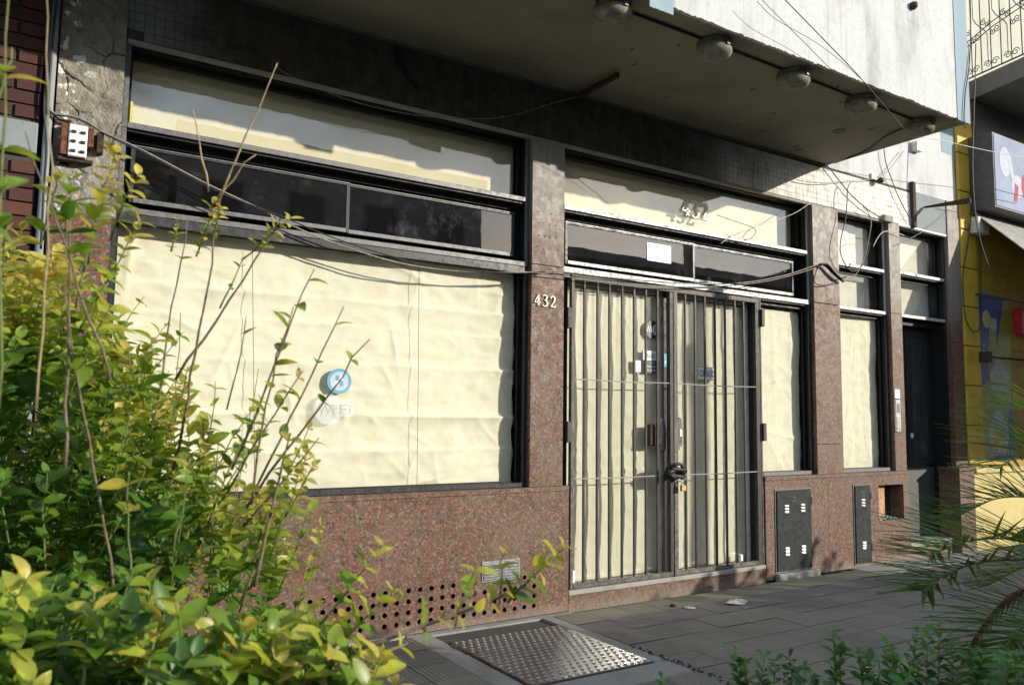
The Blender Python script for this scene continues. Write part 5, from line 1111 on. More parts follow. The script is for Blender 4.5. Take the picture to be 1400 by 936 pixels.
SH = unpack("""58,-520,107,64,-541,164,37,130,29,12,22,0,0,1
-13,-419,279,-26,-389,333,46,128,109,12,22,0,0,1
-11,-583,147,-10,-570,196,50,118,13,12,22,0,0,1
47,-575,171,50,-588,201,50,99,12,12,22,0,0,1
-12,-510,217,-21,-484,254,47,121,55,12,22,0,0,1
-20,-316,216,-27,-339,245,49,100,2,12,22,0,0,1
30,-525,218,37,-561,255,49,106,45,12,22,0,0,1
74,-422,236,79,-411,280,37,123,68,12,22,0,0,1
31,-515,256,19,-535,301,48,118,57,12,22,0,0,1
97,-508,128,110,-506,168,39,132,25,12,22,0,0,1
155,-455,76,179,-459,124,43,118,19,12,22,0,0,1
57,-405,76,58,-436,134,45,102,17,12,22,0,0,1
40,-390,106,51,-389,149,44,124,17,12,22,0,0,1
84,-496,76,93,-533,132,46,102,25,12,22,0,0,1
26,-648,150,35,-639,172,49,114,55,12,22,0,0,1
-11,-423,178,-20,-424,229,44,130,30,12,22,0,0,1
29,-396,192,34,-423,252,46,105,18,12,22,0,0,1
99,-472,69,107,-464,97,39,111,9,12,22,0,0,1
9,-324,314,8,-329,359,46,108,113,12,22,0,0,1
47,-373,176,64,-379,232,47,119,24,12,22,0,0,1
42,-574,122,52,-588,165,48,115,63,12,22,0,0,1
-55,-247,345,-51,-263,393,38,115,110,12,22,0,0,1
25,-306,253,30,-340,288,44,118,35,12,22,0,0,1
-14,-401,90,-22,-386,114,43,108,37,12,22,0,0,1
60,-613,124,54,-635,186,48,119,50,12,22,0,0,1
15,-634,147,18,-640,181,39,111,50,12,22,0,0,1
52,-475,246,59,-458,278,46,110,54,12,22,0,0,1
44,-552,136,57,-550,193,44,133,48,12,22,0,0,1
93,-614,116,96,-614,151,43,123,29,12,22,0,0,1
83,-367,242,80,-376,270,47,106,44,12,22,0,0,1
128,-582,125,150,-575,158,49,129,86,12,22,0,0,1
38,-363,226,30,-352,258,50,117,50,12,22,0,0,1
-27,-542,177,-18,-568,211,44,122,61,12,22,0,0,1
91,-405,153,91,-436,185,40,100,-11,12,22,0,0,1
7,-408,302,18,-406,358,42,112,98,12,22,0,0,1
-36,-305,319,-27,-300,361,38,138,100,12,22,0,0,1
56,-387,225,57,-378,287,50,132,39,12,22,0,0,1
-6,-626,183,-6,-641,214,36,116,59,12,22,0,0,1
107,-633,134,112,-637,172,48,120,60,12,22,0,0,1
16,-505,179,15,-482,210,36,138,4,12,22,0,0,1
61,-452,57,71,-453,110,44,115,55,12,22,0,0,1
-17,-547,137,-20,-551,175,47,105,25,12,22,0,0,1
-8,-281,188,-9,-302,218,47,120,-9,12,22,0,0,1
146,-490,119,147,-513,158,49,113,59,12,22,0,0,1
6,-268,84,14,-254,128,43,97,-2,12,22,0,0,1
33,-537,208,26,-512,253,38,109,39,12,22,0,0,1
-14,-364,246,-20,-378,277,49,109,24,12,22,0,0,1
49,-560,186,47,-564,216,37,115,29,12,22,0,0,1
64,-562,211,65,-577,244,42,112,45,12,22,0,0,1
-4,-532,236,-18,-547,288,48,97,64,12,22,0,0,1
26,-508,174,27,-504,209,47,125,38,12,22,0,0,1
-25,-295,309,-25,-311,341,38,115,92,12,22,0,0,1
81,-342,181,87,-362,228,46,101,20,12,22,0,0,1
-2,-370,189,3,-388,218,42,122,26,12,22,0,0,1
-34,-291,329,-31,-273,360,41,102,96,12,22,0,0,1
53,-388,154,52,-366,207,41,121,35,12,22,0,0,1
64,-650,138,74,-678,191,37,118,33,12,22,0,0,1
-22,-418,276,-31,-406,306,49,127,47,12,22,0,0,1
-5,-415,69,-2,-433,117,36,122,58,12,22,0,0,1
-20,-244,126,-19,-272,166,46,138,13,12,22,0,0,1
176,-523,65,182,-537,124,44,105,63,12,22,0,0,1
-15,-499,273,-9,-498,315,43,119,94,12,22,0,0,1
35,-291,278,32,-294,306,39,101,37,12,22,0,0,1
128,-458,88,131,-458,125,39,132,19,12,22,0,0,1
41,-512,121,46,-534,160,45,131,25,12,22,0,0,1
12,-575,132,18,-563,164,40,124,14,12,22,0,0,1
71,-305,38,78,-288,59,45,129,47,12,22,0,0,1
149,-459,90,146,-474,136,40,112,3,12,22,0,0,1
37,-603,161,38,-631,218,45,96,38,12,22,0,0,1
117,-590,116,121,-583,172,43,134,45,12,22,0,0,1
12,-614,154,10,-648,215,50,109,51,12,22,0,0,1
-23,-421,174,-34,-411,219,40,127,35,12,22,0,0,1
28,-332,253,24,-338,301,47,95,40,12,22,0,0,1
42,-492,246,45,-483,278,40,133,63,12,22,0,0,1
30,-637,121,30,-648,174,38,116,24,12,22,0,0,1
69,-412,229,89,-424,287,45,101,101,12,22,0,0,1
-49,-288,311,-55,-264,365,47,103,81,12,22,0,0,1
9,-512,92,-1,-532,145,46,121,54,12,22,0,0,1
15,-425,108,2,-440,170,38,112,28,12,22,0,0,1
37,-369,151,29,-369,209,41,134,38,12,22,0,0,1
20,-553,189,14,-578,248,39,98,19,12,22,0,0,1
2,-322,147,5,-349,196,44,112,43,12,22,0,0,1
117,-415,51,111,-444,96,37,140,8,12,22,0,0,1
5,-534,213,1,-540,243,48,139,21,12,22,0,0,1
-19,-543,141,-15,-523,176,45,102,24,12,22,0,0,1
-33,-288,224,-26,-313,255,44,139,16,12,22,0,0,1
6,-611,159,-6,-601,207,45,101,39,12,22,0,0,1
32,-569,131,22,-591,186,38,118,58,12,22,0,0,1
28,-455,243,24,-470,274,41,100,47,12,22,0,0,1
104,-568,99,103,-573,141,47,130,32,12,22,0,0,1
-23,-365,218,-18,-394,274,41,102,30,12,22,0,0,1
-27,-326,255,-22,-353,314,38,140,31,12,22,0,0,1
33,-549,163,44,-565,218,40,104,-7,12,22,0,0,1
22,-448,173,32,-437,218,50,107,14,12,22,0,0,1
-10,-319,120,-21,-316,176,40,111,30,12,22,0,0,1
25,-635,187,30,-646,217,38,114,23,12,22,0,0,1
-5,-365,241,2,-350,288,39,128,3,12,22,0,0,1
40,-600,103,45,-588,154,41,95,18,12,22,0,0,1
76,-319,108,86,-348,161,37,127,39,12,22,0,0,1
65,-540,212,66,-540,254,44,104,49,12,22,0,0,1
27,-582,163,23,-570,195,44,104,42,12,22,0,0,1
45,-661,186,42,-680,219,40,108,61,12,22,0,0,1
44,-632,160,44,-660,213,36,113,27,12,22,0,0,1
64,-307,186,72,-299,225,43,138,-2,12,22,0,0,1
36,-425,209,29,-401,251,39,102,44,12,22,0,0,1
19,-269,131,15,-256,158,40,140,-2,12,22,0,0,1
-13,-374,249,-21,-381,283,49,119,-7,12,22,0,0,1
19,-419,175,18,-412,209,47,128,32,12,22,0,0,1
14,-619,167,17,-608,211,41,117,17,12,22,0,0,1
54,-593,134,56,-593,192,46,101,42,12,22,0,0,1
84,-465,184,80,-490,226,46,117,38,12,22,0,0,1
81,-674,144,90,-680,185,47,113,26,12,22,0,0,1
2,-511,257,2,-525,303,41,132,44,12,22,0,0,1
-18,-306,334,-15,-326,372,42,114,92,12,22,0,0,1
24,-494,243,41,-527,301,41,134,59,12,22,0,0,1
91,-627,119,101,-611,148,44,119,17,12,22,0,0,1
38,-655,159,46,-693,207,46,120,16,12,22,0,0,1
71,-661,133,65,-690,192,36,118,17,12,22,0,0,1
14,-491,277,11,-502,305,43,116,47,12,22,0,0,1
51,-595,138,52,-608,171,49,104,47,12,22,0,0,1
-1,-548,166,1,-556,198,49,118,48,12,22,0,0,1
66,-616,133,80,-625,176,43,110,13,12,22,0,0,1
-29,-401,294,-24,-389,329,45,105,82,12,22,0,0,1
28,-367,204,35,-384,235,45,112,22,12,22,0,0,1
20,-387,143,10,-374,194,41,101,0,12,22,0,0,1
8,-384,303,-1,-385,354,36,103,88,12,22,0,0,1
3,-632,145,10,-669,200,37,115,61,12,22,0,0,1
97,-402,157,92,-421,202,39,116,26,12,22,0,0,1
37,-365,257,30,-389,307,40,115,23,12,22,0,0,1
63,-390,265,68,-417,295,40,134,62,12,22,0,0,1
47,-429,220,47,-436,256,45,133,44,12,22,0,0,1
39,-310,169,29,-291,215,47,123,-14,12,22,0,0,1
63,-607,165,63,-638,199,46,95,47,12,22,0,0,1
48,-383,120,55,-397,175,44,109,4,12,22,0,0,1
45,-609,136,60,-596,164,44,104,46,12,22,0,0,1
17,-329,306,24,-322,337,37,125,108,12,22,0,0,1
41,-370,27,52,-402,91,46,95,7,12,22,0,0,1
-24,-485,167,-21,-509,205,43,129,20,12,22,0,0,1
80,-540,118,88,-556,166,44,117,17,12,22,0,0,1
30,-648,165,33,-654,194,48,118,28,12,22,0,0,1
9,-592,144,-3,-608,197,44,106,63,12,22,0,0,1
53,-422,225,58,-404,264,47,136,52,12,22,0,0,1
32,-595,128,23,-612,180,39,102,53,12,22,0,0,1
0,-443,184,6,-458,237,42,118,33,12,22,0,0,1
-6,-460,159,6,-450,207,43,128,7,12,22,0,0,1
-10,-528,304,-5,-557,340,37,121,111,12,22,0,0,1
88,-394,148,93,-418,193,37,117,12,12,22,0,0,1
80,-672,140,91,-703,195,45,103,47,12,22,0,0,1
32,-630,147,34,-647,181,49,112,16,12,22,0,0,1
-35,-490,267,-26,-502,300,43,125,18,12,22,0,0,1
90,-669,137,91,-677,175,40,121,53,12,22,0,0,1
3,-344,152,-3,-347,195,38,121,7,12,22,0,0,1
23,-520,157,25,-546,199,50,113,31,12,22,0,0,1
-20,-501,206,-25,-530,254,45,129,41,12,22,0,0,1
13,-604,146,22,-614,206,40,102,44,12,22,0,0,1
53,-507,203,63,-492,248,37,113,32,12,22,0,0,1
121,-635,121,114,-650,161,49,97,21,12,22,0,0,1
30,-409,262,29,-391,302,42,136,43,12,22,0,0,1
-9,-428,252,-15,-451,294,38,113,46,12,22,0,0,1
83,-374,126,81,-381,171,50,117,10,12,22,0,0,1
30,-300,197,31,-286,246,41,122,24,12,22,0,0,1
19,-329,235,26,-323,288,36,106,20,12,22,0,0,1
66,-647,128,79,-644,174,47,104,12,12,22,0,0,1
-1,-301,358,2,-292,393,36,130,91,12,22,0,0,1
32,-549,150,37,-567,182,40,118,43,12,22,0,0,1
15,-534,137,3,-537,194,41,129,33,12,22,0,0,1
11,-508,179,17,-536,231,47,118,33,12,22,0,0,1
81,-603,97,89,-589,142,38,109,40,12,22,0,0,1
92,-496,200,94,-515,234,38,114,53,12,22,0,0,1
19,-533,117,17,-528,159,42,122,-3,12,22,0,0,1
-14,-358,74,-13,-380,135,43,110,47,12,22,0,0,1
57,-407,212,62,-428,249,40,125,27,12,22,0,0,1
1,-408,304,5,-443,347,49,113,83,12,22,0,0,1
20,-435,219,29,-469,267,37,110,43,12,22,0,0,1
45,-424,200,58,-456,260,46,113,50,12,22,0,0,1
38,-563,240,39,-575,295,45,101,93,12,22,0,0,1
86,-592,120,88,-611,171,37,104,61,12,22,0,0,1
94,-508,184,93,-515,215,43,127,58,12,22,0,0,1
30,-426,154,27,-455,189,42,133,23,12,22,0,0,1
22,-646,181,31,-666,216,41,103,42,12,22,0,0,1
-27,-354,28,-17,-354,84,40,106,18,12,22,0,0,1
126,-465,109,131,-470,137,39,95,25,12,22,0,0,1
18,-584,150,8,-606,206,43,124,17,12,22,0,0,1
90,-668,139,102,-664,165,40,103,56,12,22,0,0,1
-6,-326,250,-18,-311,310,41,140,12,12,22,0,0,1
27,-581,119,39,-565,156,48,123,24,12,22,0,0,1
59,-408,112,60,-438,168,44,98,24,12,22,0,0,1
31,-536,163,33,-527,216,38,132,33,12,22,0,0,1
-17,-266,152,-29,-287,211,41,100,19,12,22,0,0,1
83,-370,32,102,-378,80,39,107,28,12,22,0,0,1
36,-552,127,34,-567,172,41,116,7,12,22,0,0,1
-26,-344,290,-33,-336,324,48,112,31,12,22,0,0,1
34,-452,173,38,-486,208,49,126,46,12,22,0,0,1
85,-327,183,103,-336,241,38,103,29,12,22,0,0,1
-28,-374,314,-32,-369,370,40,116,90,12,22,0,0,1
35,-299,40,36,-304,77,49,120,10,12,22,0,0,1
17,-482,289,8,-486,322,40,137,108,12,22,0,0,1
24,-556,152,31,-591,205,44,102,33,12,22,0,0,1
-5,-555,114,-3,-575,160,38,104,36,12,22,0,0,1
79,-420,141,82,-413,177,45,130,24,12,22,0,0,1
87,-676,152,84,-679,196,49,118,24,12,22,0,0,1
37,-391,131,48,-376,155,43,112,-6,12,22,0,0,1
78,-486,186,84,-475,225,45,108,22,12,22,0,0,1
42,-638,140,49,-641,168,42,121,61,12,22,0,0,1
45,-632,159,41,-653,199,48,117,64,12,22,0,0,1
27,-397,237,22,-412,283,38,127,42,12,22,0,0,1
34,-453,245,42,-446,282,38,131,42,12,22,0,0,1
-8,-280,308,-4,-268,343,41,104,94,12,22,0,0,1
41,-304,161,30,-329,206,44,112,4,12,22,0,0,1
9,-411,161,22,-409,213,43,100,24,12,22,0,0,1
14,-456,86,9,-465,146,44,95,17,12,22,0,0,1
19,-539,234,23,-558,268,36,107,42,12,22,0,0,1
22,-399,89,27,-422,144,40,125,39,12,22,0,0,1
16,-633,126,24,-651,185,39,103,29,12,22,0,0,1
7,-484,202,-6,-502,260,47,126,40,12,22,0,0,1
29,-547,173,29,-571,213,50,121,13,12,22,0,0,1
18,-413,212,24,-429,264,50,120,45,12,22,0,0,1
7,-318,195,14,-336,241,38,124,-6,12,22,0,0,1
109,-611,115,118,-624,162,46,108,26,12,22,0,0,1
37,-468,113,37,-476,155,43,102,10,12,22,0,0,1
-11,-362,248,-18,-366,286,42,118,26,12,22,0,0,1
15,-498,219,26,-517,273,49,97,2,12,22,0,0,1
50,-343,214,61,-328,257,49,96,15,12,22,0,0,1
67,-563,133,84,-565,184,36,107,33,12,22,0,0,1
27,-627,121,37,-645,170,41,107,32,12,22,0,0,1
52,-576,210,56,-585,238,48,130,23,12,22,0,0,1
-5,-317,191,0,-341,226,50,134,10,12,22,0,0,1
-18,-609,162,-18,-595,190,43,116,56,12,22,0,0,1
7,-591,148,10,-587,183,46,119,38,12,22,0,0,1
25,-468,203,19,-444,231,37,126,5,12,22,0,0,1
121,-577,120,121,-589,163,46,105,42,12,22,0,0,1
-16,-479,256,-10,-502,292,49,115,56,12,22,0,0,1
23,-459,91,37,-469,140,48,121,33,12,22,0,0,1
16,-499,271,23,-493,300,40,119,31,12,22,0,0,1
36,-348,269,53,-340,321,48,104,69,12,22,0,0,1
111,-415,183,114,-395,216,36,129,37,12,22,0,0,1
-2,-497,281,5,-511,336,44,106,103,12,22,0,0,1
-13,-226,-17,-13,-236,43,48,113,43,12,22,0,0,1
102,-336,191,98,-363,238,45,139,-3,12,22,0,0,1
31,-508,197,34,-503,257,40,124,12,12,22,0,0,1
82,-356,152,91,-388,213,47,127,43,12,22,0,0,1
-8,-304,307,-13,-330,364,44,114,100,12,22,0,0,1
92,-397,208,105,-407,242,42,117,52,12,22,0,0,1
63,-438,249,63,-425,296,38,118,62,12,22,0,0,1
-4,-492,206,0,-501,266,39,112,42,12,22,0,0,1
40,-385,104,49,-389,154,44,120,23,12,22,0,0,1
17,-394,324,25,-390,356,39,113,85,12,22,0,0,1
83,-472,86,89,-462,130,42,111,23,12,22,0,0,1
3,-299,327,-5,-293,372,37,105,94,12,22,0,0,1
79,-503,99,81,-529,140,49,105,30,12,22,0,0,1
69,-407,217,64,-432,256,38,97,43,12,22,0,0,1
9,-635,135,19,-622,186,50,116,35,12,22,0,0,1
63,-633,141,84,-644,201,50,109,40,12,22,0,0,1
-10,-551,152,0,-588,211,40,120,43,12,22,0,0,1
35,-395,204,50,-430,261,38,101,23,12,22,0,0,1
25,-586,141,32,-582,184,40,100,61,12,22,0,0,1
203,-490,66,207,-481,106,45,100,56,12,22,0,0,1
106,-508,89,119,-514,128,45,123,22,12,22,0,0,1
39,-626,120,53,-637,176,45,114,12,12,22,0,0,1
44,-625,172,50,-606,207,36,114,55,12,22,0,0,1
17,-528,261,34,-542,315,39,101,52,12,22,0,0,1
51,-574,109,55,-611,164,38,98,26,12,22,0,0,1
104,-648,130,112,-652,179,44,98,12,12,22,0,0,1
42,-645,138,41,-653,174,46,121,49,12,22,0,0,1
-42,-392,293,-39,-405,344,38,103,105,12,22,0,0,1
-23,-407,244,-25,-434,285,36,100,43,12,22,0,0,1
-41,-370,306,-44,-380,338,47,129,85,12,22,0,0,1
-24,-592,168,-15,-632,216,48,105,65,12,22,0,0,1
43,-553,135,49,-541,164,39,120,22,12,22,0,0,1
-3,-576,112,5,-611,176,45,102,22,12,22,0,0,1
117,-460,88,133,-448,111,43,115,24,12,22,0,0,1
1,-548,138,10,-579,186,46,118,40,12,22,0,0,1
-22,-430,231,-25,-405,265,47,118,59,12,22,0,0,1
89,-537,175,99,-555,231,42,99,73,12,22,0,0,1
95,-515,117,104,-525,172,41,137,22,12,22,0,0,1
87,-573,102,82,-598,150,49,102,24,12,22,0,0,1
41,-481,126,43,-465,154,43,100,30,12,22,0,0,1
16,-513,107,6,-492,152,41,118,-3,12,22,0,0,1
-41,-358,206,-41,-340,248,41,131,27,12,22,0,0,1
22,-476,229,13,-481,264,40,119,35,12,22,0,0,1
35,-610,118,34,-614,173,38,111,27,12,22,0,0,1
34,-444,227,29,-423,256,42,105,40,12,22,0,0,1
132,-550,109,150,-568,162,49,140,86,12,22,0,0,1
-25,-476,175,-19,-490,227,45,131,20,12,22,0,0,1
36,-590,151,47,-597,199,50,121,30,12,22,0,0,1
9,-418,159,20,-438,204,37,128,13,12,22,0,0,1
-1,-394,163,11,-432,212,46,96,14,12,22,0,0,1
-28,-395,248,-28,-420,288,38,102,23,12,22,0,0,1
18,-469,96,26,-490,130,48,127,5,12,22,0,0,1
10,-273,265,6,-261,310,42,100,17,12,22,0,0,1
60,-626,127,63,-626,172,46,109,37,12,22,0,0,1
40,-330,284,50,-333,339,41,133,81,12,22,0,0,1
-29,-304,177,-25,-335,233,42,97,27,12,22,0,0,1
53,-366,71,56,-386,123,45,129,29,12,22,0,0,1
58,-653,138,61,-652,184,44,97,15,12,22,0,0,1
-12,-606,138,-6,-620,186,39,118,62,12,22,0,0,1
-20,-381,229,-16,-406,282,44,130,33,12,22,0,0,1
19,-415,260,4,-395,318,48,116,36,12,22,0,0,1
19,-587,156,32,-615,210,38,99,12,12,22,0,0,1
38,-606,119,21,-630,185,43,122,21,12,22,0,0,1
-16,-468,280,-16,-495,308,40,111,40,12,22,0,0,1
12,-633,163,27,-623,208,49,104,42,12,22,0,0,1
62,-659,161,64,-674,191,40,110,19,12,22,0,0,1
3,-427,147,-7,-439,206,46,111,38,12,22,0,0,1
99,-628,157,97,-645,194,41,111,40,12,22,0,0,1
76,-509,95,78,-494,119,45,103,11,12,22,0,0,1
-8,-584,171,1,-576,208,37,119,44,12,22,0,0,1
-31,-276,330,-32,-279,381,43,103,89,12,22,0,0,1
17,-531,250,29,-546,302,39,137,52,12,22,0,0,1
117,-592,108,130,-584,154,50,128,13,12,22,0,0,1
32,-400,246,49,-419,297,40,115,46,12,22,0,0,1
-8,-527,223,-11,-506,260,45,117,27,12,22,0,0,1
119,-595,108,128,-599,151,49,113,38,12,22,0,0,1
8,-602,177,8,-620,217,43,110,58,12,22,0,0,1
125,-567,93,124,-576,138,39,125,16,12,22,0,0,1
76,-448,147,77,-443,194,38,104,20,12,22,0,0,1
36,-429,117,46,-466,162,47,126,17,12,22,0,0,1
-45,-278,259,-31,-320,316,41,116,53,12,22,0,0,1
102,-665,128,102,-669,178,38,119,52,12,22,0,0,1
-31,-453,313,-29,-431,356,45,96,81,12,22,0,0,1
-49,-391,270,-38,-421,311,48,129,40,12,22,0,0,1
79,-361,82,85,-372,119,49,106,23,12,22,0,0,1
70,-308,96,75,-319,131,41,112,2,12,22,0,0,1
34,-330,169,44,-365,221,41,98,-13,12,22,0,0,1
121,-467,149,140,-468,192,50,123,57,12,22,0,0,1
72,-599,118,69,-618,160,44,124,40,12,22,0,0,1
51,-508,209,51,-499,244,43,128,39,12,22,0,0,1
-47,-288,245,-42,-318,301,45,117,34,12,22,0,0,1
39,-552,188,47,-584,233,42,134,7,12,22,0,0,1
96,-371,234,94,-377,293,44,118,102,12,22,0,0,1
46,-577,272,49,-573,300,43,116,77,12,22,0,0,1
3,-405,198,1,-390,225,38,130,41,12,22,0,0,1
61,-353,88,69,-333,123,48,117,-12,12,22,0,0,1
-34,-342,90,-26,-378,128,37,121,13,12,22,0,0,1
-31,-320,55,-21,-346,102,44,123,16,12,22,0,0,1
-31,-266,42,-25,-282,73,45,98,62,12,22,0,0,1
9,-481,186,10,-496,238,44,113,39,12,22,0,0,1
-24,-411,291,-14,-406,335,44,99,114,12,22,0,0,1
-33,-392,160,-27,-411,192,46,130,14,12,22,0,0,1
65,-312,183,67,-333,220,38,101,12,12,22,0,0,1
45,-461,77,60,-503,139,45,115,20,12,22,0,0,1
-28,-454,263,-35,-479,314,43,98,33,12,22,0,0,1
-32,-287,237,-21,-316,291,43,134,38,12,22,0,0,1
35,-605,135,30,-624,195,45,119,54,12,22,0,0,1
-13,-374,170,-18,-395,216,49,126,6,12,22,0,0,1
46,-361,289,55,-379,328,43,125,88,12,22,0,0,1
66,-615,130,74,-653,189,40,109,49,12,22,0,0,1
4,-536,109,-6,-507,137,37,112,60,12,22,0,0,1
60,-611,150,78,-604,183,40,99,55,12,22,0,0,1
76,-530,208,72,-559,267,46,131,70,12,22,0,0,1
43,-440,193,52,-431,239,47,118,22,12,22,0,0,1
49,-466,197,48,-497,252,44,118,51,12,22,0,0,1
-13,-419,147,-13,-440,207,38,110,38,12,22,0,0,1
0,-376,259,-8,-394,296,48,125,42,12,22,0,0,1
70,-665,157,70,-677,201,48,122,29,12,22,0,0,1
165,-459,47,173,-462,89,37,133,21,12,22,0,0,1
26,-580,160,22,-558,185,47,104,19,12,22,0,0,1
64,-572,212,70,-570,242,43,96,38,12,22,0,0,1
-1,-439,233,-5,-466,269,45,130,28,12,22,0,0,1
3,-557,104,-3,-544,159,43,96,18,12,22,0,0,1
87,-417,110,100,-400,136,49,130,-14,12,22,0,0,1
78,-476,178,91,-492,226,48,109,63,12,22,0,0,1
15,-377,195,22,-370,240,45,102,17,12,22,0,0,1
-11,-590,160,-11,-576,191,39,112,15,12,22,0,0,1
-10,-510,296,-16,-493,334,43,128,99,12,22,0,0,1
117,-504,88,112,-529,124,38,112,54,12,22,0,0,1
-1,-499,253,-6,-490,309,39,106,56,12,22,0,0,1
84,-600,103,90,-593,154,48,115,15,12,22,0,0,1
-15,-399,172,-24,-424,216,49,104,5,12,22,0,0,1
36,-499,207,42,-501,266,47,130,39,12,22,0,0,1
62,-460,167,70,-445,197,46,118,19,12,22,0,0,1
93,-664,137,105,-648,170,45,100,24,12,22,0,0,1
40,-466,98,44,-478,142,47,100,36,12,22,0,0,1
16,-573,146,18,-566,198,37,109,31,12,22,0,0,1
36,-482,199,24,-507,253,38,132,60,12,22,0,0,1
12,-527,148,27,-572,210,37,127,43,12,22,0,0,1
4,-408,63,4,-394,113,45,102,29,12,22,0,0,1
15,-441,97,5,-426,135,47,134,44,12,22,0,0,1
60,-620,142,64,-616,176,48,115,63,12,22,0,0,1
38,-483,145,28,-492,191,39,117,11,12,22,0,0,1
78,-341,180,78,-348,210,44,119,3,12,22,0,0,1
156,-455,101,158,-484,153,46,105,58,12,22,0,0,1
28,-610,153,20,-597,206,48,108,20,12,22,0,0,1
13,-326,177,15,-360,228,39,139,30,12,22,0,0,1
90,-348,24,103,-372,71,43,108,35,12,22,0,0,1
85,-667,130,101,-676,175,50,110,21,12,22,0,0,1
-17,-390,115,-6,-412,156,38,124,27,12,22,0,0,1
1,-560,124,-6,-568,164,43,99,51,12,22,0,0,1
-14,-479,261,-8,-500,291,36,119,45,12,22,0,0,1
30,-586,153,35,-601,200,45,121,42,12,22,0,0,1
-27,-333,337,-22,-336,371,38,116,86,12,22,0,0,1
28,-613,157,15,-633,210,50,123,31,12,22,0,0,1
-35,-351,301,-35,-383,351,48,134,104,12,22,0,0,1
74,-483,221,73,-480,266,38,103,94,12,22,0,0,1
54,-582,134,69,-603,182,50,108,15,12,22,0,0,1
47,-629,145,63,-615,174,42,106,36,12,22,0,0,1
27,-498,240,39,-527,297,41,109,44,12,22,0,0,1
-19,-425,267,-7,-457,314,49,115,38,12,22,0,0,1
24,-556,125,21,-571,186,36,120,17,12,22,0,0,1
-52,-288,274,-43,-305,320,49,107,18,12,22,0,0,1
10,-629,158,11,-650,198,43,98,58,12,22,0,0,1
39,-648,125,37,-672,188,46,124,54,12,22,0,0,1
60,-513,200,64,-502,238,39,127,-1,12,22,0,0,1
14,-581,122,13,-558,155,48,114,14,12,22,0,0,1
18,-520,114,34,-516,170,47,130,22,12,22,0,0,1
5,-505,291,4,-524,319,50,102,83,12,22,0,0,1
-41,-259,317,-45,-262,364,49,96,96,12,22,0,0,1
50,-326,186,66,-318,231,46,96,17,12,22,0,0,1
29,-426,81,38,-464,122,48,127,33,12,22,0,0,1
-31,-432,310,-27,-459,341,49,112,85,12,22,0,0,1
59,-483,132,68,-472,187,40,114,12,12,22,0,0,1
48,-521,221,55,-538,263,42,96,34,12,22,0,0,1
33,-565,112,48,-558,143,38,102,64,12,22,0,0,1
-23,-516,276,-17,-543,304,37,118,41,12,22,0,0,1
119,-632,128,116,-661,164,45,124,44,12,22,0,0,1
62,-424,174,64,-439,222,47,134,3,12,22,0,0,1
39,-336,205,38,-362,236,46,122,16,12,22,0,0,1
40,-589,138,45,-625,196,42,123,40,12,22,0,0,1
70,-536,211,78,-535,249,46,121,47,12,22,0,0,1
21,-420,149,35,-457,208,40,126,28,12,22,0,0,1
81,-416,83,94,-451,139,43,127,7,12,22,0,0,1
7,-542,172,10,-553,211,46,127,21,12,22,0,0,1
-17,-321,22,-28,-342,85,37,130,-22,12,22,0,0,1
50,-322,234,59,-358,284,46,104,45,12,22,0,0,1
93,-397,191,96,-413,245,48,104,39,12,22,0,0,1
-11,-513,96,-18,-507,136,38,127,4,12,22,0,0,1
-17,-388,347,-15,-373,379,39,121,88,12,22,0,0,1
35,-630,128,42,-625,178,48,118,21,12,22,0,0,1
-32,-378,196,-20,-410,239,47,102,14,12,22,0,0,1
32,-611,158,19,-637,211,43,121,11,12,22,0,0,1
66,-587,144,73,-588,174,43,114,22,12,22,0,0,1
146,-514,94,147,-515,147,45,105,46,12,22,0,0,1
70,-302,184,70,-288,237,46,131,46,12,22,0,0,1
31,-416,278,42,-428,320,50,135,42,12,22,0,0,1
0,-328,220,9,-353,264,47,97,27,12,22,0,0,1
-27,-429,193,-17,-419,244,42,101,41,12,22,0,0,1
-28,-351,229,-34,-351,288,42,133,21,12,22,0,0,1
-14,-396,171,-12,-420,217,48,111,16,12,22,0,0,1
17,-311,60,24,-303,100,39,139,-3,12,22,0,0,1
-17,-269,268,-26,-295,307,42,113,32,12,22,0,0,1
-1,-630,188,7,-664,225,44,98,65,12,22,0,0,1
35,-475,213,26,-453,255,44,123,34,12,22,0,0,1
67,-588,126,76,-598,180,38,97,26,12,22,0,0,1
14,-264,95,1,-274,149,48,114,17,12,22,0,0,1
70,-380,134,79,-390,179,48,116,9,12,22,0,0,1
-27,-391,321,-32,-399,352,39,133,81,12,22,0,0,1
64,-346,266,68,-348,296,45,104,64,12,22,0,0,1
-4,-440,102,-17,-458,160,49,119,22,12,22,0,0,1
35,-523,130,53,-547,188,47,122,36,12,22,0,0,1
72,-615,123,70,-647,181,44,110,55,12,22,0,0,1
44,-375,222,54,-399,262,39,133,1,12,22,0,0,1
-25,-374,81,-27,-398,144,46,128,9,12,22,0,0,1
124,-509,69,150,-503,115,48,114,8,12,22,0,0,1
33,-581,101,37,-586,151,46,111,52,12,22,0,0,1
-7,-538,259,3,-565,298,48,129,40,12,22,0,0,1
82,-637,143,80,-662,199,39,109,55,12,22,0,0,1
25,-600,149,18,-609,185,36,111,45,12,22,0,0,1
28,-640,153,18,-653,202,46,98,13,12,22,0,0,1
2,-497,261,3,-476,315,46,114,66,12,22,0,0,1
27,-499,166,36,-529,215,50,124,6,12,22,0,0,1
-20,-508,312,-19,-526,341,42,97,83,12,22,0,0,1
114,-538,106,130,-526,150,39,98,3,12,22,0,0,1
31,-633,152,41,-659,205,37,114,64,12,22,0,0,1
5,-365,222,12,-371,259,41,138,55,12,22,0,0,1
126,-464,154,124,-474,214,46,134,72,12,22,0,0,1
53,-400,199,53,-383,232,41,104,31,12,22,0,0,1
42,-394,207,46,-395,239,42,108,6,12,22,0,0,1
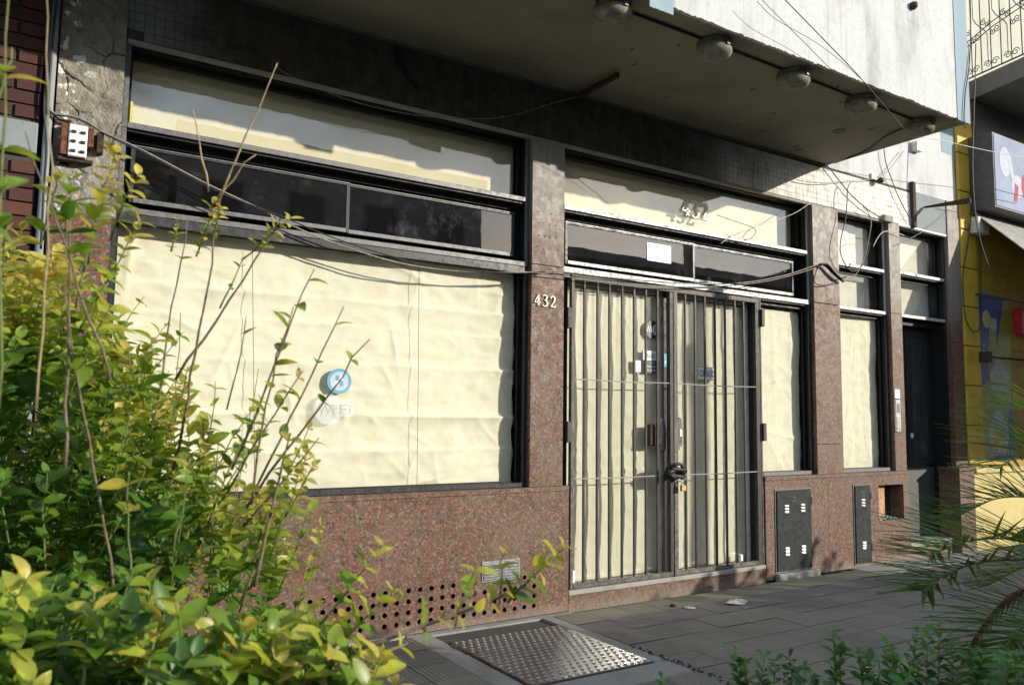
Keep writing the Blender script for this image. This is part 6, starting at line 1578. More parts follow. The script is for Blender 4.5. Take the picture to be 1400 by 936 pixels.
59,-576,201,59,-587,231,49,125,26,12,22,0,0,1
46,-598,129,51,-624,164,44,99,52,12,22,0,0,1
-22,-462,297,-24,-463,325,49,101,91,12,22,0,0,1
80,-389,157,83,-421,190,39,139,28,12,22,0,0,1
24,-464,123,25,-484,168,50,127,17,12,22,0,0,1
17,-407,283,24,-396,327,36,107,38,12,22,0,0,1
-17,-427,236,-14,-422,280,49,109,59,12,22,0,0,1
14,-598,156,9,-593,203,46,124,13,12,22,0,0,1
16,-277,268,26,-299,308,46,108,1,12,22,0,0,1
92,-570,127,92,-569,186,49,97,28,12,22,0,0,1
33,-526,149,20,-535,207,43,127,28,12,22,0,0,1
1,-513,281,15,-540,335,47,133,92,12,22,0,0,1
-2,-522,107,-16,-508,159,44,116,30,12,22,0,0,1
-39,-295,335,-46,-303,362,42,97,98,12,22,0,0,1
86,-559,187,82,-591,241,49,135,72,12,22,0,0,1
25,-626,123,17,-625,174,48,113,43,12,22,0,0,1
6,-462,167,-5,-475,222,44,125,-17,12,22,0,0,1
-19,-273,229,-15,-281,264,42,124,17,12,22,0,0,1
18,-565,109,16,-595,158,48,103,49,12,22,0,0,1
59,-448,269,56,-472,300,42,108,80,12,22,0,0,1
71,-459,237,76,-465,276,43,107,89,12,22,0,0,1
23,-331,302,26,-325,344,40,126,87,12,22,0,0,1
37,-629,145,54,-630,186,42,125,21,12,22,0,0,1
15,-513,221,24,-508,251,50,102,45,12,22,0,0,1
67,-515,73,87,-510,120,50,134,30,12,22,0,0,1
42,-431,108,45,-459,167,49,96,5,12,22,0,0,1
52,-589,165,54,-615,199,39,102,26,12,22,0,0,1
-54,-275,304,-37,-303,360,47,111,86,12,22,0,0,1
80,-674,148,82,-671,185,38,100,26,12,22,0,0,1
25,-556,262,16,-568,320,49,126,83,12,22,0,0,1
67,-563,127,66,-575,164,37,124,23,12,22,0,0,1
59,-290,51,68,-300,79,49,100,2,12,22,0,0,1
96,-342,72,106,-370,124,45,139,23,12,22,0,0,1
43,-482,175,52,-501,210,40,125,1,12,22,0,0,1
-49,-255,259,-39,-287,315,46,133,8,12,22,0,0,1
45,-396,197,49,-430,257,43,107,50,12,22,0,0,1
41,-345,181,30,-368,225,42,118,27,12,22,0,0,1
19,-527,304,12,-546,332,46,137,110,12,22,0,0,1
105,-473,97,115,-479,135,49,131,2,12,22,0,0,1
41,-624,127,56,-618,158,47,104,23,12,22,0,0,1
40,-564,119,41,-575,164,50,122,55,12,22,0,0,1
90,-360,57,97,-382,94,42,115,15,12,22,0,0,1
26,-564,293,15,-559,335,42,115,114,12,22,0,0,1
-16,-374,134,-18,-389,178,45,122,28,12,22,0,0,1
24,-402,211,8,-395,271,36,101,4,12,22,0,0,1
55,-380,207,64,-365,266,40,130,25,12,22,0,0,1
49,-293,164,49,-314,217,40,131,13,12,22,0,0,1
3,-444,304,9,-435,347,49,96,103,12,22,0,0,1
33,-321,32,30,-332,71,36,109,14,12,22,0,0,1
59,-580,148,67,-564,173,40,117,31,12,22,0,0,1
57,-412,195,67,-440,245,40,96,-7,12,22,0,0,1
21,-616,155,17,-610,182,43,100,34,12,22,0,0,1
82,-662,134,88,-684,178,38,100,47,12,22,0,0,1
20,-561,274,31,-584,310,37,130,77,12,22,0,0,1
70,-597,131,75,-590,169,36,123,55,12,22,0,0,1
-25,-615,153,-9,-644,214,49,107,58,12,22,0,0,1
1,-277,213,2,-286,251,40,102,25,12,22,0,0,1
83,-339,221,85,-326,250,38,134,39,12,22,0,0,1
78,-377,76,82,-387,119,37,100,-2,12,22,0,0,1
-16,-397,312,-20,-393,344,42,136,99,12,22,0,0,1
38,-493,174,38,-500,208,37,108,35,12,22,0,0,1
41,-478,109,49,-478,147,37,137,34,12,22,0,0,1
54,-392,34,76,-395,85,43,132,32,12,22,0,0,1
45,-454,148,44,-457,206,41,132,31,12,22,0,0,1
-19,-345,139,-8,-350,197,47,134,12,12,22,0,0,1
30,-505,150,30,-495,182,44,108,17,12,22,0,0,1
44,-456,151,53,-450,187,38,114,29,12,22,0,0,1
110,-507,86,118,-497,132,41,129,15,12,22,0,0,1
7,-544,109,7,-521,140,37,100,12,12,22,0,0,1
122,-508,96,122,-515,129,47,127,29,12,22,0,0,1
115,-533,123,110,-552,156,38,105,15,12,22,0,0,1
63,-525,168,65,-538,207,49,121,20,12,22,0,0,1
157,-479,119,167,-480,158,46,138,103,12,22,0,0,1
1,-394,170,6,-410,213,42,97,29,12,22,0,0,1
-29,-575,149,-17,-612,203,42,118,30,12,22,0,0,1
-8,-570,119,5,-590,172,41,108,57,12,22,0,0,1
56,-590,146,52,-605,185,41,96,21,12,22,0,0,1
107,-624,134,119,-616,175,50,100,48,12,22,0,0,1
60,-548,159,60,-564,207,49,109,10,12,22,0,0,1
-19,-470,217,-24,-463,263,38,133,23,12,22,0,0,1
-27,-437,201,-19,-468,239,45,134,32,12,22,0,0,1
-8,-319,188,-20,-298,240,42,120,9,12,22,0,0,1
17,-625,146,21,-632,200,44,108,12,12,22,0,0,1
56,-603,143,60,-623,179,39,118,41,12,22,0,0,1
-2,-496,222,-4,-489,277,45,113,32,12,22,0,0,1
35,-418,268,41,-424,318,38,110,78,12,22,0,0,1
37,-315,110,54,-326,161,36,104,9,12,22,0,0,1
-24,-579,155,-16,-604,188,47,117,40,12,22,0,0,1
44,-291,228,56,-322,276,44,134,22,12,22,0,0,1
-11,-385,216,-14,-413,258,49,96,39,12,22,0,0,1
-10,-472,180,-6,-501,221,38,121,29,12,22,0,0,1
64,-333,204,66,-319,247,40,139,26,12,22,0,0,1
2,-310,304,-2,-289,357,44,105,113,12,22,0,0,1
19,-454,213,31,-458,266,45,126,41,12,22,0,0,1
80,-685,167,95,-669,190,36,122,12,12,22,0,0,1
14,-455,215,28,-485,271,43,137,34,12,22,0,0,1
8,-596,137,11,-585,189,48,102,30,12,22,0,0,1
-33,-224,13,-22,-242,71,38,106,12,12,22,0,0,1
3,-308,81,1,-323,117,48,119,20,12,22,0,0,1
78,-506,90,88,-502,123,42,138,31,12,22,0,0,1
10,-531,273,0,-517,320,48,135,102,12,22,0,0,1
-15,-433,158,-10,-434,197,42,104,10,12,22,0,0,1
52,-398,194,64,-420,242,43,129,11,12,22,0,0,1
54,-549,167,56,-567,203,47,129,7,12,22,0,0,1
30,-608,152,27,-610,204,45,104,54,12,22,0,0,1
35,-629,134,44,-621,171,40,123,17,12,22,0,0,1
-22,-482,200,-10,-469,248,48,134,24,12,22,0,0,1
90,-601,140,107,-589,180,37,98,65,12,22,0,0,1
116,-377,34,116,-380,76,43,103,33,12,22,0,0,1
-4,-284,240,-13,-310,291,43,103,25,12,22,0,0,1
10,-503,268,-4,-524,320,46,112,87,12,22,0,0,1
134,-534,137,138,-527,167,37,101,41,12,22,0,0,1
90,-396,205,91,-384,231,50,134,34,12,22,0,0,1
40,-380,108,52,-422,160,48,132,-11,12,22,0,0,1
75,-637,168,82,-617,198,48,100,17,12,22,0,0,1
78,-494,229,81,-478,277,39,110,81,12,22,0,0,1
127,-477,171,129,-473,223,44,129,92,12,22,0,0,1
7,-638,176,16,-639,220,40,96,24,12,22,0,0,1
-17,-557,145,-13,-535,182,48,97,34,12,22,0,0,1
-1,-312,177,3,-298,211,38,138,15,12,22,0,0,1
73,-358,178,82,-366,210,42,102,-8,12,22,0,0,1
-4,-529,240,3,-514,286,42,133,36,12,22,0,0,1
4,-451,148,10,-449,201,39,97,30,12,22,0,0,1
-15,-433,298,-2,-460,355,38,112,110,12,22,0,0,1
83,-652,172,83,-671,209,42,111,59,12,22,0,0,1
-22,-349,174,-29,-333,207,41,129,7,12,22,0,0,1
12,-552,131,30,-544,185,36,118,22,12,22,0,0,1
64,-657,128,70,-642,169,40,122,61,12,22,0,0,1
12,-367,204,18,-383,264,47,136,30,12,22,0,0,1
49,-544,215,49,-528,269,50,104,63,12,22,0,0,1
70,-357,51,72,-341,78,39,104,15,12,22,0,0,1
59,-467,93,69,-495,152,43,109,19,12,22,0,0,1
44,-351,127,49,-369,180,41,97,-7,12,22,0,0,1
99,-524,118,109,-519,157,44,104,53,12,22,0,0,1
18,-321,338,20,-345,364,37,127,108,12,22,0,0,1
-35,-344,91,-29,-326,120,46,113,7,12,22,0,0,1
46,-402,262,45,-420,297,45,106,17,12,22,0,0,1
56,-301,231,54,-328,288,42,114,40,12,22,0,0,1
111,-405,187,117,-389,212,36,103,26,12,22,0,0,1
153,-543,86,151,-550,141,39,104,57,12,22,0,0,1
67,-473,78,71,-499,141,45,122,30,12,22,0,0,1
90,-607,126,94,-619,159,49,116,11,12,22,0,0,1
35,-463,86,43,-450,131,48,116,21,12,22,0,0,1
-3,-339,157,0,-363,203,41,100,6,12,22,0,0,1
90,-561,184,93,-573,236,44,126,71,12,22,0,0,1
-34,-372,173,-31,-376,216,45,122,17,12,22,0,0,1
-3,-533,257,-11,-507,295,44,117,20,12,22,0,0,1
28,-288,236,35,-299,277,47,135,31,12,22,0,0,1
-32,-354,245,-33,-363,293,46,119,60,12,22,0,0,1
32,-615,147,24,-607,177,44,124,30,12,22,0,0,1
20,-599,126,31,-595,159,41,104,49,12,22,0,0,1
90,-650,142,92,-647,193,49,101,12,12,22,0,0,1
53,-611,116,54,-621,173,46,120,52,12,22,0,0,1
31,-474,159,42,-495,211,44,108,45,12,22,0,0,1
19,-333,216,15,-355,252,49,114,29,12,22,0,0,1
72,-665,127,64,-694,192,38,101,28,12,22,0,0,1
109,-353,161,110,-380,218,38,97,36,12,22,0,0,1
78,-590,102,93,-588,140,48,105,19,12,22,0,0,1
14,-592,159,13,-623,215,45,108,15,12,22,0,0,1
35,-430,179,24,-442,240,36,97,33,12,22,0,0,1
-1,-451,268,-7,-436,326,44,114,92,12,22,0,0,1
87,-369,211,98,-369,241,40,126,19,12,22,0,0,1
-12,-523,285,-16,-508,326,43,100,80,12,22,0,0,1
94,-331,137,91,-357,197,45,130,-4,12,22,0,0,1
105,-428,150,110,-428,182,48,124,10,12,22,0,0,1
76,-491,107,83,-513,145,43,130,21,12,22,0,0,1
-2,-311,159,-4,-337,214,36,105,30,12,22,0,0,1
46,-591,151,58,-586,184,37,101,41,12,22,0,0,1
5,-285,258,13,-322,294,43,105,35,12,22,0,0,1
50,-410,181,50,-429,216,47,100,32,12,22,0,0,1
-37,-468,314,-39,-455,353,38,106,90,12,22,0,0,1
32,-504,222,30,-503,271,42,134,29,12,22,0,0,1
-2,-584,147,-3,-607,208,40,107,41,12,22,0,0,1
-27,-444,236,-26,-456,265,40,101,18,12,22,0,0,1
129,-498,62,141,-509,108,39,130,24,12,22,0,0,1
14,-629,136,6,-634,196,42,96,64,12,22,0,0,1
58,-320,142,72,-341,192,48,97,20,12,22,0,0,1
34,-330,248,27,-347,279,46,111,17,12,22,0,0,1
59,-380,250,59,-382,297,44,104,69,12,22,0,0,1
144,-582,106,155,-584,152,39,137,99,12,22,0,0,1
2,-339,53,3,-339,96,43,108,10,12,22,0,0,1
78,-624,141,80,-651,186,45,121,42,12,22,0,0,1
33,-428,314,39,-456,339,37,116,73,12,22,0,0,1
7,-524,272,9,-514,309,47,116,35,12,22,0,0,1
3,-629,155,8,-661,209,39,120,45,12,22,0,0,1
3,-356,215,3,-340,258,47,101,6,12,22,0,0,1
-27,-530,93,-18,-561,154,37,119,18,12,22,0,0,1
61,-385,191,66,-411,237,43,118,25,12,22,0,0,1
1,-479,204,11,-484,245,42,96,33,12,22,0,0,1
88,-554,125,101,-540,164,42,103,21,12,22,0,0,1
57,-590,130,62,-623,174,46,95,33,12,22,0,0,1
0,-602,157,11,-595,207,39,96,46,12,22,0,0,1
138,-524,84,142,-543,125,46,136,19,12,22,0,0,1
-31,-303,298,-35,-293,350,42,99,95,12,22,0,0,1
-3,-556,162,-4,-563,201,43,110,59,12,22,0,0,1
34,-359,58,43,-363,93,45,132,10,12,22,0,0,1
66,-658,118,71,-686,180,37,106,63,12,22,0,0,1
-29,-492,245,-30,-504,278,43,111,25,12,22,0,0,1
-26,-432,279,-22,-453,311,38,130,48,12,22,0,0,1
76,-318,117,77,-346,169,45,114,5,12,22,0,0,1
32,-357,124,17,-354,181,37,98,-15,12,22,0,0,1
17,-578,136,9,-564,179,49,107,40,12,22,0,0,1
89,-570,136,102,-562,171,37,117,13,12,22,0,0,1
19,-478,174,17,-486,219,45,102,16,12,22,0,0,1
99,-669,123,113,-664,178,49,117,41,12,22,0,0,1
-19,-456,188,-28,-482,235,43,106,34,12,22,0,0,1
42,-379,31,46,-384,87,37,109,11,12,22,0,0,1
59,-654,132,69,-678,189,41,108,64,12,22,0,0,1
39,-641,172,40,-647,219,50,112,65,12,22,0,0,1
-25,-459,105,-16,-471,150,49,117,54,12,22,0,0,1
19,-318,149,3,-329,211,38,136,34,12,22,0,0,1
95,-504,138,107,-497,162,46,115,22,12,22,0,0,1
9,-532,190,31,-529,247,39,122,36,12,22,0,0,1
17,-425,153,13,-419,195,45,139,38,12,22,0,0,1
55,-428,263,69,-444,304,39,97,80,12,22,0,0,1
123,-563,95,149,-556,134,46,123,47,12,22,0,0,1
11,-523,136,19,-540,191,47,103,35,12,22,0,0,1
-1,-520,201,-1,-519,235,42,113,38,12,22,0,0,1
-60,-306,327,-51,-292,390,43,133,103,12,22,0,0,1
53,-540,222,56,-533,269,46,120,77,12,22,0,0,1
52,-369,256,69,-398,306,39,131,80,12,22,0,0,1
80,-475,108,86,-473,138,44,101,27,12,22,0,0,1
163,-517,83,160,-531,130,43,97,44,12,22,0,0,1
39,-307,138,49,-299,165,37,126,15,12,22,0,0,1
33,-506,140,47,-516,186,50,115,62,12,22,0,0,1
8,-591,175,7,-571,199,44,108,37,12,22,0,0,1
148,-536,57,170,-532,106,42,99,40,12,22,0,0,1
16,-584,136,21,-597,191,48,100,54,12,22,0,0,1
51,-425,244,58,-407,278,49,104,50,12,22,0,0,1
1,-565,134,-5,-589,181,48,120,25,12,22,0,0,1
-6,-576,120,-12,-548,163,37,121,20,12,22,0,0,1
67,-664,145,84,-655,196,39,116,57,12,22,0,0,1
16,-425,147,17,-408,170,49,117,22,12,22,0,0,1
-24,-414,213,-23,-401,242,44,129,46,12,22,0,0,1
86,-621,147,96,-615,192,44,118,54,12,22,0,0,1
33,-445,286,39,-440,320,43,109,81,12,22,0,0,1
74,-361,162,83,-358,194,36,120,21,12,22,0,0,1
30,-527,245,38,-521,301,44,109,79,12,22,0,0,1
-20,-509,297,-21,-539,321,43,118,107,12,22,0,0,1
36,-447,104,33,-464,145,45,135,11,12,22,0,0,1
84,-604,112,92,-595,156,49,110,22,12,22,0,0,1
63,-451,245,58,-479,285,42,127,66,12,22,0,0,1
-1,-281,311,-4,-265,346,49,122,111,12,22,0,0,1
64,-279,29,78,-316,95,45,121,44,12,22,0,0,1
-27,-430,161,-17,-467,205,42,126,26,12,22,0,0,1
21,-487,91,17,-518,142,42,139,13,12,22,0,0,1
91,-661,140,98,-665,179,39,108,57,12,22,0,0,1
20,-526,284,10,-548,326,50,136,80,12,22,0,0,1
51,-555,233,51,-553,277,37,124,76,12,22,0,0,1
-11,-324,82,-9,-341,124,44,98,22,12,22,0,0,1
59,-428,125,58,-450,157,47,138,27,12,22,0,0,1
47,-528,185,56,-541,234,46,98,25,12,22,0,0,1
28,-327,212,26,-317,242,49,135,24,12,22,0,0,1
40,-625,147,42,-626,188,42,116,52,12,22,0,0,1
28,-634,149,40,-662,199,47,97,37,12,22,0,0,1
11,-394,147,22,-414,195,38,126,52,12,22,0,0,1
14,-495,178,15,-499,229,41,97,58,12,22,0,0,1
75,-352,147,81,-352,179,41,108,17,12,22,0,0,1
56,-669,162,58,-683,202,45,96,56,12,22,0,0,1
30,-347,279,48,-354,332,44,119,82,12,22,0,0,1
-43,-501,308,-35,-486,351,44,107,96,12,22,0,0,1
85,-631,134,93,-661,196,41,109,20,12,22,0,0,1
1,-556,135,-9,-581,196,45,107,58,12,22,0,0,1
159,-504,78,167,-519,131,41,121,67,12,22,0,0,1
-26,-266,47,-28,-289,94,48,108,49,12,22,0,0,1
-6,-333,251,-2,-362,279,48,111,38,12,22,0,0,1
47,-310,238,37,-283,287,47,116,8,12,22,0,0,1
31,-343,210,33,-346,249,44,106,11,12,22,0,0,1
42,-599,133,61,-590,177,41,113,27,12,22,0,0,1
-24,-488,288,-17,-478,346,46,103,81,12,22,0,0,1
4,-544,87,-10,-559,152,37,100,19,12,22,0,0,1
-18,-483,288,-12,-491,318,36,110,109,12,22,0,0,1
-34,-329,285,-24,-332,336,42,137,93,12,22,0,0,1
46,-331,161,51,-362,198,49,103,1,12,22,0,0,1
2,-354,117,6,-362,173,49,130,27,12,22,0,0,1
33,-650,178,33,-671,212,45,117,11,12,22,0,0,1
108,-532,143,111,-538,202,46,139,50,12,22,0,0,1
31,-311,103,23,-293,135,38,129,4,12,22,0,0,1
76,-533,70,78,-527,126,38,96,16,12,22,0,0,1
-3,-529,207,-7,-551,241,46,117,19,12,22,0,0,1
-43,-309,279,-33,-330,316,44,103,58,12,22,0,0,1
72,-404,167,75,-394,213,50,125,-14,12,22,0,0,1
9,-401,306,6,-381,359,44,123,97,12,22,0,0,1
16,-316,96,21,-308,128,42,139,-14,12,22,0,0,1
0,-265,85,6,-280,120,44,95,39,12,22,0,0,1
115,-535,186,125,-546,226,28,94,59,12,22,4,0,1
40,-477,199,58,-494,243,27,94,72,12,22,4,0,1
97,-557,204,116,-573,246,26,89,94,12,22,4,0,1
95,-511,196,109,-524,234,32,86,93,12,22,4,0,1
97,-578,208,108,-590,252,30,71,103,12,22,4,0,1
53,-479,258,62,-488,290,27,79,55,12,22,4,0,1
96,-511,165,119,-530,209,27,78,58,12,22,4,0,1
84,-499,212,108,-520,262,33,82,82,12,22,4,0,1
70,-519,220,83,-531,246,26,66,56,12,22,4,0,1
42,-512,205,50,-522,255,32,84,85,12,22,4,0,1
76,-500,211,99,-519,255,32,76,76,12,22,4,0,1
46,-488,234,54,-498,273,29,90,101,12,22,4,0,1
23,-544,236,40,-559,271,31,90,97,12,22,4,0,1
61,-513,208,66,-519,235,32,95,92,12,22,4,0,1
46,-524,230,63,-538,270,26,95,88,12,22,4,0,1
79,-495,182,85,-503,216,26,95,98,12,22,4,0,1
67,-555,233,75,-566,283,27,76,78,12,22,4,0,1
88,-550,193,101,-562,227,28,83,74,12,22,4,0,1
63,-505,168,71,-516,213,29,94,49,12,22,4,0,1
86,-482,188,92,-489,218,33,89,64,12,22,4,0,1
83,-530,197,89,-537,227,34,90,71,12,22,4,0,1
32,-551,261,50,-566,297,33,80,52,12,22,4,0,1
56,-491,254,66,-501,290,34,78,56,12,22,4,0,1
45,-449,162,59,-463,204,25,81,80,12,22,4,0,1
51,-492,184,65,-505,221,25,88,59,12,22,4,0,1
73,-557,173,81,-566,214,24,81,75,12,22,4,0,1
39,-480,287,54,-494,326,26,73,58,12,22,4,0,1
55,-546,206,62,-553,235,31,91,52,12,22,4,0,1
75,-560,221,91,-576,271,30,92,47,12,22,4,0,1
47,-444,202,68,-463,248,28,84,80,12,22,4,0,1
91,-511,192,106,-524,226,34,83,101,12,22,4,0,1
61,-536,260,67,-543,290,26,87,85,12,22,4,0,1
75,-515,163,89,-529,207,32,90,97,12,22,4,0,1
97,-564,220,112,-579,266,26,76,79,12,22,4,0,1
34,-551,206,51,-567,251,27,72,50,12,22,4,0,1
89,-563,188,106,-578,232,32,94,47,12,22,4,0,1
71,-501,180,78,-508,209,27,68,68,12,22,4,0,1
67,-506,206,89,-525,251,33,87,77,12,22,4,0,1
95,-591,218,108,-603,251,24,87,102,12,22,4,0,1
116,-544,167,127,-556,217,28,77,82,12,22,4,0,1
59,-479,272,67,-489,315,28,92,74,12,22,4,0,1
48,-512,243,67,-529,288,24,70,88,12,22,4,0,1
56,-456,269,77,-475,312,25,81,51,12,22,4,0,1
95,-477,235,115,-495,278,22,81,79,12,22,4,0,1
65,-551,191,76,-563,238,26,84,86,12,22,4,0,1
63,-490,188,83,-507,234,31,88,96,12,22,4,0,1
65,-507,166,85,-525,216,34,67,77,12,22,4,0,1
41,-507,203,48,-515,245,33,71,91,12,22,4,0,1
49,-563,222,63,-575,253,25,78,76,12,22,4,0,1
124,-540,182,131,-548,219,28,69,84,12,22,4,0,1
60,-561,169,72,-573,211,27,67,92,12,22,4,0,1
59,-457,193,80,-476,244,32,89,98,12,22,4,0,1
59,-667,158,68,-676,184,40,127,57,12,22,1,0,1
95,-690,179,98,-695,200,42,130,95,12,22,1,0,1
68,-665,158,88,-681,189,39,131,64,12,22,1,0,1
50,-644,156,65,-656,185,40,116,67,12,22,1,0,1
71,-655,176,78,-661,201,43,115,90,12,22,1,0,1
76,-643,182,85,-651,203,37,123,40,12,22,1,0,1
59,-674,183,75,-687,207,38,125,58,12,22,1,0,1
87,-649,161,98,-659,189,38,136,74,12,22,1,0,1
71,-645,158,83,-656,186,38,121,61,12,22,1,0,1
84,-666,175,98,-678,198,42,122,49,12,22,1,0,1
66,-656,173,76,-665,200,37,118,49,12,22,1,0,1
89,-675,150,107,-690,178,38,140,81,12,22,1,0,1
53,-619,143,68,-630,166,42,121,56,12,22,1,0,1
69,-678,175,85,-691,204,42,122,69,12,22,1,0,1
84,-682,161,97,-692,182,38,134,54,12,22,1,0,1
88,-647,146,94,-654,174,43,128,74,12,22,1,0,1
62,-674,176,72,-682,196,39,139,53,12,22,1,0,1
66,-680,179,72,-686,200,44,127,90,12,22,1,0,1
58,-651,161,71,-662,191,45,129,39,12,22,1,0,1
78,-660,165,88,-670,193,40,122,80,12,22,1,0,1
84,-646,138,91,-654,170,42,123,79,12,22,1,0,1
59,-646,170,72,-657,192,39,128,47,12,22,1,0,1
56,-664,187,66,-673,208,40,129,43,12,22,1,0,1
88,-681,175,97,-689,198,42,130,71,12,22,1,0,1
53,-658,175,73,-674,205,40,119,39,12,22,1,0,1
77,-687,172,90,-698,192,41,136,42,12,22,1,0,1
48,-658,155,61,-670,187,44,125,87,12,22,1,0,1
53,-621,170,67,-633,197,42,119,88,12,22,1,0,1
62,-537,225,72,-571,362,0,100,100,2,40,0,1,1
53,-535,145,62,-538,229,0,100,100,2,80,0,1,1
71,-570,358,86,-597,415,0,100,100,2,28,0,2,1
68,-568,364,59,-571,398,0,100,100,1,25,0,2,1
71,-570,362,82,-584,379,0,100,100,1,25,0,2,1
66,-559,337,70,-569,361,75,62,110,2,22,0,0,1
72,-564,344,73,-571,358,90,55,110,2,22,0,0,1
57,-554,339,57,-561,353,75,50,100,2,22,0,0,1
62,-544,284,96,-580,354,0,100,100,3,35,0,1,1
83,-568,336,100,-583,355,50,72,100,4,22,5,0,1
76,-561,315,83,-571,337,22,50,70,4,22,4,0,1
55,-535,245,65,-542,357,7,50,100,3,30,0,1,1
28,-629,280,-1,-642,354,3,90,50,3,25,0,1,1
51,-617,146,13,-627,308,4,80,50,3,30,0,1,1
17,-619,251,13,-627,344,10,80,50,2,30,0,1,1
13,-625,325,13,-627,347,50,100,55,2,22,0,0,1
7,-621,325,9,-624,348,40,100,75,2,22,0,0,1
79,-587,247,98,-619,326,13,95,62,2,30,8,1,0
86,-589,233,94,-608,312,14,95,85,3,30,8,1,0
85,-577,228,122,-620,300,6,70,50,2,35,10,1,1
88,-578,232,113,-615,313,10,95,72,2,30,5,1,0
77,-572,231,100,-604,287,18,85,80,3,30,6,1,1
86,-576,222,108,-606,260,24,90,80,3,30,6,1,1
89,-588,200,97,-600,262,20,90,75,3,45,6,1,1
78,-576,271,77,-604,308,8,105,115,2,20,12,1,0
23,-583,325,28,-603,365,55,85,100,4,22,7,0,1
29,-588,334,37,-596,360,55,85,105,4,22,4,0,1
19,-602,306,24,-610,347,45,95,80,4,22,6,0,1
22,-580,300,39,-596,342,40,85,95,5,22,8,0,1
-1,-681,270,-6,-702,378,9,110,62,3,25,6,0,1
7,-662,270,2,-677,387,0,100,70,2,18,0,2,1
-7,-685,345,-4,-689,361,20,120,100,2,22,0,0,1
-8,-693,310,-3,-698,326,28,110,50,2,22,0,0,1
67,-679,186,109,-691,200,26,85,85,3,45,6,1,1
93,-685,198,144,-695,212,24,85,90,-4,40,7,1,1
142,-694,209,162,-701,227,52,100,86,8,28,1,0,1
140,-692,205,144,-690,226,34,95,85,3,20,6,0,1
125,-689,202,131,-695,223,24,90,75,3,20,8,0,1
90,-659,199,112,-665,227,34,95,85,3,25,5,0,1
89,-670,193,112,-675,214,34,95,80,3,25,4,0,1
22,-663,189,25,-656,220,34,100,85,3,25,4,0,1
36,-672,185,42,-666,211,42,105,95,3,25,2,0,1
55,-684,186,63,-679,209,40,105,85,3,25,2,0,1
38,-628,213,35,-630,250,16,115,110,3,20,10,0,1
49,-636,223,52,-642,255,14,115,110,3,20,10,0,1
24,-421,46,3,-415,332,0,100,100,5,30,0,1,1
76,-549,89,81,-547,257,0,100,100,5,30,0,1,1
61,-455,52,56,-447,225,0,100,100,5,20,0,1,1
75,-418,32,82,-430,327,0,100,100,5,30,0,1,1
76,-444,43,100,-456,223,0,100,100,5,20,0,1,1
81,-503,68,101,-513,257,0,100,100,5,25,0,1,1
99,-425,28,124,-446,296,0,100,100,5,25,0,1,1""")
for (a, b_, dn, sc_, ye, bo, ra, ba, tp_, bk_, pr2) in SH: bush.shoot(a, b_, r, dn, sc_, ye, bo, ra, ba, bool(tp_), bk_, bool(pr2))
bush.finish(300)
hedge = Plant('low_hedge', (2.6, -3.0, 0), 'low dark green hedge with rounded glossy leaves at the bottom right edge', 'hedge', HSETS, HLEAF)
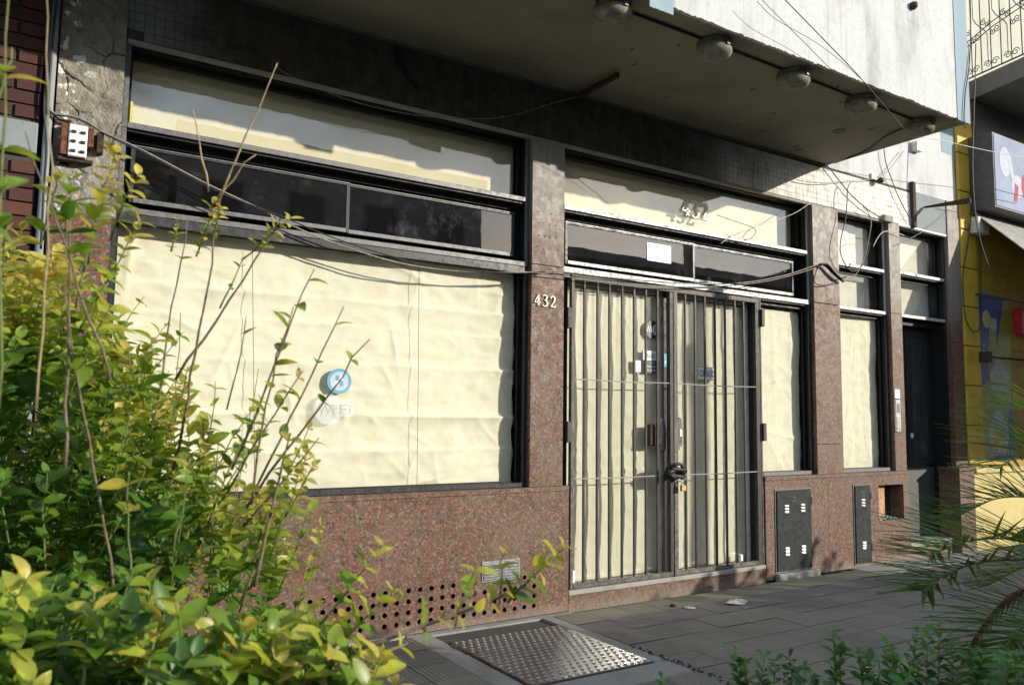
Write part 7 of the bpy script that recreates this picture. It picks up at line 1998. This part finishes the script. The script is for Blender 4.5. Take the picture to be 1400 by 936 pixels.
SH = unpack("""374,-595,72,375,-599,100,59,96,32,5,22,0,0,1
387,-596,79,379,-596,118,56,105,60,5,22,0,0,1
548,-685,20,541,-686,68,68,111,21,5,22,0,0,1
433,-658,73,434,-662,109,64,114,38,5,22,0,0,1
404,-676,121,403,-678,149,55,89,22,5,22,0,0,1
569,-707,103,569,-711,135,74,99,67,5,22,0,0,1
424,-573,55,430,-579,80,62,115,56,5,22,0,0,1
316,-672,68,310,-673,115,66,101,51,5,22,0,0,1
455,-633,40,452,-636,82,60,87,40,5,22,0,0,1
446,-709,97,443,-711,139,64,102,58,5,22,0,0,1
323,-622,70,325,-627,101,68,109,28,5,22,0,0,1
453,-745,118,449,-748,162,72,108,16,5,22,0,0,1
489,-622,78,484,-623,119,68,87,40,5,22,0,0,1
482,-709,94,480,-712,138,72,107,67,5,22,0,0,1
391,-655,67,383,-654,101,61,85,55,5,22,0,0,1
583,-685,80,580,-686,106,57,111,27,5,22,0,0,1
314,-681,70,313,-685,117,65,93,32,5,22,0,0,1
445,-635,45,445,-640,88,67,85,64,5,22,0,0,1
457,-651,64,458,-655,98,64,105,56,5,22,0,0,1
339,-666,111,340,-670,144,73,87,53,5,22,0,0,1
461,-678,61,455,-679,101,58,103,51,5,22,0,0,1
413,-567,31,407,-568,75,73,107,52,5,22,0,0,1
547,-663,36,549,-669,80,66,100,34,5,22,0,0,1
567,-674,83,558,-672,122,56,98,71,5,22,0,0,1
474,-652,64,469,-653,110,59,98,47,5,22,0,0,1
436,-756,86,430,-757,134,67,95,41,5,22,0,0,1
288,-672,92,286,-675,135,59,102,42,5,22,0,0,1
426,-679,90,422,-681,124,73,113,50,5,22,0,0,1
338,-709,107,333,-711,150,69,88,72,5,22,0,0,1
380,-714,117,375,-714,141,59,110,42,5,22,0,0,1
327,-620,67,328,-625,111,71,113,16,5,22,0,0,1
400,-705,83,393,-705,129,59,114,27,5,22,0,0,1
405,-710,108,402,-711,133,62,112,26,5,22,0,0,1
408,-653,104,405,-655,142,56,96,65,5,22,0,0,1
397,-568,33,396,-570,62,72,94,37,5,22,0,0,1
455,-677,79,448,-676,118,67,105,29,5,22,0,0,1
485,-691,85,477,-691,130,55,92,57,5,22,0,0,1
456,-617,72,453,-618,100,58,115,59,5,22,0,0,1
325,-599,61,326,-605,107,58,102,56,5,22,0,0,1
383,-660,51,385,-667,94,55,112,57,5,22,0,0,1
474,-696,106,471,-697,137,74,103,24,5,22,0,0,1
403,-670,113,403,-673,149,56,101,16,5,22,0,0,1
578,-676,21,581,-684,68,62,86,38,5,22,0,0,1
555,-680,85,555,-685,127,60,106,71,5,22,0,0,1
305,-668,106,298,-669,148,72,94,18,5,22,0,0,1
438,-682,87,442,-687,116,65,85,65,5,22,0,0,1
381,-603,62,384,-608,87,75,107,37,5,22,0,0,1
305,-647,66,307,-653,112,56,112,71,5,22,0,0,1
570,-701,62,569,-705,99,75,110,44,5,22,0,0,1
328,-646,91,326,-650,133,61,99,48,5,22,0,0,1
300,-675,109,297,-677,147,55,110,73,5,22,0,0,1
463,-668,81,458,-668,115,65,94,19,5,22,0,0,1
419,-623,100,412,-621,125,72,111,46,5,22,0,0,1
482,-745,105,477,-746,149,65,110,47,5,22,0,0,1
450,-614,59,453,-621,105,69,88,59,5,22,0,0,1
453,-705,94,445,-704,137,57,107,28,5,22,0,0,1
450,-586,45,442,-585,78,65,87,67,5,22,0,0,1
439,-703,70,432,-703,111,73,109,73,5,22,0,0,1
352,-666,86,344,-666,133,58,103,19,5,22,0,0,1
409,-652,78,402,-650,105,67,89,20,5,22,0,0,1
393,-587,24,393,-591,65,58,85,20,5,22,0,0,1
524,-663,51,529,-669,76,72,99,18,5,22,0,0,1
362,-578,85,357,-578,110,58,104,38,5,22,0,0,1
457,-652,78,457,-656,111,64,109,52,5,22,0,0,1
401,-642,56,403,-647,87,65,103,16,5,22,0,0,1
381,-631,106,379,-633,132,74,97,22,5,22,0,0,1
428,-668,50,427,-671,84,65,93,57,5,22,0,0,1
442,-733,119,442,-736,147,61,94,54,5,22,0,0,1
358,-631,104,363,-637,132,73,106,43,5,22,0,0,1
500,-717,112,503,-722,144,55,102,41,5,22,0,0,1
378,-678,68,378,-682,109,74,89,59,5,22,0,0,1
448,-681,72,446,-684,112,71,100,31,5,22,0,0,1
318,-619,66,317,-624,111,58,91,20,5,22,0,0,1
403,-745,122,403,-748,150,57,105,41,5,22,0,0,1
416,-609,27,414,-613,71,73,103,18,5,22,0,0,1
513,-650,61,514,-654,87,68,86,39,5,22,0,0,1
396,-621,75,400,-627,106,69,106,52,5,22,0,0,1
461,-659,57,464,-664,92,68,94,15,5,22,0,0,1
507,-624,47,505,-626,79,56,94,56,5,22,0,0,1
402,-657,103,394,-656,141,72,114,38,5,22,0,0,1
341,-591,57,338,-592,81,70,109,50,5,22,0,0,1
608,-693,37,606,-696,72,57,97,19,5,22,0,0,1
399,-615,37,395,-617,75,61,111,75,5,22,0,0,1
527,-634,11,519,-634,58,72,101,25,5,22,0,0,1
340,-706,123,342,-711,163,56,113,41,5,22,0,0,1
452,-645,81,453,-650,121,74,86,51,5,22,0,0,1
390,-622,73,382,-622,115,74,109,58,5,22,0,0,1
433,-691,75,434,-696,118,59,89,18,5,22,0,0,1
497,-715,99,491,-714,133,75,86,16,5,22,0,0,1
546,-716,61,542,-716,86,67,94,15,5,22,0,0,1
452,-687,74,451,-691,120,59,96,71,5,22,0,0,1
458,-661,43,454,-664,86,70,108,19,5,22,0,0,1
469,-638,84,460,-636,124,61,88,44,5,22,0,0,1
343,-668,63,338,-670,104,72,104,17,5,22,0,0,1
381,-623,42,376,-625,87,64,91,21,5,22,0,0,1
562,-699,75,565,-703,101,72,95,54,5,22,0,0,1
425,-667,71,422,-668,105,75,103,67,5,22,0,0,1
565,-671,43,566,-676,75,73,109,35,5,22,0,0,1
477,-700,76,470,-700,119,62,85,42,5,22,0,0,1
481,-650,77,482,-656,124,75,95,44,5,22,0,0,1
291,-675,109,293,-681,146,67,89,59,5,22,0,0,1
328,-650,92,330,-656,134,67,91,52,5,22,0,0,1
435,-707,90,435,-711,134,65,113,19,5,22,0,0,1
352,-579,64,351,-582,96,66,105,67,5,22,0,0,1
543,-666,49,539,-668,89,58,94,41,5,22,0,0,1
371,-634,78,364,-632,103,57,87,42,5,22,0,0,1
457,-664,72,453,-665,100,71,93,18,5,22,0,0,1
409,-735,111,412,-742,156,71,113,48,5,22,0,0,1
535,-674,56,540,-681,88,58,94,21,5,22,0,0,1
358,-714,112,356,-715,136,69,89,35,5,22,0,0,1
376,-732,122,373,-735,168,64,112,56,5,22,0,0,1
422,-706,85,415,-706,132,66,103,58,5,22,0,0,1
449,-621,66,444,-620,92,57,94,65,5,22,0,0,1
399,-736,102,397,-739,143,63,110,16,5,22,0,0,1
451,-624,30,447,-627,75,58,108,37,5,22,0,0,1
425,-672,100,420,-674,144,56,101,63,5,22,0,0,1
342,-672,99,337,-673,142,75,105,33,5,22,0,0,1
342,-695,103,337,-696,148,63,112,17,5,22,0,0,1
508,-678,71,505,-679,100,70,105,68,5,22,0,0,1
513,-695,47,515,-701,85,62,88,52,5,22,0,0,1
455,-676,51,452,-679,98,62,109,74,5,22,0,0,1
406,-669,90,404,-671,116,71,104,30,5,22,0,0,1
542,-652,54,541,-655,83,64,115,31,5,22,0,0,1
373,-620,88,375,-626,134,74,112,29,5,22,0,0,1
311,-691,109,311,-696,152,66,107,25,5,22,0,0,1
491,-725,106,485,-724,132,60,112,29,5,22,0,0,1
503,-687,82,507,-692,107,62,99,49,5,22,0,0,1
456,-732,60,454,-736,104,67,105,28,5,22,0,0,1
283,-643,109,282,-646,144,58,87,69,5,22,0,0,1
566,-685,78,563,-686,108,60,99,24,5,22,0,0,1
435,-655,53,437,-659,83,71,102,63,5,22,0,0,1
389,-721,102,382,-721,147,59,104,26,5,22,0,0,1
423,-591,53,422,-593,77,72,101,32,5,22,0,0,1
414,-627,70,418,-632,97,56,105,65,5,22,0,0,1
418,-594,83,409,-593,128,73,98,28,5,22,0,0,1
397,-738,131,390,-738,164,61,108,63,5,22,0,0,1
374,-594,85,379,-600,110,67,99,29,5,22,0,0,1
364,-689,115,365,-694,149,56,110,42,5,22,0,0,1
348,-596,56,349,-600,87,58,104,22,5,22,0,0,1
414,-591,84,410,-592,113,70,87,38,5,22,0,0,1
555,-714,88,552,-717,127,62,95,53,5,22,0,0,1
431,-721,79,426,-722,117,71,96,44,5,22,0,0,1
429,-717,94,424,-716,123,60,90,74,5,22,0,0,1
583,-682,27,578,-684,72,63,102,36,5,22,0,0,1
355,-599,103,356,-603,135,70,93,47,5,22,0,0,1
492,-716,58,490,-718,91,74,97,37,5,22,0,0,1
500,-651,40,503,-658,81,74,103,67,5,22,0,0,1
425,-619,42,426,-623,70,71,99,33,5,22,0,0,1
479,-655,54,470,-653,88,58,95,22,5,22,0,0,1
393,-725,136,393,-729,165,68,108,42,5,22,0,0,1
322,-631,110,319,-633,154,60,95,34,5,22,3,0,1
329,-635,105,322,-635,149,60,95,53,5,22,3,0,1
331,-636,108,331,-641,152,60,95,32,5,22,3,0,1
335,-639,106,336,-644,150,60,95,41,5,22,3,0,1
363,-658,121,359,-660,165,60,95,58,5,22,3,0,1
367,-660,116,363,-662,160,60,95,38,5,22,3,0,1
375,-664,113,370,-666,157,60,95,40,5,22,3,0,1
381,-668,110,375,-669,154,60,95,57,5,22,3,0,1
387,-673,114,384,-675,158,60,95,69,5,22,3,0,1
392,-675,110,386,-676,154,60,95,68,5,22,3,0,1
395,-678,120,395,-683,165,60,95,47,5,22,3,0,1
400,-681,117,400,-686,162,60,95,53,5,22,3,0,1
406,-686,124,404,-689,168,60,95,47,5,22,3,0,1
413,-689,119,410,-692,163,60,95,42,5,22,3,0,1
422,-694,112,419,-698,156,60,95,40,5,22,3,0,1
423,-695,110,424,-700,155,60,95,61,5,22,3,0,1
435,-703,112,434,-707,157,60,95,63,5,22,3,0,1
441,-706,110,439,-710,154,60,95,33,5,22,3,0,1
292,-610,96,288,-612,140,60,95,48,5,22,3,0,1
354,-650,104,348,-651,148,60,95,35,5,22,3,0,1""")
for (a, b_, dn, sc_, ye, bo, ra, ba, tp_, bk_, pr2) in SH: hedge.shoot(a, b_, r, dn, sc_, ye, bo, ra, ba, bool(tp_), bk_, bool(pr2))
hedge.finish(300)
FR = [([(3.517,-3.288,0.494),(3.109,-3.306,0.861),(2.846,-3.27,0.961),(2.6,-3.234,0.978),(2.44,-3.188,0.939)],0.27,0,50),([(3.54,-3.302,0.494),(3.271,-3.282,0.779),(3.024,-3.23,0.874),(2.76,-3.183,0.889),(2.61,-3.131,0.851),(2.527,-3.109,0.809)],0.25,0,48),([(3.659,-3.261,0.52),(3.555,-3.292,0.859),(3.365,-3.261,1.133),(3.166,-3.208,1.266),(2.973,-3.137,1.187)],0.33,0,44),([(3.54,-3.302,0.494),(2.999,-3.347,0.784),(2.724,-3.32,0.831),(2.569,-3.285,0.753),(2.492,-3.247,0.635)],0.075,2,16),([(3.54,-3.302,0.494),(3.045,-3.367,0.701),(2.809,-3.342,0.747),(2.639,-3.323,0.698),(2.538,-3.293,0.576)],0.27,0,44),([(3.66,-3.259,0.492),(3.637,-3.166,0.861),(3.538,-3.061,1.025),(3.418,-2.928,1.047),(3.324,-2.8,0.965)],0.28,0,46),([(3.563,-3.316,0.495),(2.831,-3.472,0.729),(2.494,-3.497,0.738),(2.323,-3.498,0.649)],0.26,0,36),([(3.659,-3.261,0.52),(3.995,-3.289,0.997),(4.197,-3.344,1.413),(4.344,-3.451,1.536)],0.28,0,36),([(3.685,-3.272,0.465),(3.362,-3.582,0.825),(3.061,-3.759,0.93),(2.898,-3.889,0.89)],0.28,0,30),([(3.66,-3.259,0.492),(3.83,-3.03,0.677),(3.892,-2.838,0.73),(3.813,-2.655,0.61)],0.28,0,36),([(3.659,-3.261,0.52),(3.582,-3.267,1.016),(3.446,-3.214,1.318),(3.2,-3.125,1.397)],0.3,0,36)]
palm = empty('palm', FR[0][0][0][:2] + (0,), 'young feather palm with drooping fronds at the right edge of the pavement', 'palm')
cx_, cy_, cz_ = FR[0][0][0]
MB().lathe((cx_, cy_, 0), [(.13, 0), (.11, cz_ * .5), (.12, cz_ * .8), (.07, cz_ + .03)], 12).build('trunk', M['brown_bark'], palm)
nleaf = 0
for fi_, (pts, ll, kind, n) in enumerate(FR):
    P_s = [Vector(p) for p in pts]; cur = []
    for i in range(len(P_s) - 1):
        p0, p1, p2, p3 = P_s[max(i - 1, 0)], P_s[i], P_s[i + 1], P_s[min(i + 2, len(P_s) - 1)]
        for k in range(8):
            t = k / 8; cur.append(.5 * ((2 * p1) + (p2 - p0) * t + (2 * p0 - 5 * p1 + 4 * p2 - p3) * t * t + (3 * p1 - p0 - 3 * p2 + p3) * t ** 3))
    cur.append(P_s[-1])
    fo = MB().tube(cur, .006, 6, r2=.0015).build('frond', PALM[2] if kind == 2 else M['green_stem'], palm, smooth=True)
    st = MB(); st_used = False
    n = int(n * 1.35)
    for i in range(n):
        t = .22 + .78 * i / (n - 1); f = t * (len(cur) - 1); a = min(len(cur) - 2, int(f)); p = cur[a].lerp(cur[a + 1], f - a); tg = (cur[a + 1] - cur[a]).normalized()
        sd_ = tg.cross(Vector((0, 0, 1))); sd_ = sd_.normalized() if sd_.length > .05 else Vector((1, 0, 0)); upv = sd_.cross(tg)
        for sg_ in (1, -1):
            l_ = ll * (.55 + .6 * math.sin(PI * min(1, t * .95)) ) * r.uniform(.85, 1.1) * (1 if t < .85 else .8)
            if kind == 2: d0 = (tg * .9 + sd_ * sg_ * .12 + Vector((0, 0, -.3))).normalized()
            else: d0 = (tg * r.uniform(.45, .75) + sd_ * sg_ * r.uniform(.6, .85) + upv * r.uniform(.1, .5)).normalized()
            wv = d0.cross(upv).normalized() * (.0055 if kind != 2 else .005); pp_ = p.copy(); ring = []; dcur = d0.copy(); m_ = 5
            for k in range(m_ + 1):
                q = k / m_; ww = wv * (1 - q ** 1.6) * (.6 + .4 * min(1, q * 5)); ring += [pp_ - ww, pp_ + Vector((0, 0, -.0015)), pp_ + ww]
                dcur = (dcur + Vector((0, 0, -.03 if kind != 2 else -.2))).normalized(); pp_ = pp_ + dcur * l_ / m_
            fs = []
            for k in range(m_): fs += [(3 * k, 3 * k + 1, 3 * k + 4, 3 * k + 3), (3 * k + 1, 3 * k + 2, 3 * k + 5, 3 * k + 4)]
            pm = PALM[2] if kind == 2 else (PALM[1] if r.random() < .10 else PALM[0])
            if nleaf < 295 and pts[0][0] < 90 and kind != 2 and pts[0] != FR[5][0][0] and fi_ < 3: MB().add(ring, fs).build('leaflet', pm, fo, smooth=True); nleaf += 1
            else: st.cur = 0; st.add(ring, fs); st_used = True
    if st_used: tag(st.build('leaflets', PALM[2] if kind == 2 else PALM[0], fo, smooth=True), kind='stuff')

# off-frame hedge added along the kerb to shade the pavement
r = random.Random(44)
hk = Plant('shade_hedge', (8, -3.4, 0), 'tall clipped hedge along the kerb right of the palm', 'hedge', HSETS, HLEAF)
for i in range(1000):
    x = r.uniform(3.7, 15.5); y = r.gauss(-3.42, .13); zt = 1.30 + .10 * math.sin(x * 1.7) + .09 * math.sin(x * 4.1 + 1) + .06 * r.random() + (.30 * max(0, 1 - abs(x - 9.2) / .9)) + (.16 if 7.6 < x < 8.8 else 0)
    z = r.uniform(.1, zt); hk.shoot((x, y, z - .18), (x + r.gauss(0, .08), y + r.gauss(0, .1), z), r, 70, 1.9, .55, rad=.003)
hk.finish(0)
MB().box(3.8, 15.4, -3.50, -3.38, 0, 1.08).build('shade_hedge_core', M['soil'], hk.o)  # plain solid box added inside the shading hedge
